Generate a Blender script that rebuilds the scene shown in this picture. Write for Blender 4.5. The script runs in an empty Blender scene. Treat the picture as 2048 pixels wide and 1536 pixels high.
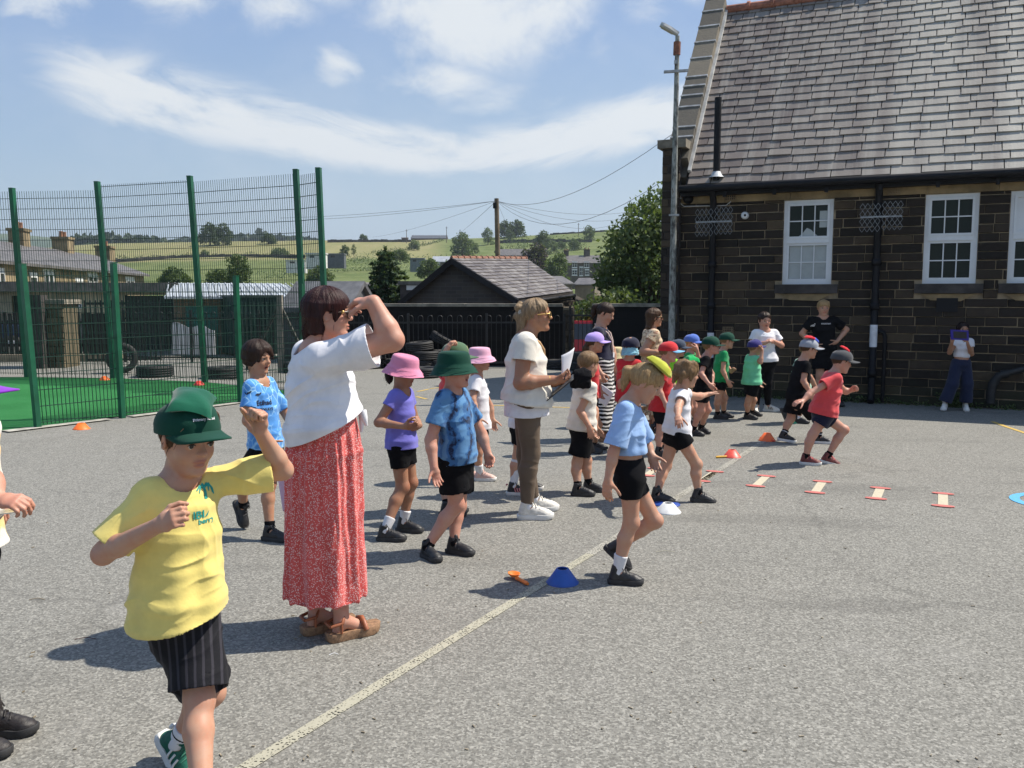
import bpy, math, random
import numpy as np
from mathutils import Vector, Matrix
from mathutils.bvhtree import BVHTree
PI = math.pi
rad = math.radians
rng = random.Random(7)
scene = bpy.context.scene
COL = scene.collection
# ------------------------------------------------------------------ camera geometry
F, CX, CY, HC = 1780.0, 1024.0, 768.0, 1.62
PITCH = math.atan(0.1)
CP, SP = math.cos(PITCH), math.sin(PITCH)
CAM = np.array([0, 0, HC])

def ray(px, py):
    x = (px - CX) / F; y = -(py - CY) / F
    d = np.array([x, CP + y * SP, -SP + y * CP])
    return d / d[1]
def at(px, py, Y):
    return CAM + ray(px, py) * Y
def gp(px, py, z=0.0):
    d = ray(px, py)
    return CAM + d * ((z - HC) / d[2])
def A(*v): return np.array(v, float)
def nrm(v):
    v = np.asarray(v, float); return v / (np.linalg.norm(v) + 1e-12)
def lerp(a, b, t): return np.asarray(a) * (1 - t) + np.asarray(b) * t

# ------------------------------------------------------------------ objects
ROOT = {}
def tag(o, label=None, cat=None, group=None, kind=None):
    if label: o['label'] = label
    if cat: o['category'] = cat
    if group: o['group'] = group
    if kind: o['kind'] = kind
    return o
def thing(name, label, cat, loc, group=None):
    o = bpy.data.objects.new(name, None); COL.objects.link(o)
    o.location = [float(c) for c in loc]; o.empty_display_size = .1
    ROOT[o.name] = np.array(loc, float)
    return tag(o, label, cat, group)
def link_mesh(name, verts, faces, mats, parent=None, origin=None, smooth=False, midx=None, attrs=None):
    """verts world coords (n,3); faces list or (m,4) array"""
    verts = np.asarray(verts, float).reshape(-1, 3)
    if parent is not None:
        L = ROOT[parent.name]
    elif origin is not None:
        L = np.array(origin, float)
    else:
        L = A(0, 0, 0)
    me = bpy.data.meshes.new(name)
    v = verts - L
    if isinstance(faces, np.ndarray):
        n = len(faces); k = faces.shape[1]
        me.vertices.add(len(v)); me.vertices.foreach_set('co', v.astype(np.float32).ravel())
        me.loops.add(n * k); me.loops.foreach_set('vertex_index', faces.astype(np.int32).ravel())
        me.polygons.add(n)
        me.polygons.foreach_set('loop_start', np.arange(0, n * k, k, dtype=np.int32))
        me.polygons.foreach_set('loop_total', np.full(n, k, dtype=np.int32))
    else:
        me.from_pydata(v.tolist(), [], faces)
    if not isinstance(mats, (list, tuple)): mats = [mats]
    for m in mats: me.materials.append(m)
    if midx is not None: me.polygons.foreach_set('material_index', np.asarray(midx, np.int32))
    me.update(calc_edges=True)
    if smooth is True:
        me.polygons.foreach_set('use_smooth', np.ones(len(me.polygons), bool))
    elif smooth is not False:
        me.polygons.foreach_set('use_smooth', np.asarray(smooth, bool))
    if attrs:
        for an, av in attrs.items():
            at_ = me.attributes.new(an, 'FLOAT', 'POINT')
            at_.data.foreach_set('value', np.asarray(av, np.float32))
    me.validate()
    o = bpy.data.objects.new(name, me); COL.objects.link(o)
    if parent is not None:
        o.parent = parent
    else:
        o.location = L
    ROOT[o.name] = L
    return o

class MB:
    """mesh collector"""
    def __init__(s): s.v = []; s.f = []; s.m = []; s.r = []; s.sm = []
    def add(s, vs, fs, m=0, r=0.5, sm=False):
        b = len(s.v); s.v += [tuple(map(float, q)) for q in vs]
        s.f += [tuple(i + b for i in q) for q in fs]
        s.m += [m] * len(fs); s.r += [r] * len(vs); s.sm += [sm] * len(fs)
    def box(s, lo, hi, m=0, r=.5):
        x0, y0, z0 = lo; x1, y1, z1 = hi
        s.hexa([(x0,y0,z0),(x1,y0,z0),(x1,y1,z0),(x0,y1,z0),(x0,y0,z1),(x1,y0,z1),(x1,y1,z1),(x0,y1,z1)], m, r)
    def hexa(s, p, m=0, r=.5):
        s.add(p, [(0,3,2,1),(4,5,6,7),(0,1,5,4),(1,2,6,5),(2,3,7,6),(3,0,4,7)], m, r)
    def obox(s, o, u, v, w, m=0, r=.5):
        """box from corner o with edge vectors u v w"""
        o, u, v, w = map(np.asarray, (o, u, v, w))
        if np.dot(np.cross(u, v), w) < 0: u, v = v, u
        s.hexa([o, o+u, o+u+v, o+v, o+w, o+u+w, o+u+v+w, o+v+w], m, r)
    def bar(s, a, b, w, h=None, up=(0, 0, 1), m=0, r=.5):
        """square bar centred on a-b"""
        a, b = A(*a), A(*b); h = h or w
        d = nrm(b - a); sd = np.cross(d, up)
        if np.linalg.norm(sd) < 1e-3: sd = np.cross(d, (1, 0, 0))
        sd = nrm(sd); up2 = np.cross(sd, d)
        s.obox(a - sd * w / 2 - up2 * h / 2, sd * w, b - a, up2 * h, m, r)
    def tube(s, pts, rs, n=8, m=0, r=.5, cap=True, sm=True):
        pts = [A(*p) for p in pts]
        if not hasattr(rs, '__len__'): rs = [rs] * len(pts)
        vs = []; prev = None
        for i, p in enumerate(pts):
            d = nrm(pts[min(i+1, len(pts)-1)] - pts[max(i-1, 0)])
            if prev is None:
                sd = np.cross(d, (0, 0, 1))
                if np.linalg.norm(sd) < .05: sd = np.cross(d, (1, 0, 0))
            else:
                sd = prev - d * np.dot(prev, d)
            sd = nrm(sd); prev = sd; u = np.cross(d, sd)
            for k in range(n):
                t = 2 * PI * k / n
                vs.append(p + (sd * math.cos(t) + u * math.sin(t)) * rs[i])
        fs = []
        for i in range(len(pts) - 1):
            for k in range(n):
                a = i * n + k; b = i * n + (k + 1) % n
                fs.append((a, b, b + n, a + n))
        s.add(vs, fs, m, r, sm)
        if cap:
            s.add(vs[:n], [tuple(range(n))[::-1]], m, r); s.add(vs[-n:], [tuple(range(n))], m, r)
    def lathe(s, c, prof, n=24, m=0, r=.5, ax=None, sm=True, sx=1., sy=1.):
        """prof list of (radius, z); ax = 3x3 columns x,y,z"""
        ax = np.eye(3) if ax is None else ax
        vs = []
        for (rr, z) in prof:
            for k in range(n):
                t = 2 * PI * k / n
                vs.append(np.asarray(c) + ax @ A(rr * sx * math.cos(t), rr * sy * math.sin(t), z))
        fs = []
        for i in range(len(prof) - 1):
            for k in range(n):
                a = i * n + k; b = i * n + (k + 1) % n
                fs.append((a, b, b + n, a + n))
        s.add(vs, fs, m, r, sm)
    def poly(s, pts, m=0, r=.5): s.add(pts, [tuple(range(len(pts)))], m, r)
    def prism(s, pts, off, m=0, r=.5):
        """polygon extruded by vector off"""
        n = len(pts); off = A(*off); pts = [A(*p) for p in pts]
        nn = np.zeros(3)
        for i in range(n): nn += np.cross(pts[i], pts[(i+1) % n])
        if np.dot(nn, off) > 0: pts = pts[::-1]
        vs = pts + [p + off for p in pts]
        fs = [tuple(range(n)), tuple(range(2*n-1, n-1, -1))]
        fs += [((i+1) % n, i, i + n, (i+1) % n + n) for i in range(n)]
        s.add(vs, fs, m, r)
    def build(s, name, mats, parent=None, origin=None, attr=False, smooth=None):
        return link_mesh(name, s.v, s.f, mats, parent, origin, s.sm if smooth is None else smooth, s.m,
                         {'rnd': s.r} if attr else None)

# ------------------------------------------------------------------ materials
class NT:
    def __init__(s, tree): s.t = tree; s.n = tree.nodes; s.l = tree.links
    def new(s, typ, **kw):
        n = s.n.new(typ)
        for k, v in kw.items(): setattr(n, k, v)
        return n
    def link(s, a, b): s.l.new(a, b)
    def put(s, sock, v):
        if isinstance(v, bpy.types.NodeSocket): s.l.new(v, sock)
        elif isinstance(v, (tuple, list)) and len(v) == 3 and sock.type == 'RGBA': sock.default_value = (*v, 1)
        else: sock.default_value = v
    def math(s, op, a, b=0.0, c=None, clamp=False):
        n = s.new('ShaderNodeMath', operation=op, use_clamp=clamp)
        s.put(n.inputs[0], a); s.put(n.inputs[1], b)
        if c is not None: s.put(n.inputs[2], c)
        return n.outputs[0]
    def mix(s, f, a, b, typ='MIX'):
        n = s.new('ShaderNodeMix', data_type='RGBA', blend_type=typ)
        s.put(n.inputs[0], f); s.put(n.inputs[6], a); s.put(n.inputs[7], b)
        return n.outputs[2]
    def ramp(s, f, stops, interp='LINEAR'):
        n = s.new('ShaderNodeValToRGB'); n.color_ramp.interpolation = interp
        e = n.color_ramp.elements
        while len(e) < len(stops): e.new(.5)
        for i, (p, c) in enumerate(stops):
            e[i].position = p; e[i].color = (*c, 1) if len(c) == 3 else c
        s.put(n.inputs[0], f)
        return n.outputs[0]
    def coord(s, scale=(1, 1, 1), rot=(0, 0, 0), out='Object', loc=(0, 0, 0)):
        c = s.new('ShaderNodeTexCoord'); m = s.new('ShaderNodeMapping')
        m.inputs['Scale'].default_value = scale; m.inputs['Rotation'].default_value = rot
        m.inputs['Location'].default_value = loc
        s.link(c.outputs[out], m.inputs['Vector']); return m.outputs[0]
    def noise(s, vec, scale, detail=3, rough=.55, dist=0., out=0):
        n = s.new('ShaderNodeTexNoise'); s.put(n.inputs['Vector'], vec)
        n.inputs['Scale'].default_value = scale; n.inputs['Detail'].default_value = detail
        n.inputs['Roughness'].default_value = rough; n.inputs['Distortion'].default_value = dist
        return n.outputs[out]
    def vor(s, vec, scale, feature='F1', rand=1., out='Distance'):
        n = s.new('ShaderNodeTexVoronoi', feature=feature); s.put(n.inputs['Vector'], vec)
        n.inputs['Scale'].default_value = scale; n.inputs['Randomness'].default_value = rand
        return n.outputs[out]
    def smooth(s, f, a, b):
        n = s.new('ShaderNodeMapRange', interpolation_type='SMOOTHSTEP')
        s.put(n.inputs[0], f); n.inputs[1].default_value = a; n.inputs[2].default_value = b
        return n.outputs[0]
    def attr(s, name): 
        n = s.new('ShaderNodeAttribute', attribute_name=name); return n.outputs['Fac']
    def bump(s, h, strength=.3, dist=.01):
        n = s.new('ShaderNodeBump'); s.put(n.inputs['Height'], h)
        n.inputs['Strength'].default_value = strength; n.inputs['Distance'].default_value = dist
        return n.outputs[0]
def newmat(name, rough=.6, spec=.5):
    m = bpy.data.materials.new(name); m.use_nodes = True
    t = NT(m.node_tree); b = t.n['Principled BSDF']
    b.inputs['Roughness'].default_value = rough
    b.inputs['Specular IOR Level'].default_value = spec
    return m, t, b
_mc = {}
def srgb(r, g, b):
    f = lambda c: (c/255/12.92) if c/255 <= .04045 else ((c/255+.055)/1.055)**2.4
    return (f(r), f(g), f(b))
def mat(c, rough=.6, var=.2, vs=6., bump=.0, bs=150., metal=0., spec=.5, fine=0., fs=400., bd=.004):
    """general weathered procedural material"""
    key = (c, rough, var, vs, bump, bs, metal, spec, fine)
    if key in _mc: return _mc[key]
    m, t, b = newmat('surface', rough, spec)
    b.inputs['Metallic'].default_value = metal
    co = t.coord()
    n = t.noise(co, vs, 5, .6)
    lo = tuple(x * (1 - var) for x in c); hi = tuple(min(1, x * (1 + var)) for x in c)
    col = t.mix(t.smooth(n, .3, .7), lo, hi)
    if fine > 0:
        col = t.mix(t.math('MULTIPLY', t.noise(co, fs, 2), fine), col, tuple(x * .3 for x in c))
    t.put(b.inputs['Base Color'], col)
    t.put(b.inputs['Roughness'], t.math('ADD', rough - .08, t.math('MULTIPLY', t.noise(co, vs * 3, 3), .16), clamp=True))
    if bump > 0:
        t.put(b.inputs['Normal'], t.bump(t.noise(co, bs, 4, .65), bump, bd))
    _mc[key] = m
    return m

# ------------------------------------------------------------------ numpy noise
def _hash(ix, iy, iz, seed):
    h = (ix.astype(np.int64) * 374761393 + iy.astype(np.int64) * 668265263 + iz.astype(np.int64) * 2147483647 + seed * 974711) & 0xFFFFFFFF
    h = ((h ^ (h >> 13)) * 1274126177) & 0xFFFFFFFF
    h = h ^ (h >> 16)
    return (h & 0xFFFFFF).astype(np.float32) / 0x7FFFFF - 1.0
def vnoise(p, seed=0):
    """value noise, p (n,3) -> [-1,1]"""
    i = np.floor(p).astype(np.int64); f = (p - i).astype(np.float32)
    f = f * f * f * (f * (f * 6 - 15) + 10)
    x, y, z = i[:, 0], i[:, 1], i[:, 2]; out = 0
    for dx in (0, 1):
        wx = f[:, 0] if dx else 1 - f[:, 0]
        for dy in (0, 1):
            wy = f[:, 1] if dy else 1 - f[:, 1]
            for dz in (0, 1):
                wz = f[:, 2] if dz else 1 - f[:, 2]
                out = out + _hash(x + dx, y + dy, z + dz, seed) * wx * wy * wz
    return out
def fbm(p, seed=0, oct=3):
    a = 1.; s = 0
    for k in range(oct):
        s = s + a * vnoise(p * 2.03 ** k, seed + k * 17); a *= .5
    return s / 1.6

# ------------------------------------------------------------------ signed-distance volumes
class Prim:
    def __init__(s, f, lo, hi): s.f = f; s.lo = np.asarray(lo, float); s.hi = np.asarray(hi, float)
def capsule(a, b, r1, r2=None, planes=(), hol=None):
    a = A(*a); b = A(*b); r2 = r1 if r2 is None else r2
    ba = b - a; l2 = max(float(ba @ ba), 1e-9)
    def f(X, Y, Z):
        x, y, z = X - a[0], Y - a[1], Z - a[2]
        h = np.clip((x * ba[0] + y * ba[1] + z * ba[2]) / l2, 0, 1)
        return np.sqrt((x - h*ba[0])**2 + (y - h*ba[1])**2 + (z - h*ba[2])**2) - (r1 + (r2 - r1) * h)
    rm = max(r1, r2)
    return cutp(Prim(f, np.minimum(a, b) - rm, np.maximum(a, b) + rm), planes, hol)
def ellip(c, r, M=None, planes=(), hol=None):
    """M columns = local axes"""
    c = A(*c); r = A(*r); M = np.eye(3) if M is None else np.asarray(M)
    def f(X, Y, Z):
        x, y, z = X - c[0], Y - c[1], Z - c[2]
        q = [(x*M[0, i] + y*M[1, i] + z*M[2, i]) for i in range(3)]
        k0 = np.sqrt(sum((q[i] / r[i])**2 for i in range(3)))
        k1 = np.sqrt(sum((q[i] / r[i]**2)**2 for i in range(3))) + 1e-6
        return k0 * (k0 - 1) / k1
    e = np.sqrt(((M * r)**2).sum(1))
    return cutp(Prim(f, c - e, c + e), planes, hol)
def loft(st, er=.03, planes=(), hol=None):
    """st list of (center, right, halfw, halfd); elliptical tube"""
    segs = []
    for (c0, r0, w0, d0), (c1, r1, w1, d1) in zip(st[:-1], st[1:]):
        c0, c1 = A(*c0), A(*c1); ax = c1 - c0; L = np.linalg.norm(ax); ax = ax / L
        rt = nrm(np.asarray(r0) + np.asarray(r1)); rt = nrm(rt - ax * (rt @ ax)); fr = np.cross(rt, ax)
        segs.append((c0, ax, L, rt, fr, w0, w1, d0, d1))
    def f(X, Y, Z):
        out = None
        for (c0, ax, L, rt, fr, w0, w1, d0, d1) in segs:
            x, y, z = X - c0[0], Y - c0[1], Z - c0[2]
            t = x*ax[0] + y*ax[1] + z*ax[2]
            h = np.clip(t / L, 0, 1); ex = t - h * L
            u = x*rt[0] + y*rt[1] + z*rt[2]; v = x*fr[0] + y*fr[1] + z*fr[2]
            w = w0 + (w1 - w0) * h; d = d0 + (d1 - d0) * h
            k0 = np.sqrt((u/w)**2 + (v/d)**2 + (ex/er)**2)
            k1 = np.sqrt((u/w**2)**2 + (v/d**2)**2 + (ex/er**2)**2) + 1e-6
            q = k0 * (k0 - 1) / k1
            if out is None: out = q
            else:
                k = .02; hh = np.maximum(k - np.abs(out - q), 0) / k
                out = np.minimum(out, q) - hh * hh * k * .25
        return out
    lo = np.min([A(*c) - max(w, d) - er for c, r, w, d in st], 0); hi = np.max([A(*c) + max(w, d) + er for c, r, w, d in st], 0)
    return cutp(Prim(f, lo, hi), planes, hol)
def cutp(p, planes, hol):
    """cut by planes [(pt, n)] (keep side where (p-pt).n<0); hol=(thickness, depth) hollows the opening"""
    if not planes: return p
    g = p.f; pl = [(A(*a), nrm(n)) for a, n in planes]
    def f(X, Y, Z):
        d0 = g(X, Y, Z); d = d0
        for a, n in pl:
            q = (X - a[0]) * n[0] + (Y - a[1]) * n[1] + (Z - a[2]) * n[2]
            d = np.maximum(d, q)
            if hol:
                d = np.maximum(d, -np.maximum(d0 + hol[0], -(q + hol[1])))
        return d
    return Prim(f, p.lo, p.hi)
def smin(a, b, k):
    if k <= 0: return np.minimum(a, b)
    h = np.maximum(k - np.abs(a - b), 0) / k
    return np.minimum(a, b) - h * h * k * .25
def solidify(ops, v):
    """ops list of (op, prim, k) -> verts, quads"""
    us = [p for o, p, k in ops if o == 'u']
    lo = np.min([p.lo for p in us], 0) - 3 * v - .012; hi = np.max([p.hi for p in us], 0) + 3 * v + .012
    n = np.ceil((hi - lo) / v).astype(int) + 1
    X = (lo[0] + v * np.arange(n[0])).astype(np.float32)
    Y = (lo[1] + v * np.arange(n[1])).astype(np.float32)
    Z = (lo[2] + v * np.arange(n[2])).astype(np.float32)
    D = np.full(n, .25, np.float32)
    for o, p, k in ops:
        pad = k + 3 * v
        i0 = np.clip(np.floor((p.lo - pad - lo) / v).astype(int), 0, n); i1 = np.clip(np.ceil((p.hi + pad - lo) / v).astype(int) + 1, 0, n)
        if (i1 <= i0).any(): continue
        sl = tuple(slice(a, b) for a, b in zip(i0, i1))
        d = p.f(X[sl[0]][:, None, None], Y[sl[1]][None, :, None], Z[sl[2]][None, None, :]).astype(np.float32)
        if o == 'u': D[sl] = smin(D[sl], d, k)
        elif o == 's': D[sl] = -smin(-D[sl], d, k)
    return nets(D, lo, v)
CORN = [(0,0,0),(1,0,0),(0,1,0),(1,1,0),(0,0,1),(1,0,1),(0,1,1),(1,1,1)]
EDG = [(0,1),(2,3),(4,5),(6,7),(0,2),(1,3),(4,6),(5,7),(0,4),(1,5),(2,6),(3,7)]
def nets(D, lo, v):
    S = D < 0
    n = np.array(D.shape)
    cnt = np.zeros(n - 1, np.int8)
    for c in CORN:
        cnt += S[c[0]:n[0]-1+c[0], c[1]:n[1]-1+c[1], c[2]:n[2]-1+c[2]]
    act = (cnt > 0) & (cnt < 8)
    idx = np.argwhere(act)
    vals = np.stack([D[idx[:, 0]+c[0], idx[:, 1]+c[1], idx[:, 2]+c[2]] for c in CORN], 1)
    pos = np.zeros((len(idx), 3)); num = np.zeros(len(idx))
    for a, b in EDG:
        va, vb = vals[:, a], vals[:, b]; m = (va < 0) != (vb < 0)
        t = np.where(m, va / np.where(m, va - vb, 1), 0)
        ca, cb = np.array(CORN[a]), np.array(CORN[b])
        pos += np.where(m[:, None], ca + t[:, None] * (cb - ca), 0); num += m
    P = lo + v * (idx + pos / num[:, None])
    vid = np.full(n - 1, -1, np.int32); vid[tuple(idx.T)] = np.arange(len(idx))
    quads = []
    for ax in range(3):
        o1, o2 = [(1, 2), (2, 0), (0, 1)][ax]
        sl0 = [slice(1, None)] * 3; sl1 = [slice(1, None)] * 3
        sl0[ax] = slice(0, n[ax] - 1); sl1[ax] = slice(1, n[ax])
        sl0[o1] = slice(1, n[o1] - 1); sl1[o1] = slice(1, n[o1] - 1); sl0[o2] = slice(1, n[o2] - 1); sl1[o2] = slice(1, n[o2] - 1)
        a, b = S[tuple(sl0)], S[tuple(sl1)]
        e = np.argwhere(a != b)
        if not len(e): continue
        fl = a[tuple(e.T)]
        base = e.copy(); base[:, o1] += 1; base[:, o2] += 1
        q = []
        for d1, d2 in ((-1, -1), (0, -1), (0, 0), (-1, 0)):
            c = base.copy(); c[:, o1] += d1; c[:, o2] += d2
            q.append(vid[c[:, 0], c[:, 1], c[:, 2]])
        q = np.stack(q, 1); q[~fl] = q[~fl][:, ::-1]
        quads.append(q)
    Q = np.concatenate(quads)
    return P, Q
def vnormals(P, Q):
    n = np.cross(P[Q[:, 2]] - P[Q[:, 0]], P[Q[:, 3]] - P[Q[:, 1]])
    N = np.zeros_like(P)
    for i in range(4):
        for k in range(3): N[:, k] += np.bincount(Q[:, i], n[:, k], len(P))
    return N / (np.linalg.norm(N, axis=1, keepdims=True) + 1e-12)
def relax(P, Q, it=1, w=.5):
    for _ in range(it):
        S = np.zeros_like(P); c = np.zeros(len(P))
        for i in range(4):
            a, b = Q[:, i], Q[:, (i+1) % 4]
            for k in range(3):
                S[:, k] += np.bincount(a, P[b, k], len(P)) + np.bincount(b, P[a, k], len(P))
            c += np.bincount(a, minlength=len(P)) + np.bincount(b, minlength=len(P))
        P = P * (1 - w) + w * S / np.maximum(c, 1)[:, None]
    return P
def text_poly(txt, size, bold=True, sp=1.):
    c = bpy.data.curves.new('lettering', 'FONT'); c.body = txt; c.size = size; c.align_x = 'CENTER'; c.align_y = 'CENTER'; c.space_character = sp; c.resolution_u = 2
    if bold: c.offset = size * .025
    o = bpy.data.objects.new('lettering', c); COL.objects.link(o); bpy.context.view_layer.update(); dg = bpy.context.evaluated_depsgraph_get(); me = o.evaluated_get(dg).to_mesh()
    vs = [(v_.co.x, v_.co.y) for v_ in me.vertices]; fs = [tuple(f.vertices) for f in me.polygons]; o.evaluated_get(dg).to_mesh_clear(); bpy.data.objects.remove(o); bpy.data.curves.remove(c)
    return vs, fs
# ================================================================== sky, sun, camera
SUN_AZ, SUN_EL = rad(13), rad(54)          # azimuth from +X towards +Y
SUNV = A(math.cos(SUN_EL) * math.cos(SUN_AZ), math.cos(SUN_EL) * math.sin(SUN_AZ), math.sin(SUN_EL))
def build_world():
    w = bpy.data.worlds.new('World'); scene.world = w; w.use_nodes = True
    t = NT(w.node_tree); bg = t.n['Background']
    sky = t.new('ShaderNodeTexSky', sky_type='NISHITA', sun_disc=False)
    sky.sun_elevation = SUN_EL; sky.sun_rotation = PI / 2 - SUN_AZ
    sky.air_density = 1.0; sky.dust_density = 2.2; sky.ozone_density = 1.2; sky.altitude = 200
    c = t.new('ShaderNodeTexCoord'); s = t.new('ShaderNodeSeparateXYZ'); t.link(c.outputs['Generated'], s.inputs[0])
    x, y, z = s.outputs
    yy = t.math('MAXIMUM', t.math('ABSOLUTE', y), .08)
    u = t.math('DIVIDE', x, yy); v = t.math('DIVIDE', t.math('MAXIMUM', z, 0.), yy)
    def comb(a, b, cc):
        n = t.new('ShaderNodeCombineXYZ'); t.put(n.inputs[0], a); t.put(n.inputs[1], b); t.put(n.inputs[2], cc); return n.outputs[0]
    # long low cloud bank following a curve on the sky
    fc = t.new('ShaderNodeFloatCurve'); cu = fc.mapping.curves[0]
    pts = [(-.62, .262), (-.53, .247), (-.41, .219), (-.29, .192), (-.126, .16), (-.01, .158), (.1, .178), (.178, .196), (.4, .2), (.62, .18)]
    for i, (a, b) in enumerate(pts):
        q = ((a + .62) / 1.24, b)
        if i < 1: cu.points[0].location = q
        elif i == len(pts) - 1: cu.points[-1].location = q
        else: cu.points.new(*q)
    fc.mapping.update()
    t.put(fc.inputs['Value'], t.math('DIVIDE', t.math('ADD', u, .62), 1.24, clamp=True))
    dv = t.math('SUBTRACT', v, fc.outputs[0])
    n1 = t.noise(comb(t.math('MULTIPLY', u, 3.), t.math('MULTIPLY', dv, 11.), 1.3), 2.3, 10, .66, .5)
    n2 = t.noise(comb(t.math('MULTIPLY', u, 6.), t.math('MULTIPLY', v, 9.), 4.1), 1.5, 9, .62, .3)
    n3 = t.noise(comb(t.math('MULTIPLY', u, 2.), t.math('MULTIPLY', v, 3.), 9.1), 1.2, 6, .6, .2)
    wid = t.math('ADD', .020, t.math('MULTIPLY', t.math('ABSOLUTE', t.math('ADD', u, .05)), .035))
    q = t.math('DIVIDE', dv, wid)
    band = t.math('POWER', 2.718, t.math('MULTIPLY', t.math('MULTIPLY', q, q), -.55))
    band = t.math('MULTIPLY', band, t.smooth(u, -.60, -.40))
    m1 = t.math('MULTIPLY', t.smooth(t.math('ADD', n1, t.math('MULTIPLY', band, .34)), .50, .84), t.smooth(band, .03, .8))
    # separate puffs high up
    puffs = None
    for (px, py, rx, ry, am) in [(950, 40, 190, 110, 1.), (1090, 45, 90, 70, .9), (680, 145, 62, 45, .75), (880, 175, 130, 60, .62), (560, 40, 110, 60, .55), (400, 5, 130, 60, .75),
                                 (130, 15, 110, 55, .85), (230, 160, 170, 55, .55), (1000, 215, 200, 45, .45), (1290, 40, 60, 40, .5), (1190, 110, 40, 60, .4), (1400, -40, 160, 70, .8), (700, -60, 420, 90, .8)]:
        a = t.math('DIVIDE', t.math('SUBTRACT', u, (px - CX) / F), rx / F); b = t.math('DIVIDE', t.math('SUBTRACT', v, (590 - py) / F * 1.0), ry / F)
        g = t.math('MULTIPLY', t.math('POWER', 2.718, t.math('MULTIPLY', t.math('ADD', t.math('MULTIPLY', a, a), t.math('MULTIPLY', b, b)), -.8)), am)
        puffs = g if puffs is None else t.math('MAXIMUM', puffs, g)
    high = t.math('MULTIPLY', t.smooth(n3, .5, .75), t.smooth(v, .38, .6))
    puffs = t.math('MAXIMUM', puffs, t.math('MULTIPLY', high, .8))
    m2 = t.math('MULTIPLY', t.smooth(t.math('ADD', n2, t.math('MULTIPLY', puffs, .42)), .54, .90), t.smooth(puffs, .08, .6))
    veil = t.math('MULTIPLY', t.smooth(n3, .42, .72), .22)
    m = t.math('MAXIMUM', t.math('MAXIMUM', t.math('MULTIPLY', m1, 1.0), t.math('MULTIPLY', m2, .95)), veil)
    m = t.math('MULTIPLY', m, t.smooth(v, .02, .12))
    base = t.mix(.68, sky.outputs[0], t.mix(1., t.ramp(t.math('MULTIPLY', v, 2.), [(.0, (.36, .45, .50)), (.22, (.30, .42, .53)), (.60, (.195, .31, .53)), (1., (.15, .27, .50))]), (10., 10., 10.), 'MULTIPLY'))
    col = t.mix(m, base, (6.0, 6.25, 6.4))
    t.put(bg.inputs['Color'], col); bg.inputs['Strength'].default_value = .10
build_world()
ld = bpy.data.lights.new('sun', 'SUN'); ld.energy = 5.0; ld.angle = rad(.55); ld.color = (1, .935, .83)
lo_ = bpy.data.objects.new('sun', ld); COL.objects.link(lo_)
lo_.rotation_euler = Vector(-SUNV).to_track_quat('-Z', 'Y').to_euler()
cd = bpy.data.cameras.new('camera'); cam = bpy.data.objects.new('camera', cd); COL.objects.link(cam)
cd.sensor_fit = 'HORIZONTAL'; cd.sensor_width = 36; cd.lens = 36 * F / 2048; cd.clip_start = .05; cd.clip_end = 9000
cam.location = (0, 0, HC); cam.rotation_euler = (PI / 2 - PITCH, 0, 0); scene.camera = cam
scene.view_settings.view_transform = 'Standard'; scene.view_settings.look = 'None'
scene.view_settings.exposure = 0.48; scene.view_settings.gamma = 1
scene.render.engine = 'CYCLES'
try:
    scene.cycles.use_denoising = True; scene.cycles.max_bounces = 6; scene.cycles.volume_bounces = 0; scene.cycles.transparent_max_bounces = 12
except Exception: pass

# ================================================================== ground
def m_asphalt():
    m, t, b = newmat('asphalt', .85, .35)
    co = t.coord()
    big = t.noise(co, .35, 4, .6); mid = t.noise(co, 2.2, 5, .65); st = t.noise(t.coord((.25, 1.6, 1)), 1.3, 4, .6)
    vo = t.vor(co, 105., 'F1', out='Color'); sp = t.new('ShaderNodeSeparateColor'); t.link(vo, sp.inputs[0])
    g = t.math('ADD', t.math('MULTIPLY', sp.outputs[0], .55), t.math('MULTIPLY', t.noise(co, 210., 2, .7), .45))
    col = t.ramp(g, [(.12, (.088, .085, .075)), (.40, (.170, .164, .145)), (.62, (.218, .211, .187)), (.88, (.37, .358, .318))])
    tone = t.math('ADD', .66, t.math('ADD', t.math('MULTIPLY', big, .34), t.math('ADD', t.math('MULTIPLY', mid, .18), t.math('MULTIPLY', st, .16))))
    col = t.mix(1., col, t.ramp(tone, [(0, (0, 0, 0)), (1, (1, 1, 1))]), 'MULTIPLY')
    # faint worn paler patches and dark stains
    wp = t.smooth(t.noise(co, .8, 6, .7), .56, .72)
    col = t.mix(t.math('MULTIPLY', wp, .22), col, (.30, .29, .27))
    dk = t.smooth(t.vor(t.coord((1, .6, 1)), 1.1), .11, .03)
    cv = t.new('ShaderNodeVectorMath', operation='ADD'); t.put(cv.inputs[0], co); sc_ = t.new('ShaderNodeVectorMath', operation='SCALE'); t.link(t.noise(co, 1.6, 5, .7, out=1), sc_.inputs[0]); sc_.inputs['Scale'].default_value = .55; t.link(sc_.outputs[0], cv.inputs[1])
    ck = t.math('MULTIPLY', t.smooth(t.vor(cv.outputs[0], .33, 'DISTANCE_TO_EDGE'), .010, .002), t.smooth(t.noise(co, .5, 3), .46, .56))
    col = t.mix(t.math('MULTIPLY', ck, .22), col, (.045, .043, .040))
    stn = t.smooth(t.noise(t.coord((.35, 1.5, 1), loc=(4, 2, 0)), .55, 5, .65), .54, .66)
    col = t.mix(t.math('MULTIPLY', stn, .34), col, (.085, .082, .074))
    col = t.mix(t.math('MULTIPLY', dk, .35), col, (.06, .06, .06))
    t.put(b.inputs['Base Color'], col)
    t.put(b.inputs['Normal'], t.bump(t.math('ADD', t.vor(co, 85.), t.math('MULTIPLY', t.noise(co, 30, 3), .6)), .40, .005))
    return m
M_ASPH = m_asphalt()
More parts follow.
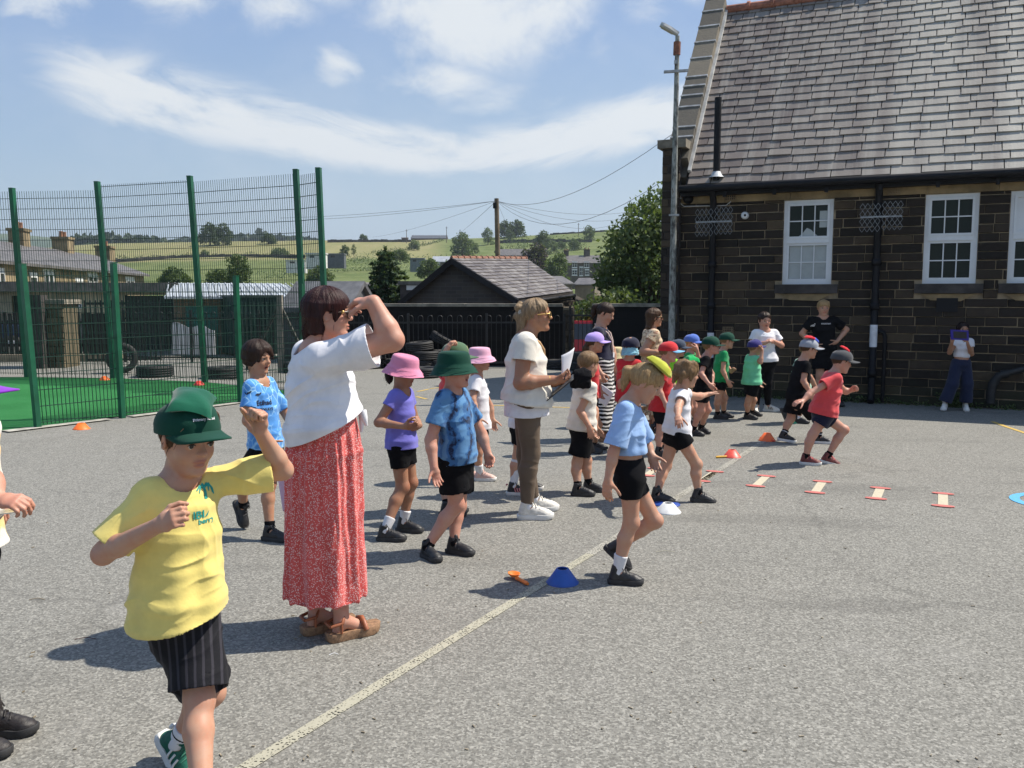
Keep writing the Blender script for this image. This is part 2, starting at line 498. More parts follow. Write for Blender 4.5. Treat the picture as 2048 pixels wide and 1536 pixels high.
def terr(x, y):
    """height of the land beyond the playground"""
    x = np.asarray(x, float); y = np.asarray(y, float)
    ss = lambda a, b, v: (lambda q: q * q * (3 - 2 * q))(np.clip((v - a) / (b - a), 0, 1))
    u = x / np.maximum(y, 40.)
    edge = 27 + 14 * ss(.1, .35, -u)
    h = -.09 - 7.0 * ss(edge, edge + 50, y)
    top = np.interp(u, [-.7, -.44, -.21, -.07, 0, .045, .115, .2, .6], [20, 25.2, 27.2, 27.4, 28.6, 29.6, 32.2, 33.5, 36.])
    r = np.clip((y - 120) / 300., 0, 1)
    h = h + (top + 7.1) * (r ** 1.15) * (1 - .10 * np.sin(r * 9.0 + u * 6)* r * (1-r))
    h = h - ss(430, 800, y) * 14
    far = ss(900, 2400, y) * np.interp(u, [-.9, -.56, -.42, -.3, -.2, 0, .9], [135, 150, 116, 95, 40, 20, 20])
    return h + far
def terr1(x, y): return float(terr(np.array([x]), np.array([y]))[0])
def hill(px, py, y0=60., y1=430.):
    d = ray(px, py)
    Y = np.geomspace(y0, y1, 900)
    zz = HC + d[2] * Y; hh = terr(d[0] * Y, Y)
    k = np.argmax(hh >= zz)
    if not (hh >= zz).any(): k = int(np.argmax(hh - zz))
    return A(d[0] * Y[k], Y[k], hh[k])
def m_land():
    m, t, b = newmat('land', .95, .1)
    co = t.coord()
    sep = t.new('ShaderNodeSeparateXYZ'); t.link(co, sep.inputs[0])
    yv = sep.outputs[1]; u = t.math('DIVIDE', sep.outputs[0], t.math('MAXIMUM', yv, 40.))
    patch = t.noise(t.coord((1, .5, 1)), .02, 3, .5); mid = t.noise(co, .12, 6, .65); fine = t.noise(co, 1.6, 4, .7)
    green = t.mix(t.smooth(mid, .35, .65), (.095, .125, .040), (.155, .180, .068))
    hay = t.mix(t.smooth(mid, .3, .7), (.25, .225, .110), (.20, .20, .085))
    rough = t.mix(t.smooth(fine, .35, .65), (.05, .085, .02), (.14, .15, .06))
    mowe = t.math('SINE', t.math('MULTIPLY', sep.outputs[0], .55))
    hay = t.mix(t.math('MULTIPLY', t.smooth(mowe, -.2, .6), .18), hay, (.14, .16, .05))
    hayf = t.math('MULTIPLY', t.smooth(t.math('ADD', u, t.math('MULTIPLY', patch, .04)), -.045, -.075), t.smooth(yv, 312, 322))
    lowf = t.math('MULTIPLY', t.smooth(yv, 235, 180), 1.)
    col = t.mix(hayf, green, hay); col = t.mix(t.math('MULTIPLY', lowf, .75), col, rough)
    col = t.mix(t.math('MULTIPLY', t.smooth(fine, .55, .75), .25), col, (.05, .08, .02))
    farf = t.smooth(yv, 700, 1500)
    moor = t.mix(t.smooth(t.noise(co, .004, 5, .6), .42, .6), (.05, .075, .03), (.09, .12, .045))
    col = t.mix(farf, col, moor)
    t.put(b.inputs['Base Color'], col)
    t.put(b.inputs['Normal'], t.bump(fine, .5, .3))
    return m
def build_ground():
    ys = np.concatenate([np.linspace(-60, 20, 9), np.linspace(24, 130, 45), np.linspace(133, 460, 110), np.geomspace(470, 6500, 60)])
    us = np.linspace(-1.35, 1.35, 190)
    Yg, Ug = np.meshgrid(ys, us, indexing='ij')
    Xg = Ug * (np.maximum(Yg, 0) + 60)
    Zg = terr(Xg, Yg)
    Zg += np.where(Yg > 45, fbm(np.stack([Xg, Yg, 0 * Xg], -1).reshape(-1, 3) * .02, 3).reshape(Xg.shape) * .7, 0)
    n, k = Yg.shape
    i = np.arange(n * k).reshape(n, k)
    q = np.stack([i[:-1, :-1], i[:-1, 1:], i[1:, 1:], i[1:, :-1]], -1).reshape(-1, 4)
    o = link_mesh('ground', np.stack([Xg, Yg, Zg], -1).reshape(-1, 3), q, m_land(), smooth=True)
    tag(o, kind='structure')
    m = MB(); m.poly([(-34, -12, 0), (30, -12, 0), (30, 24, 0), (2.5, 24, 0), (-4, 30, 0), (-16, 38, 0), (-34, 38, 0)])
    tag(m.build('playground', M_ASPH), kind='structure')
build_ground()

def m_turf():
    m, t, b = newmat('turf', .9, .2)
    co = t.coord()
    n = t.noise(co, .8, 4); f = t.noise(co, 260, 2, .7)
    col = t.mix(t.smooth(n, .35, .65), (.035, .22, .060), (.050, .27, .080))
    col = t.mix(t.math('MULTIPLY', f, .5), col, (.006, .08, .014))
    col = t.mix(t.math('MULTIPLY', t.smooth(t.noise(co, 14., 4, .7), .62, .72), .4), col, (.16, .26, .10))
    t.put(b.inputs['Base Color'], col); t.put(b.inputs['Normal'], t.bump(f, .8, .02))
    return m
FB = [gp(75, 856), gp(244, 836), gp(481, 806)]          # front (low) fence posts
fdir = nrm(FB[2] - FB[0]); 
TB = [gp(57, 755), gp(229, 757), gp(412, 765)]          # rear (tall) fence posts
CORNER = A(-3.35, 14.55, 0)
turf = MB(); f0 = FB[0] - fdir * 9
turf.add([(-17.5, f0[1], .012), tuple(f0 + A(0, 0, .012)), tuple(CORNER + A(0, .05, .012)), tuple(TB[2] + A(0, -.03, .012)), tuple(TB[1] + A(0, -.03, .012)), tuple(TB[0] + A(0, -.03, .012)), (-17.5, 17.4, .012)], [(0, 1, 2, 3, 4, 5, 6)])
tag(turf.build('artificial_turf', m_turf()), kind='structure')
# worn concrete edge along the fence foot
ke = MB()
for a, b_ in ((FB[0] - fdir * .4, FB[1] - fdir * .2), (FB[1] + fdir * .1, FB[2])):
    nn = nrm(A(fdir[1], -fdir[0], 0)); ke.add([a + A(0, 0, .016) - nn * .06, a + nn * .12 + A(0, 0, .016), b_ + nn * .10 + A(0, 0, .016), b_ - nn * .06 + A(0, 0, .016)], [(0, 1, 2, 3)])
tag(ke.build('kerb_strip', mat((.36, .34, .29), .9, .3, 8, .5, 60)), kind='structure')

def m_paint(c, wear, scale=7.):
    m, t, b = newmat('line_paint', .75, .3)
    co = t.coord()
    n = t.math('ADD', t.math('MULTIPLY', t.noise(co, scale, 6, .7), .6), t.math('MULTIPLY', t.vor(co, 85.), .6))
    f = t.smooth(n, wear - .10, wear + .10)
    tr = t.new('ShaderNodeBsdfTransparent'); mx = t.new('ShaderNodeMixShader')
    t.put(b.inputs['Base Color'], t.mix(t.noise(co, 40, 3), tuple(x * .75 for x in c), c))
    t.put(mx.inputs[0], f); t.link(tr.outputs[0], mx.inputs[1]); t.link(b.outputs[0], mx.inputs[2])
    t.link(mx.outputs[0], t.n['Material Output'].inputs[0])
    return m
P_CREAM = m_paint((.42, .40, .31), .49); P_WHITE = m_paint((.60, .58, .50), .40); P_RED = m_paint((.56, .17, .15), .36)
P_YEL = m_paint((.62, .42, .11), .40); P_BLUE = m_paint((.12, .42, .70), .25); P_TAPE = m_paint((.56, .50, .37), .30)
def strip(p, q, w, z=.004, mb=None):
    p, q = gp(*p, z), gp(*q, z); d = nrm(q - p); s_ = A(d[1], -d[0], 0)
    mb.add([p - s_ * w/2, p + s_ * w/2, q + s_ * w/2, q - s_ * w/2], [(0, 1, 2, 3)])
mb = MB(); strip((60, 1800), (1180, 1108), .058, mb=mb); tag(mb.build('painted_line', P_CREAM), kind='structure')
mb = MB(); strip((1180, 1108), (1535, 877), .065, mb=mb); tag(mb.build('painted_line', m_paint((.40, .385, .33), .53)), kind='structure')
for pts in ([(1985, 843), (2012, 853), (2048, 865), (2120, 890)], [(835, 783), (858, 778)], [(833, 793), (853, 798)], [(975, 810), (1140, 815)], [(860, 777), (905, 772), (950, 775)]):
    mb = MB()
    for a, b_ in zip(pts[:-1], pts[1:]): strip(a, b_, .055, mb=mb)
    tag(mb.build('painted_line', P_YEL), kind='structure')
mb = MB()
for a, b_ in (((2080, 790), (1140, 814)),): pass
c0 = gp(2112, 1003, .004); r0 = abs(gp(2027, 1003)[0] - c0[0])
vs = []
for k in range(49):
    t_ = 2 * PI * k / 48
    vs += [c0 + A(math.cos(t_), math.sin(t_), 0) * r0, c0 + A(math.cos(t_), math.sin(t_), 0) * (r0 - .075)]
mb.add(vs, [(2*k, 2*k+2, 2*k+3, 2*k+1) for k in range(48)])
tag(mb.build('painted_circle', P_BLUE), kind='structure')
for a, b_ in [((1312, 937), (1292, 951)), ((1430, 943), (1403, 962)), ((1533, 952), (1511, 972)), ((1645, 963), (1630, 985)), ((1761, 976), (1752, 997)), ((1886, 987), (1886, 1012))]:
    p, q = gp(*a, .004), gp(*b_, .004)
    m1 = MB(); d = nrm(q - p); s_ = A(d[1], -d[0], 0)
    m1.add([p - s_ * .036, p + s_ * .036, q + s_ * .036, q - s_ * .036], [(0, 1, 2, 3)], 0)
    for e, sg in ((p, -1), (q, 1)):
        ring = [e + A(0, 0, .003) + s_ * .085 * math.cos(t_) + d * .038 * math.sin(t_) * (1.2 if math.cos(t_) ** 2 > .5 else 1) for t_ in np.linspace(0, 2*PI, 14)[:-1]]
        m1.add(ring, [tuple(range(13))], 1)
    tag(m1.build('floor_marking', [P_TAPE, P_RED]), kind='structure')

# ================================================================== school building
BU = A(.9080759, -.41880564, 0); BN = A(-.41880564, -.9080759, 0); BA = A(2.5690511, 14.68681455, 0)
ZU = A(0, 0, 1)
def bw(s, z, o=0.0): return BA + BU * s + BN * o + ZU * z
def pixw(px, py, off=0.0):
    o = BA + BN * off; d = ray(px, py); t = ((o - CAM) @ BN) / (d @ BN); p = CAM + d * t
    return float((p - BA) @ BU), float(p[2])
def attr_mat(stops, rough, bump=.5, bs=60., bd=.01, extra=None, spec=.4):
    """material whose tone comes from the per-piece attribute"""
    m, t, b = newmat('pieces', rough, spec); co = t.coord()
    f = t.math('ADD', t.math('MULTIPLY', t.attr('rnd'), .75), t.math('MULTIPLY', t.noise(co, 9, 5, .65), .35))
    col = t.ramp(f, stops)
    if extra: col = extra(t, co, col)
    t.put(b.inputs['Base Color'], col)
    t.put(b.inputs['Roughness'], t.math('ADD', rough - .1, t.math('MULTIPLY', t.noise(co, 14, 4), .2), clamp=True))
    t.put(b.inputs['Normal'], t.bump(t.noise(co, bs, 5, .7), bump, bd))
    return m
def moss(t, co, col):
    s = t.new('ShaderNodeSeparateXYZ'); t.link(co, s.inputs[0])
    f = t.math('MULTIPLY', t.smooth(t.math('ADD', s.outputs[2], t.math('MULTIPLY', t.noise(co, 4, 4), .5)), .75, .25), .55)
    col = t.mix(f, col, (.020, .030, .010))
    lk = t.smooth(t.noise(co, 3.3, 6, .75), .62, .74)
    return t.mix(t.math('MULTIPLY', lk, .35), col, (.16, .125, .07))
M_STONE = attr_mat([(.1, (.010, .008, .006)), (.45, (.026, .019, .014)), (.75, (.043, .031, .021)), (1.0, (.095, .068, .040))], .88, .9, 45, .012, moss)
M_MORTAR = mat((.27, .215, .145), .95, .35, 5, .5, 90)
M_TANSTONE = mat((.23, .165, .085), .85, .4, 3., .6, 40)
M_DSTONE = mat((.045, .038, .035), .85, .5, 5, .6, 40)
M_BLACKP = mat((.006, .006, .008), .55, .3, 5, .1, 40, spec=.25)
M_UPVC = mat((.62, .64, .66), .3, .06, 3)
def glassy(c=(.012, .016, .014), rough=.05):
    m, t, b = newmat('window_glass', rough, .6); co = t.coord()
    t.put(b.inputs['Base Color'], t.mix(t.noise(co, 1.5, 2), c, tuple(x * 1.8 for x in c)))
    t.put(b.inputs['Normal'], t.bump(t.noise(co, 1.2, 1), .04, .02))
    return m
M_GLASS = glassy(); M_GLASS.node_tree.nodes['Principled BSDF'].inputs['Specular IOR Level'].default_value = .16
def stone_course(mb, s0, s1, zr, out, Lr, holes, o, u, n, jit, gap=.012, seed=1, dep=.03, bev=.008):
    """coursed stone blocks on a wall frame; holes: list of (s0,s1,z0,z1)"""
    r = random.Random(seed); z = zr[0]
    while z < zr[1] - .03:
        h = min(r.uniform(*out), zr[1] - z); s = s0 - r.uniform(0, Lr[0])
        while s < s1:
            L = r.uniform(*Lr); a, b = max(s, s0), min(s + L, s1); s += L
            segs = [(a, b)]
            for (h0, h1, k0, k1) in holes:
                if z + h > k0 + .02 and z < k1 - .02:
                    ns = []
                    for (p, q) in segs:
                        if q <= h0 or p >= h1: ns.append((p, q))
                        else:
                            if p < h0: ns.append((p, h0))
                            if q > h1: ns.append((h1, q))
                    segs = ns
            for (p, q) in segs:
                if q - p < .04: continue
                d = dep + r.uniform(-jit, jit); g = gap / 2
                c = lambda S, Z, O: o + u * S + ZU * Z + n * O
                j = lambda: r.uniform(-.004, .004)
                z0, z1, p0, q0 = z + g + j(), z + h - g + j(), p + g + j(), q - g + j()
                vs = [c(p0, z0, 0), c(q0, z0, 0), c(q0, z1, 0), c(p0, z1, 0),
                      c(p0 + bev, z0 + bev, d), c(q0 - bev, z0 + bev, d), c(q0 - bev, z1 - bev, d), c(p0 + bev, z1 - bev, d)]
                mb.add(vs, [(4, 5, 6, 7), (0, 1, 5, 4), (1, 2, 6, 5), (2, 3, 7, 6), (3, 0, 4, 7)], 0, r.random())
        z += h
def frame_rect(mb, s0, s1, z0, z1, w, o0, o1, P, m=0):
    """rectangular frame of bar width w between offsets o0,o1"""
    for (a, b, c, d) in ((s0, s1, z0, z0 + w), (s0, s1, z1 - w, z1), (s0, s0 + w, z0 + w, z1 - w), (s1 - w, s1, z0 + w, z1 - w)):
        mb.obox(P(a, c, o0), P(b, c, o0) - P(a, c, o0), P(a, d, o0) - P(a, c, o0), P(a, c, o1) - P(a, c, o0), m)
def slab(mb, s0, s1, z0, z1, o0, o1, P, m=0, r=.5):
    mb.obox(P(s0, z0, o0), P(s1, z0, o0) - P(s0, z0, o0), P(s0, z1, o0) - P(s0, z0, o0), P(s0, z0, o1) - P(s0, z0, o0), m, r)

def build_school():
    root = thing('school_building', 'dark stone school building with slate roof, white windows and stepped gable coping', 'building', BA)
    LEN = 13.0; ZE = 3.30; DEP = 7.6
    ZT = 3.22
    wins = []
    for (a, b, c, d, tz) in ((1564, 1668, 399, 568, 481.6), (1844, 1960, 391, 568, 476), (2013, 2129, 387, 567.5, 474)):
        sa, zb = pixw(a, d); sb, zt = pixw(b, c); _, zm = pixw((a + b) / 2, tz)
        wins.append((sa, sb, 1.785, 3.065, zm))
    sp = wins[2][0] - wins[1][0]
    wins[2] = (wins[2][0], wins[2][0] + wins[1][1] - wins[1][0], 1.785, 3.065, wins[1][4])
    for k in (1, 2, 3):
        w0 = wins[2]; wins.append((w0[0] + 2.35 * k, w0[1] + 2.35 * k, w0[2], w0[3], w0[4]))
    holes = [(a, b, c, d) for a, b, c, d, _ in wins]
    sills = [(a - .10, b + .10, 1.785 - .145, 1.785) for a, b, *_ in wins]
    holes2 = holes + sills + [(-1, LEN + 1, 3.06, 3.5)]
    # mortar backing made of boxes round the openings
    mb = MB()
    mb_s = sorted(holes); x = 0.0
    P = bw
    slab(mb, 0, LEN, -.1, 1.785, -.35, 0, P); slab(mb, 0, LEN, 3.065, ZT + .15, -.35, 0, P)
    for (a, b, c, d) in mb_s + [(LEN, LEN, 0, 0)]:
        slab(mb, x, a, 1.785, 3.065, -.35, 0, P); x = b
    # gable and rear walls
    zr = 7.0
    g = [P(0, -.1, -.35), P(0, -.1, -DEP), P(0, ZE, -DEP), P(0, zr, -DEP / 2), P(0, ZE, -.35)]
    mb.prism(g, BU * .35)
    mb.build('wall', M_MORTAR, root)
    st = MB(); stone_course(st, 0, LEN, (0, ZT - .14), (.122, .142), (.22, .62), holes2, BA, BU, BN, .008, seed=5)
    # return face of the gable end (seen edge on) and pier courses
    stone_course(st, 0, DEP, (0, 3.9), (.122, .142), (.25, .6), [], P(0, 0, 0), -BN, -BU, .008, seed=8)
    wall = st.build('stonework', M_STONE, root, attr=True)
    # pale lintel band
    lb = MB(); s = 0; r = random.Random(3)
    while s < LEN:
        L = r.uniform(.7, 1.5); slab(lb, s + .004, min(s + L, LEN) - .004, 3.075, ZT + .10, 0, .034 + r.uniform(-.004, .004), P); s += L
    lb.build('lintel_course', M_TANSTONE, root)
    for (a, b, c, d, _) in wins:
        tan = MB(); tan.prism([P(a - .02, 1.635, .0), P(b + .0, 1.635, .0), P(b - .18, 1.53, .0), P(a + .12, 1.545, .0)][::-1], BN * .042); tan.build('pale_apron_stone', M_TANSTONE, root)
    for i, (a, b, c, d, zm) in enumerate(wins):
        sl = MB(); slab(sl, a - .10, b + .10, c - .14, c - .004, -.1, .075, P)
        f = MB(); frame_rect(f, a, b, c, d, .05, -.09, -.02, P)
        slab(f, a + .05, b - .05, zm - .035, zm + .035, -.088, -.012, P)
        w = f.build('window', M_UPVC, root)
        sl.build('sill', M_DSTONE, w)
        for j, (z0, z1, o) in enumerate(((c + .05, zm - .035, -.075), (zm + .035, d - .05, -.05))):
            sf = MB(); frame_rect(sf, a + .05, b - .05, z0, z1, .035, o, o + .045, P)
            blank = (i == 2 and j == 1)
            if not blank:
                ss, zz = a + .085, z0 + .035; W_ = (b - a - .17); H_ = z1 - z0 - .07
                for k in (1, 2): slab(sf, ss + W_ * k / 3 - .008, ss + W_ * k / 3 + .008, zz, zz + H_, o + .012, o + .030, P)
                slab(sf, ss, ss + W_, zz + H_ / 2 - .008, zz + H_ / 2 + .008, o + .013, o + .029, P)
            sash = sf.build('sash', M_UPVC, w)
            gm = MB(); slab(gm, a + .084, b - .084, z0 + .034, z1 - .034, o + .004, o + .012, P)
            gl = gm.build('pane', M_UPVC if blank else M_GLASS, w)
        # window paper / blind behind lower sash of the first one
        if i == 0:
            pm = MB()
            slab(pm, a + .088, b - .088, c + .088, zm - .072, -.0628, -.0615, P)
            slab(pm, b - .20, b - .09, d - .42, d - .17, -.0452, -.0375, P)
            pm.prism([P(a + .22, zm + .072, -.0375), P(a + .50, zm + .072, -.0375), P(a + .40, zm + .17, -.0375), P(a + .34, zm + .20, -.0375), P(a + .28, zm + .12, -.0375)], BN * .001)
            pm.build('window_paper', mat((.33, .36, .36), .3, .15, 2), w)
    # ---- roof
    o25 = BA + BU * .27; d = ray(1449, 22); tt = ((o25 - CAM) @ BU) / (d @ BU); pr = CAM + d * tt
    RD, RZ = float(-(pr - BA) @ BN), float(pr[2])
    s_e, z_e = pixw(1365, 372, .22)
    EO, EZ = .22, z_e
    vec = A(-RD - EO, RZ - EZ); RL = math.hypot(*vec); vec = vec / RL
    nrmv = A(-vec[1], vec[0]); nrmv = nrmv if nrmv[1] > 0 else -nrmv
    def rp(s, t, h=0.): return P(s, EZ + vec[1] * t + nrmv[1] * h, EO + vec[0] * t + nrmv[0] * h)
    under = MB()
    under.obox(rp(.3, .02, -.10), BU * (LEN - .3), rp(.3, RL, -.10) - rp(.3, .02, -.10), rp(.3, .02, -.015) - rp(.3, .02, -.10))
    bk = [P(.3, RZ - .02, -RD - .02), P(.3, RZ - .12, -RD - .02), P(.3, EZ - .1, -2 * RD - EO), P(.3, EZ, -2 * RD - EO)]
    under.prism(bk, BU * (LEN - .3))
    def slate_streak_glare(t, co, col):
        # run-off streaks down the slope and pale lichen bloom plus painted sun glare towards one side
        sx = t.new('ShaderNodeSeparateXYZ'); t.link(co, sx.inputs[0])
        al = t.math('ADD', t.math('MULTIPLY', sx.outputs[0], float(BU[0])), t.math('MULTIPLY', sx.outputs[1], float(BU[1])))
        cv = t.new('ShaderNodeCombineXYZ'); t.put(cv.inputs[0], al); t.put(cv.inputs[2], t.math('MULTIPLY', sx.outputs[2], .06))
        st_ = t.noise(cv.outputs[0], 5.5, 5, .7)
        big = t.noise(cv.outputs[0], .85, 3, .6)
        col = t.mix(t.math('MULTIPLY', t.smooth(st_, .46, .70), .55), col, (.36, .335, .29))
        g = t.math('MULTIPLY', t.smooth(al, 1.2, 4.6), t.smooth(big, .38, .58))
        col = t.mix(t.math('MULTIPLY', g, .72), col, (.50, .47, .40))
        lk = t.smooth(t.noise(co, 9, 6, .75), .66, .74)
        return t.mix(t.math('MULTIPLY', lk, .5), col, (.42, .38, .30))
    M_SLATE = attr_mat([(.05, (.115, .092, .082)), (.45, (.165, .136, .119)), (.75, (.215, .184, .158)), (1., (.27, .235, .20))], .5, .45, 30, .008, slate_streak_glare, .4)
    roof = under.build('roof', M_DSTONE, root)
    sm = MB(); r = random.Random(11); rows = 25; ex = RL / rows
    for k in range(rows):
        t0 = k * ex; wdt = .36 - .006 * k; s = .34 - (wdt / 2 if k % 2 else 0) + r.uniform(-.02, .02)
        while s < LEN:
            W_ = wdt * r.uniform(.82, 1.18); a, b = max(s, .33), s + W_ - .014; s += W_
            if b - a < .05: continue
            dz = r.uniform(-.012, .012); h = .016 + r.uniform(-.003, .006); tw = r.uniform(-.004, .004)
            t1 = min(t0 + ex * 1.35, RL)
            q = [rp(a, t0 + dz, .012 + tw), rp(b, t0 + dz + r.uniform(-.006, .006), .012 - tw), rp(b, t1, -.004), rp(a, t1, -.004),
                 rp(a, t0 + dz, .012 + h + tw), rp(b, t0 + dz, .012 + h - tw), rp(b, t1, .006), rp(a, t1, .006)]
            sm.hexa(q, 0, min(1, max(0, r.gauss(.45, .22))))
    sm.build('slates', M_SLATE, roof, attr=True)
    rt = MB(); s = .32
    while s < LEN:
        L = .42; up = A(0, 0, 1)
        rt.tube([rp(s, RL, .03) - up * .02, rp(s + L - .03, RL, .03) - up * .02], [.085, .085], 10, sm=False)
        rt.tube([rp(s + L - .05, RL, .045) - up * .02, rp(s + L, RL, .045) - up * .02], [.10, .10], 10, sm=False); s += L
    rt.build('ridge_tiles', mat((.30, .12, .075), .8, .35, 9, .5, 60), roof)
    # ---- coping of the gable parapet
    cp = MB(); fl = MB(); n = 9; r = random.Random(4)
    base = rp(0, .45); ts = [.42]
    seg = [.62, .30, .62, .36, .30, .30, .62, .55, .55, .55, .5]
    for q in seg: ts.append(ts[-1] + q * (RL + .15 - .42) / sum(seg))
    for k in range(len(seg)):
        a, b = ts[k], ts[k + 1]
        cp.obox(rp(-.06, a, .0), BU * .36, rp(0, b - .02, .0) - rp(0, a, .0), rp(0, a, .20) - rp(0, a, .0), 0, r.random())
        cp.obox(rp(-.07, b - .012, .16), BU * .38, rp(0, b + .012, .16) - rp(0, b - .02, .16), rp(0, a, .215) - rp(0, a, .16), 1, .5)
    cp.obox(rp(-.02, .2, -.3), BU * .30, rp(0, RL, -.3) - rp(0, .2, -.3), rp(0, 0, .0) - rp(0, 0, -.3), 0, .2)
    M_COPE = attr_mat([(.1, (.075, .070, .060)), (.5, (.13, .115, .092)), (.95, (.21, .18, .135))], .9, .8, 30, .012)
    cp.build('gable_coping', [M_COPE, mat((.34, .345, .35), .6, .3, 9)], root, attr=True)
    fl.obox(rp(.30, .28, .012), BU * .05, rp(0, RL, .012) - rp(0, .28, .012), rp(0, 0, .07) - rp(0, 0, .012))
    fl.build('lead_flashing', mat((.42, .42, .41), .5, .2, 6), roof)
    # kneeler pier at the corner
    kn = MB(); stone_course(kn, -.10, .20, (.0, 3.93), (.125, .14), (.3, .31), [], P(0, 0, .16), BU, BN, .004, seed=9, dep=.02)
    kn.build('stonework', M_STONE, root, attr=True)
    kb = MB(); slab(kb, -.09, .19, -.1, 3.95, -.2, .161, P); kb.build('corner_pier', M_DSTONE, root)
    kc = MB(); slab(kc, -.16, .30, 3.95, 4.08, -.35, .24, P); kc.build('pier_cap', mat((.16, .14, .11), .9, .35, 6, .7, 40), root)
    # ---- gutter and pipes
    gu = MB(); gu.tube([P(.22, EZ - .055, EO + .06), P(LEN, EZ - .055, EO + .06)], .062, 10)
    slab(gu, .22, LEN, EZ - .16, EZ - .06, .05, .20, P)
    s = .9
    while s < LEN: slab(gu, s, s + .05, EZ - .20, EZ - .12, .20, .25, P); s += .75
    gu.build('gutter', M_BLACKP, root)
    for (tx, bx, py, wz0, wz1) in ((1431, 1424, 600, .62, 1.02), (1762, 1747, 700, .85, 1.18)):
        s, _ = pixw(bx, 690)
        dp = MB(); dp.tube([P(s, EZ - .1, .22), P(s, EZ - .28, .12), P(s, .12, .12), P(s, .03, .2)], .052, 12)
        for z in (2.9, 2.1, 1.45, .45): dp.lathe(P(s, z, .12), [(.05, -.05), (.068, -.05), (.068, .05), (.05, .05)], 12)
        dpo = dp.build('drainpipe', M_BLACKP, root)
        wb = MB(); wb.lathe(P(s, 0, .12), [(.054, wz0 - .35 * 0), (.0545, wz1)], 12)
        wb.build('painted_band', mat((.62, .64, .68), .6, .15, 9), dpo)
    # expanded-metal climb guards fanned round the pipes
    M_GALV = mat((.26, .27, .28), .45, .25, 20, .2, 80, metal=.6)
    for (x0, x1, y0, y1) in ((1392, 1463, 417, 470), (1722, 1803, 406, 461)):
        sa, za = pixw(x0, y0, .2); sb, zb = pixw(x1, y1, .2)
        gm = MB(); cs = (sa + sb) / 2
        for side in (-1, 1):
            nx, nz = 4, 4
            for i in range(nx):
                for j in range(nz):
                    wv = abs(sb - sa) / 2 / nx; hv = (za - zb) / nz
                    cx_ = cs + side * (.01 + wv * (i + .5)); cz = zb + hv * (j + .5) + side * .01
                    pts = [P(cx_ - wv/2, cz, .2), P(cx_, cz + hv/2, .2), P(cx_ + wv/2, cz, .2), P(cx_, cz - hv/2, .2)]
                    for a, b in zip(pts, pts[1:] + pts[:1]): gm.bar(a, b, .0048, .004, up=BN)
            gm.bar(P(cs, (za + zb) / 2, .2), P(cs + side * abs(sb - sa) / 2, (za + zb) / 2, .2), .022, .01, up=BN)
        gm.bar(P(cs, (za + zb) / 2, .2), P(cs, (za + zb) / 2, .02), .03)
        gm.build('climb_guard', M_GALV, root)
    # soil vent pipe through the roof
    s0, z0 = pixw(1433, 372, .15); 
    vp = MB(); base = rp(s0, .12, .03); vp.tube([base - ZU * .05, base + ZU * 1.22], .055, 12)
    v = vp.build('vent_pipe', M_BLACKP, roof)
    vf = MB(); vf.lathe(base, [(.12, .0), (.09, .03), (.060, .09), (.058, .09)], 12); vf.build('lead_collar', mat((.40, .42, .44), .5, .2, 6), v)
    # vents, camera, plate
    for (px, py, w, h) in ((1461, 393, 24, 15), (1788, 380, 26, 15), (1456, 661, 25, 18)):
        s, z = pixw(px, py, .04); vm = MB(); a = .085
        frame_rect(vm, s - a, s + a, z - .06, z + .06, .012, .034, .05, P)
        for i in range(1, 5): slab(vm, s - a + i * 2 * a / 5 - .006, s - a + i * 2 * a / 5 + .006, z - .05, z + .05, .036, .048, P)
        for i in range(1, 3): slab(vm, s - a, s + a, z - .06 + i * .04 - .005, z - .06 + i * .04 + .005, .037, .047, P)
        slab(vm, s - a + .01, s + a - .01, z - .055, z + .055, .030, .036, P, 1)
        vm.build('air_vent', [mat((.20, .145, .085), .8, .3, 8), M_BLACKP], root)
    s, z = pixw(1490, 431, .04); cm = MB()
    ax = np.stack([BU, ZU, BN], 1)
    cm.lathe(P(s, z, .03), [(.001, .06), (.03, .062), (.055, .05), (.06, .0)], 20, ax=ax)
    co_ = cm.build('security_camera', M_UPVC, root)
    cm = MB(); cm.lathe(P(s + .01, z, .05), [(.001, .05), (.018, .045), (.028, .02), (.03, .0)], 14, ax=ax); cm.build('lens_dome', glassy((.01, .01, .01), .1), co_)
    s, z = pixw(1894, 610, .04); pl = MB(); slab(pl, s - .14, s + .14, z - .10, z + .10, .02, .046, P); pl.build('cover_plate', M_BLACKP, root)
    # cable clipped under the gutter with a small junction box
    cb = MB(); pts = [pixw(x, y, .05) for x, y in ((1357, 394), (1362, 408), (1368, 413), (1400, 412), (1452, 411), (1462, 403))]
    cb.tube([P(a, b, .055) for a, b in pts], .008, 6); s, z = pixw(1360, 396, .05); slab(cb, s - .03, s + .03, z - .02, z + .07, .04, .09, P)
    cb.build('cable', mat((.45, .44, .42), .6, .2, 8), root)
    s, z = pixw(1371, 397, .1); fb = MB(); fb.lathe(P(s + .03, z, .03), [(.001, .10), (.06, .09), (.085, .02), (.085, 0)], 14, ax=ax); fb.build('flood_lamp', M_BLACKP, root)
    # hooped stub pipe beside the second drainpipe
    hp = MB(); s, _ = pixw(1769, 700, .1); hp.tube([P(s, .02, .10)] + [P(s, z, .10) for z in (.5, .9, 1.0)] + [P(s - .02, 1.06, .10), P(s - .07, 1.09, .10), P(s - .12, 1.06, .1)], .03, 10)
    hp.build('stub_pipe', M_BLACKP, root)
    # lagged waste pipe at the right
    lp = MB(); pts = [pixw(x, y, .12) for x, y in ((1981, 806), (1981, 790), (1985, 768), (1997, 752), (2020, 745), (2060, 735))]
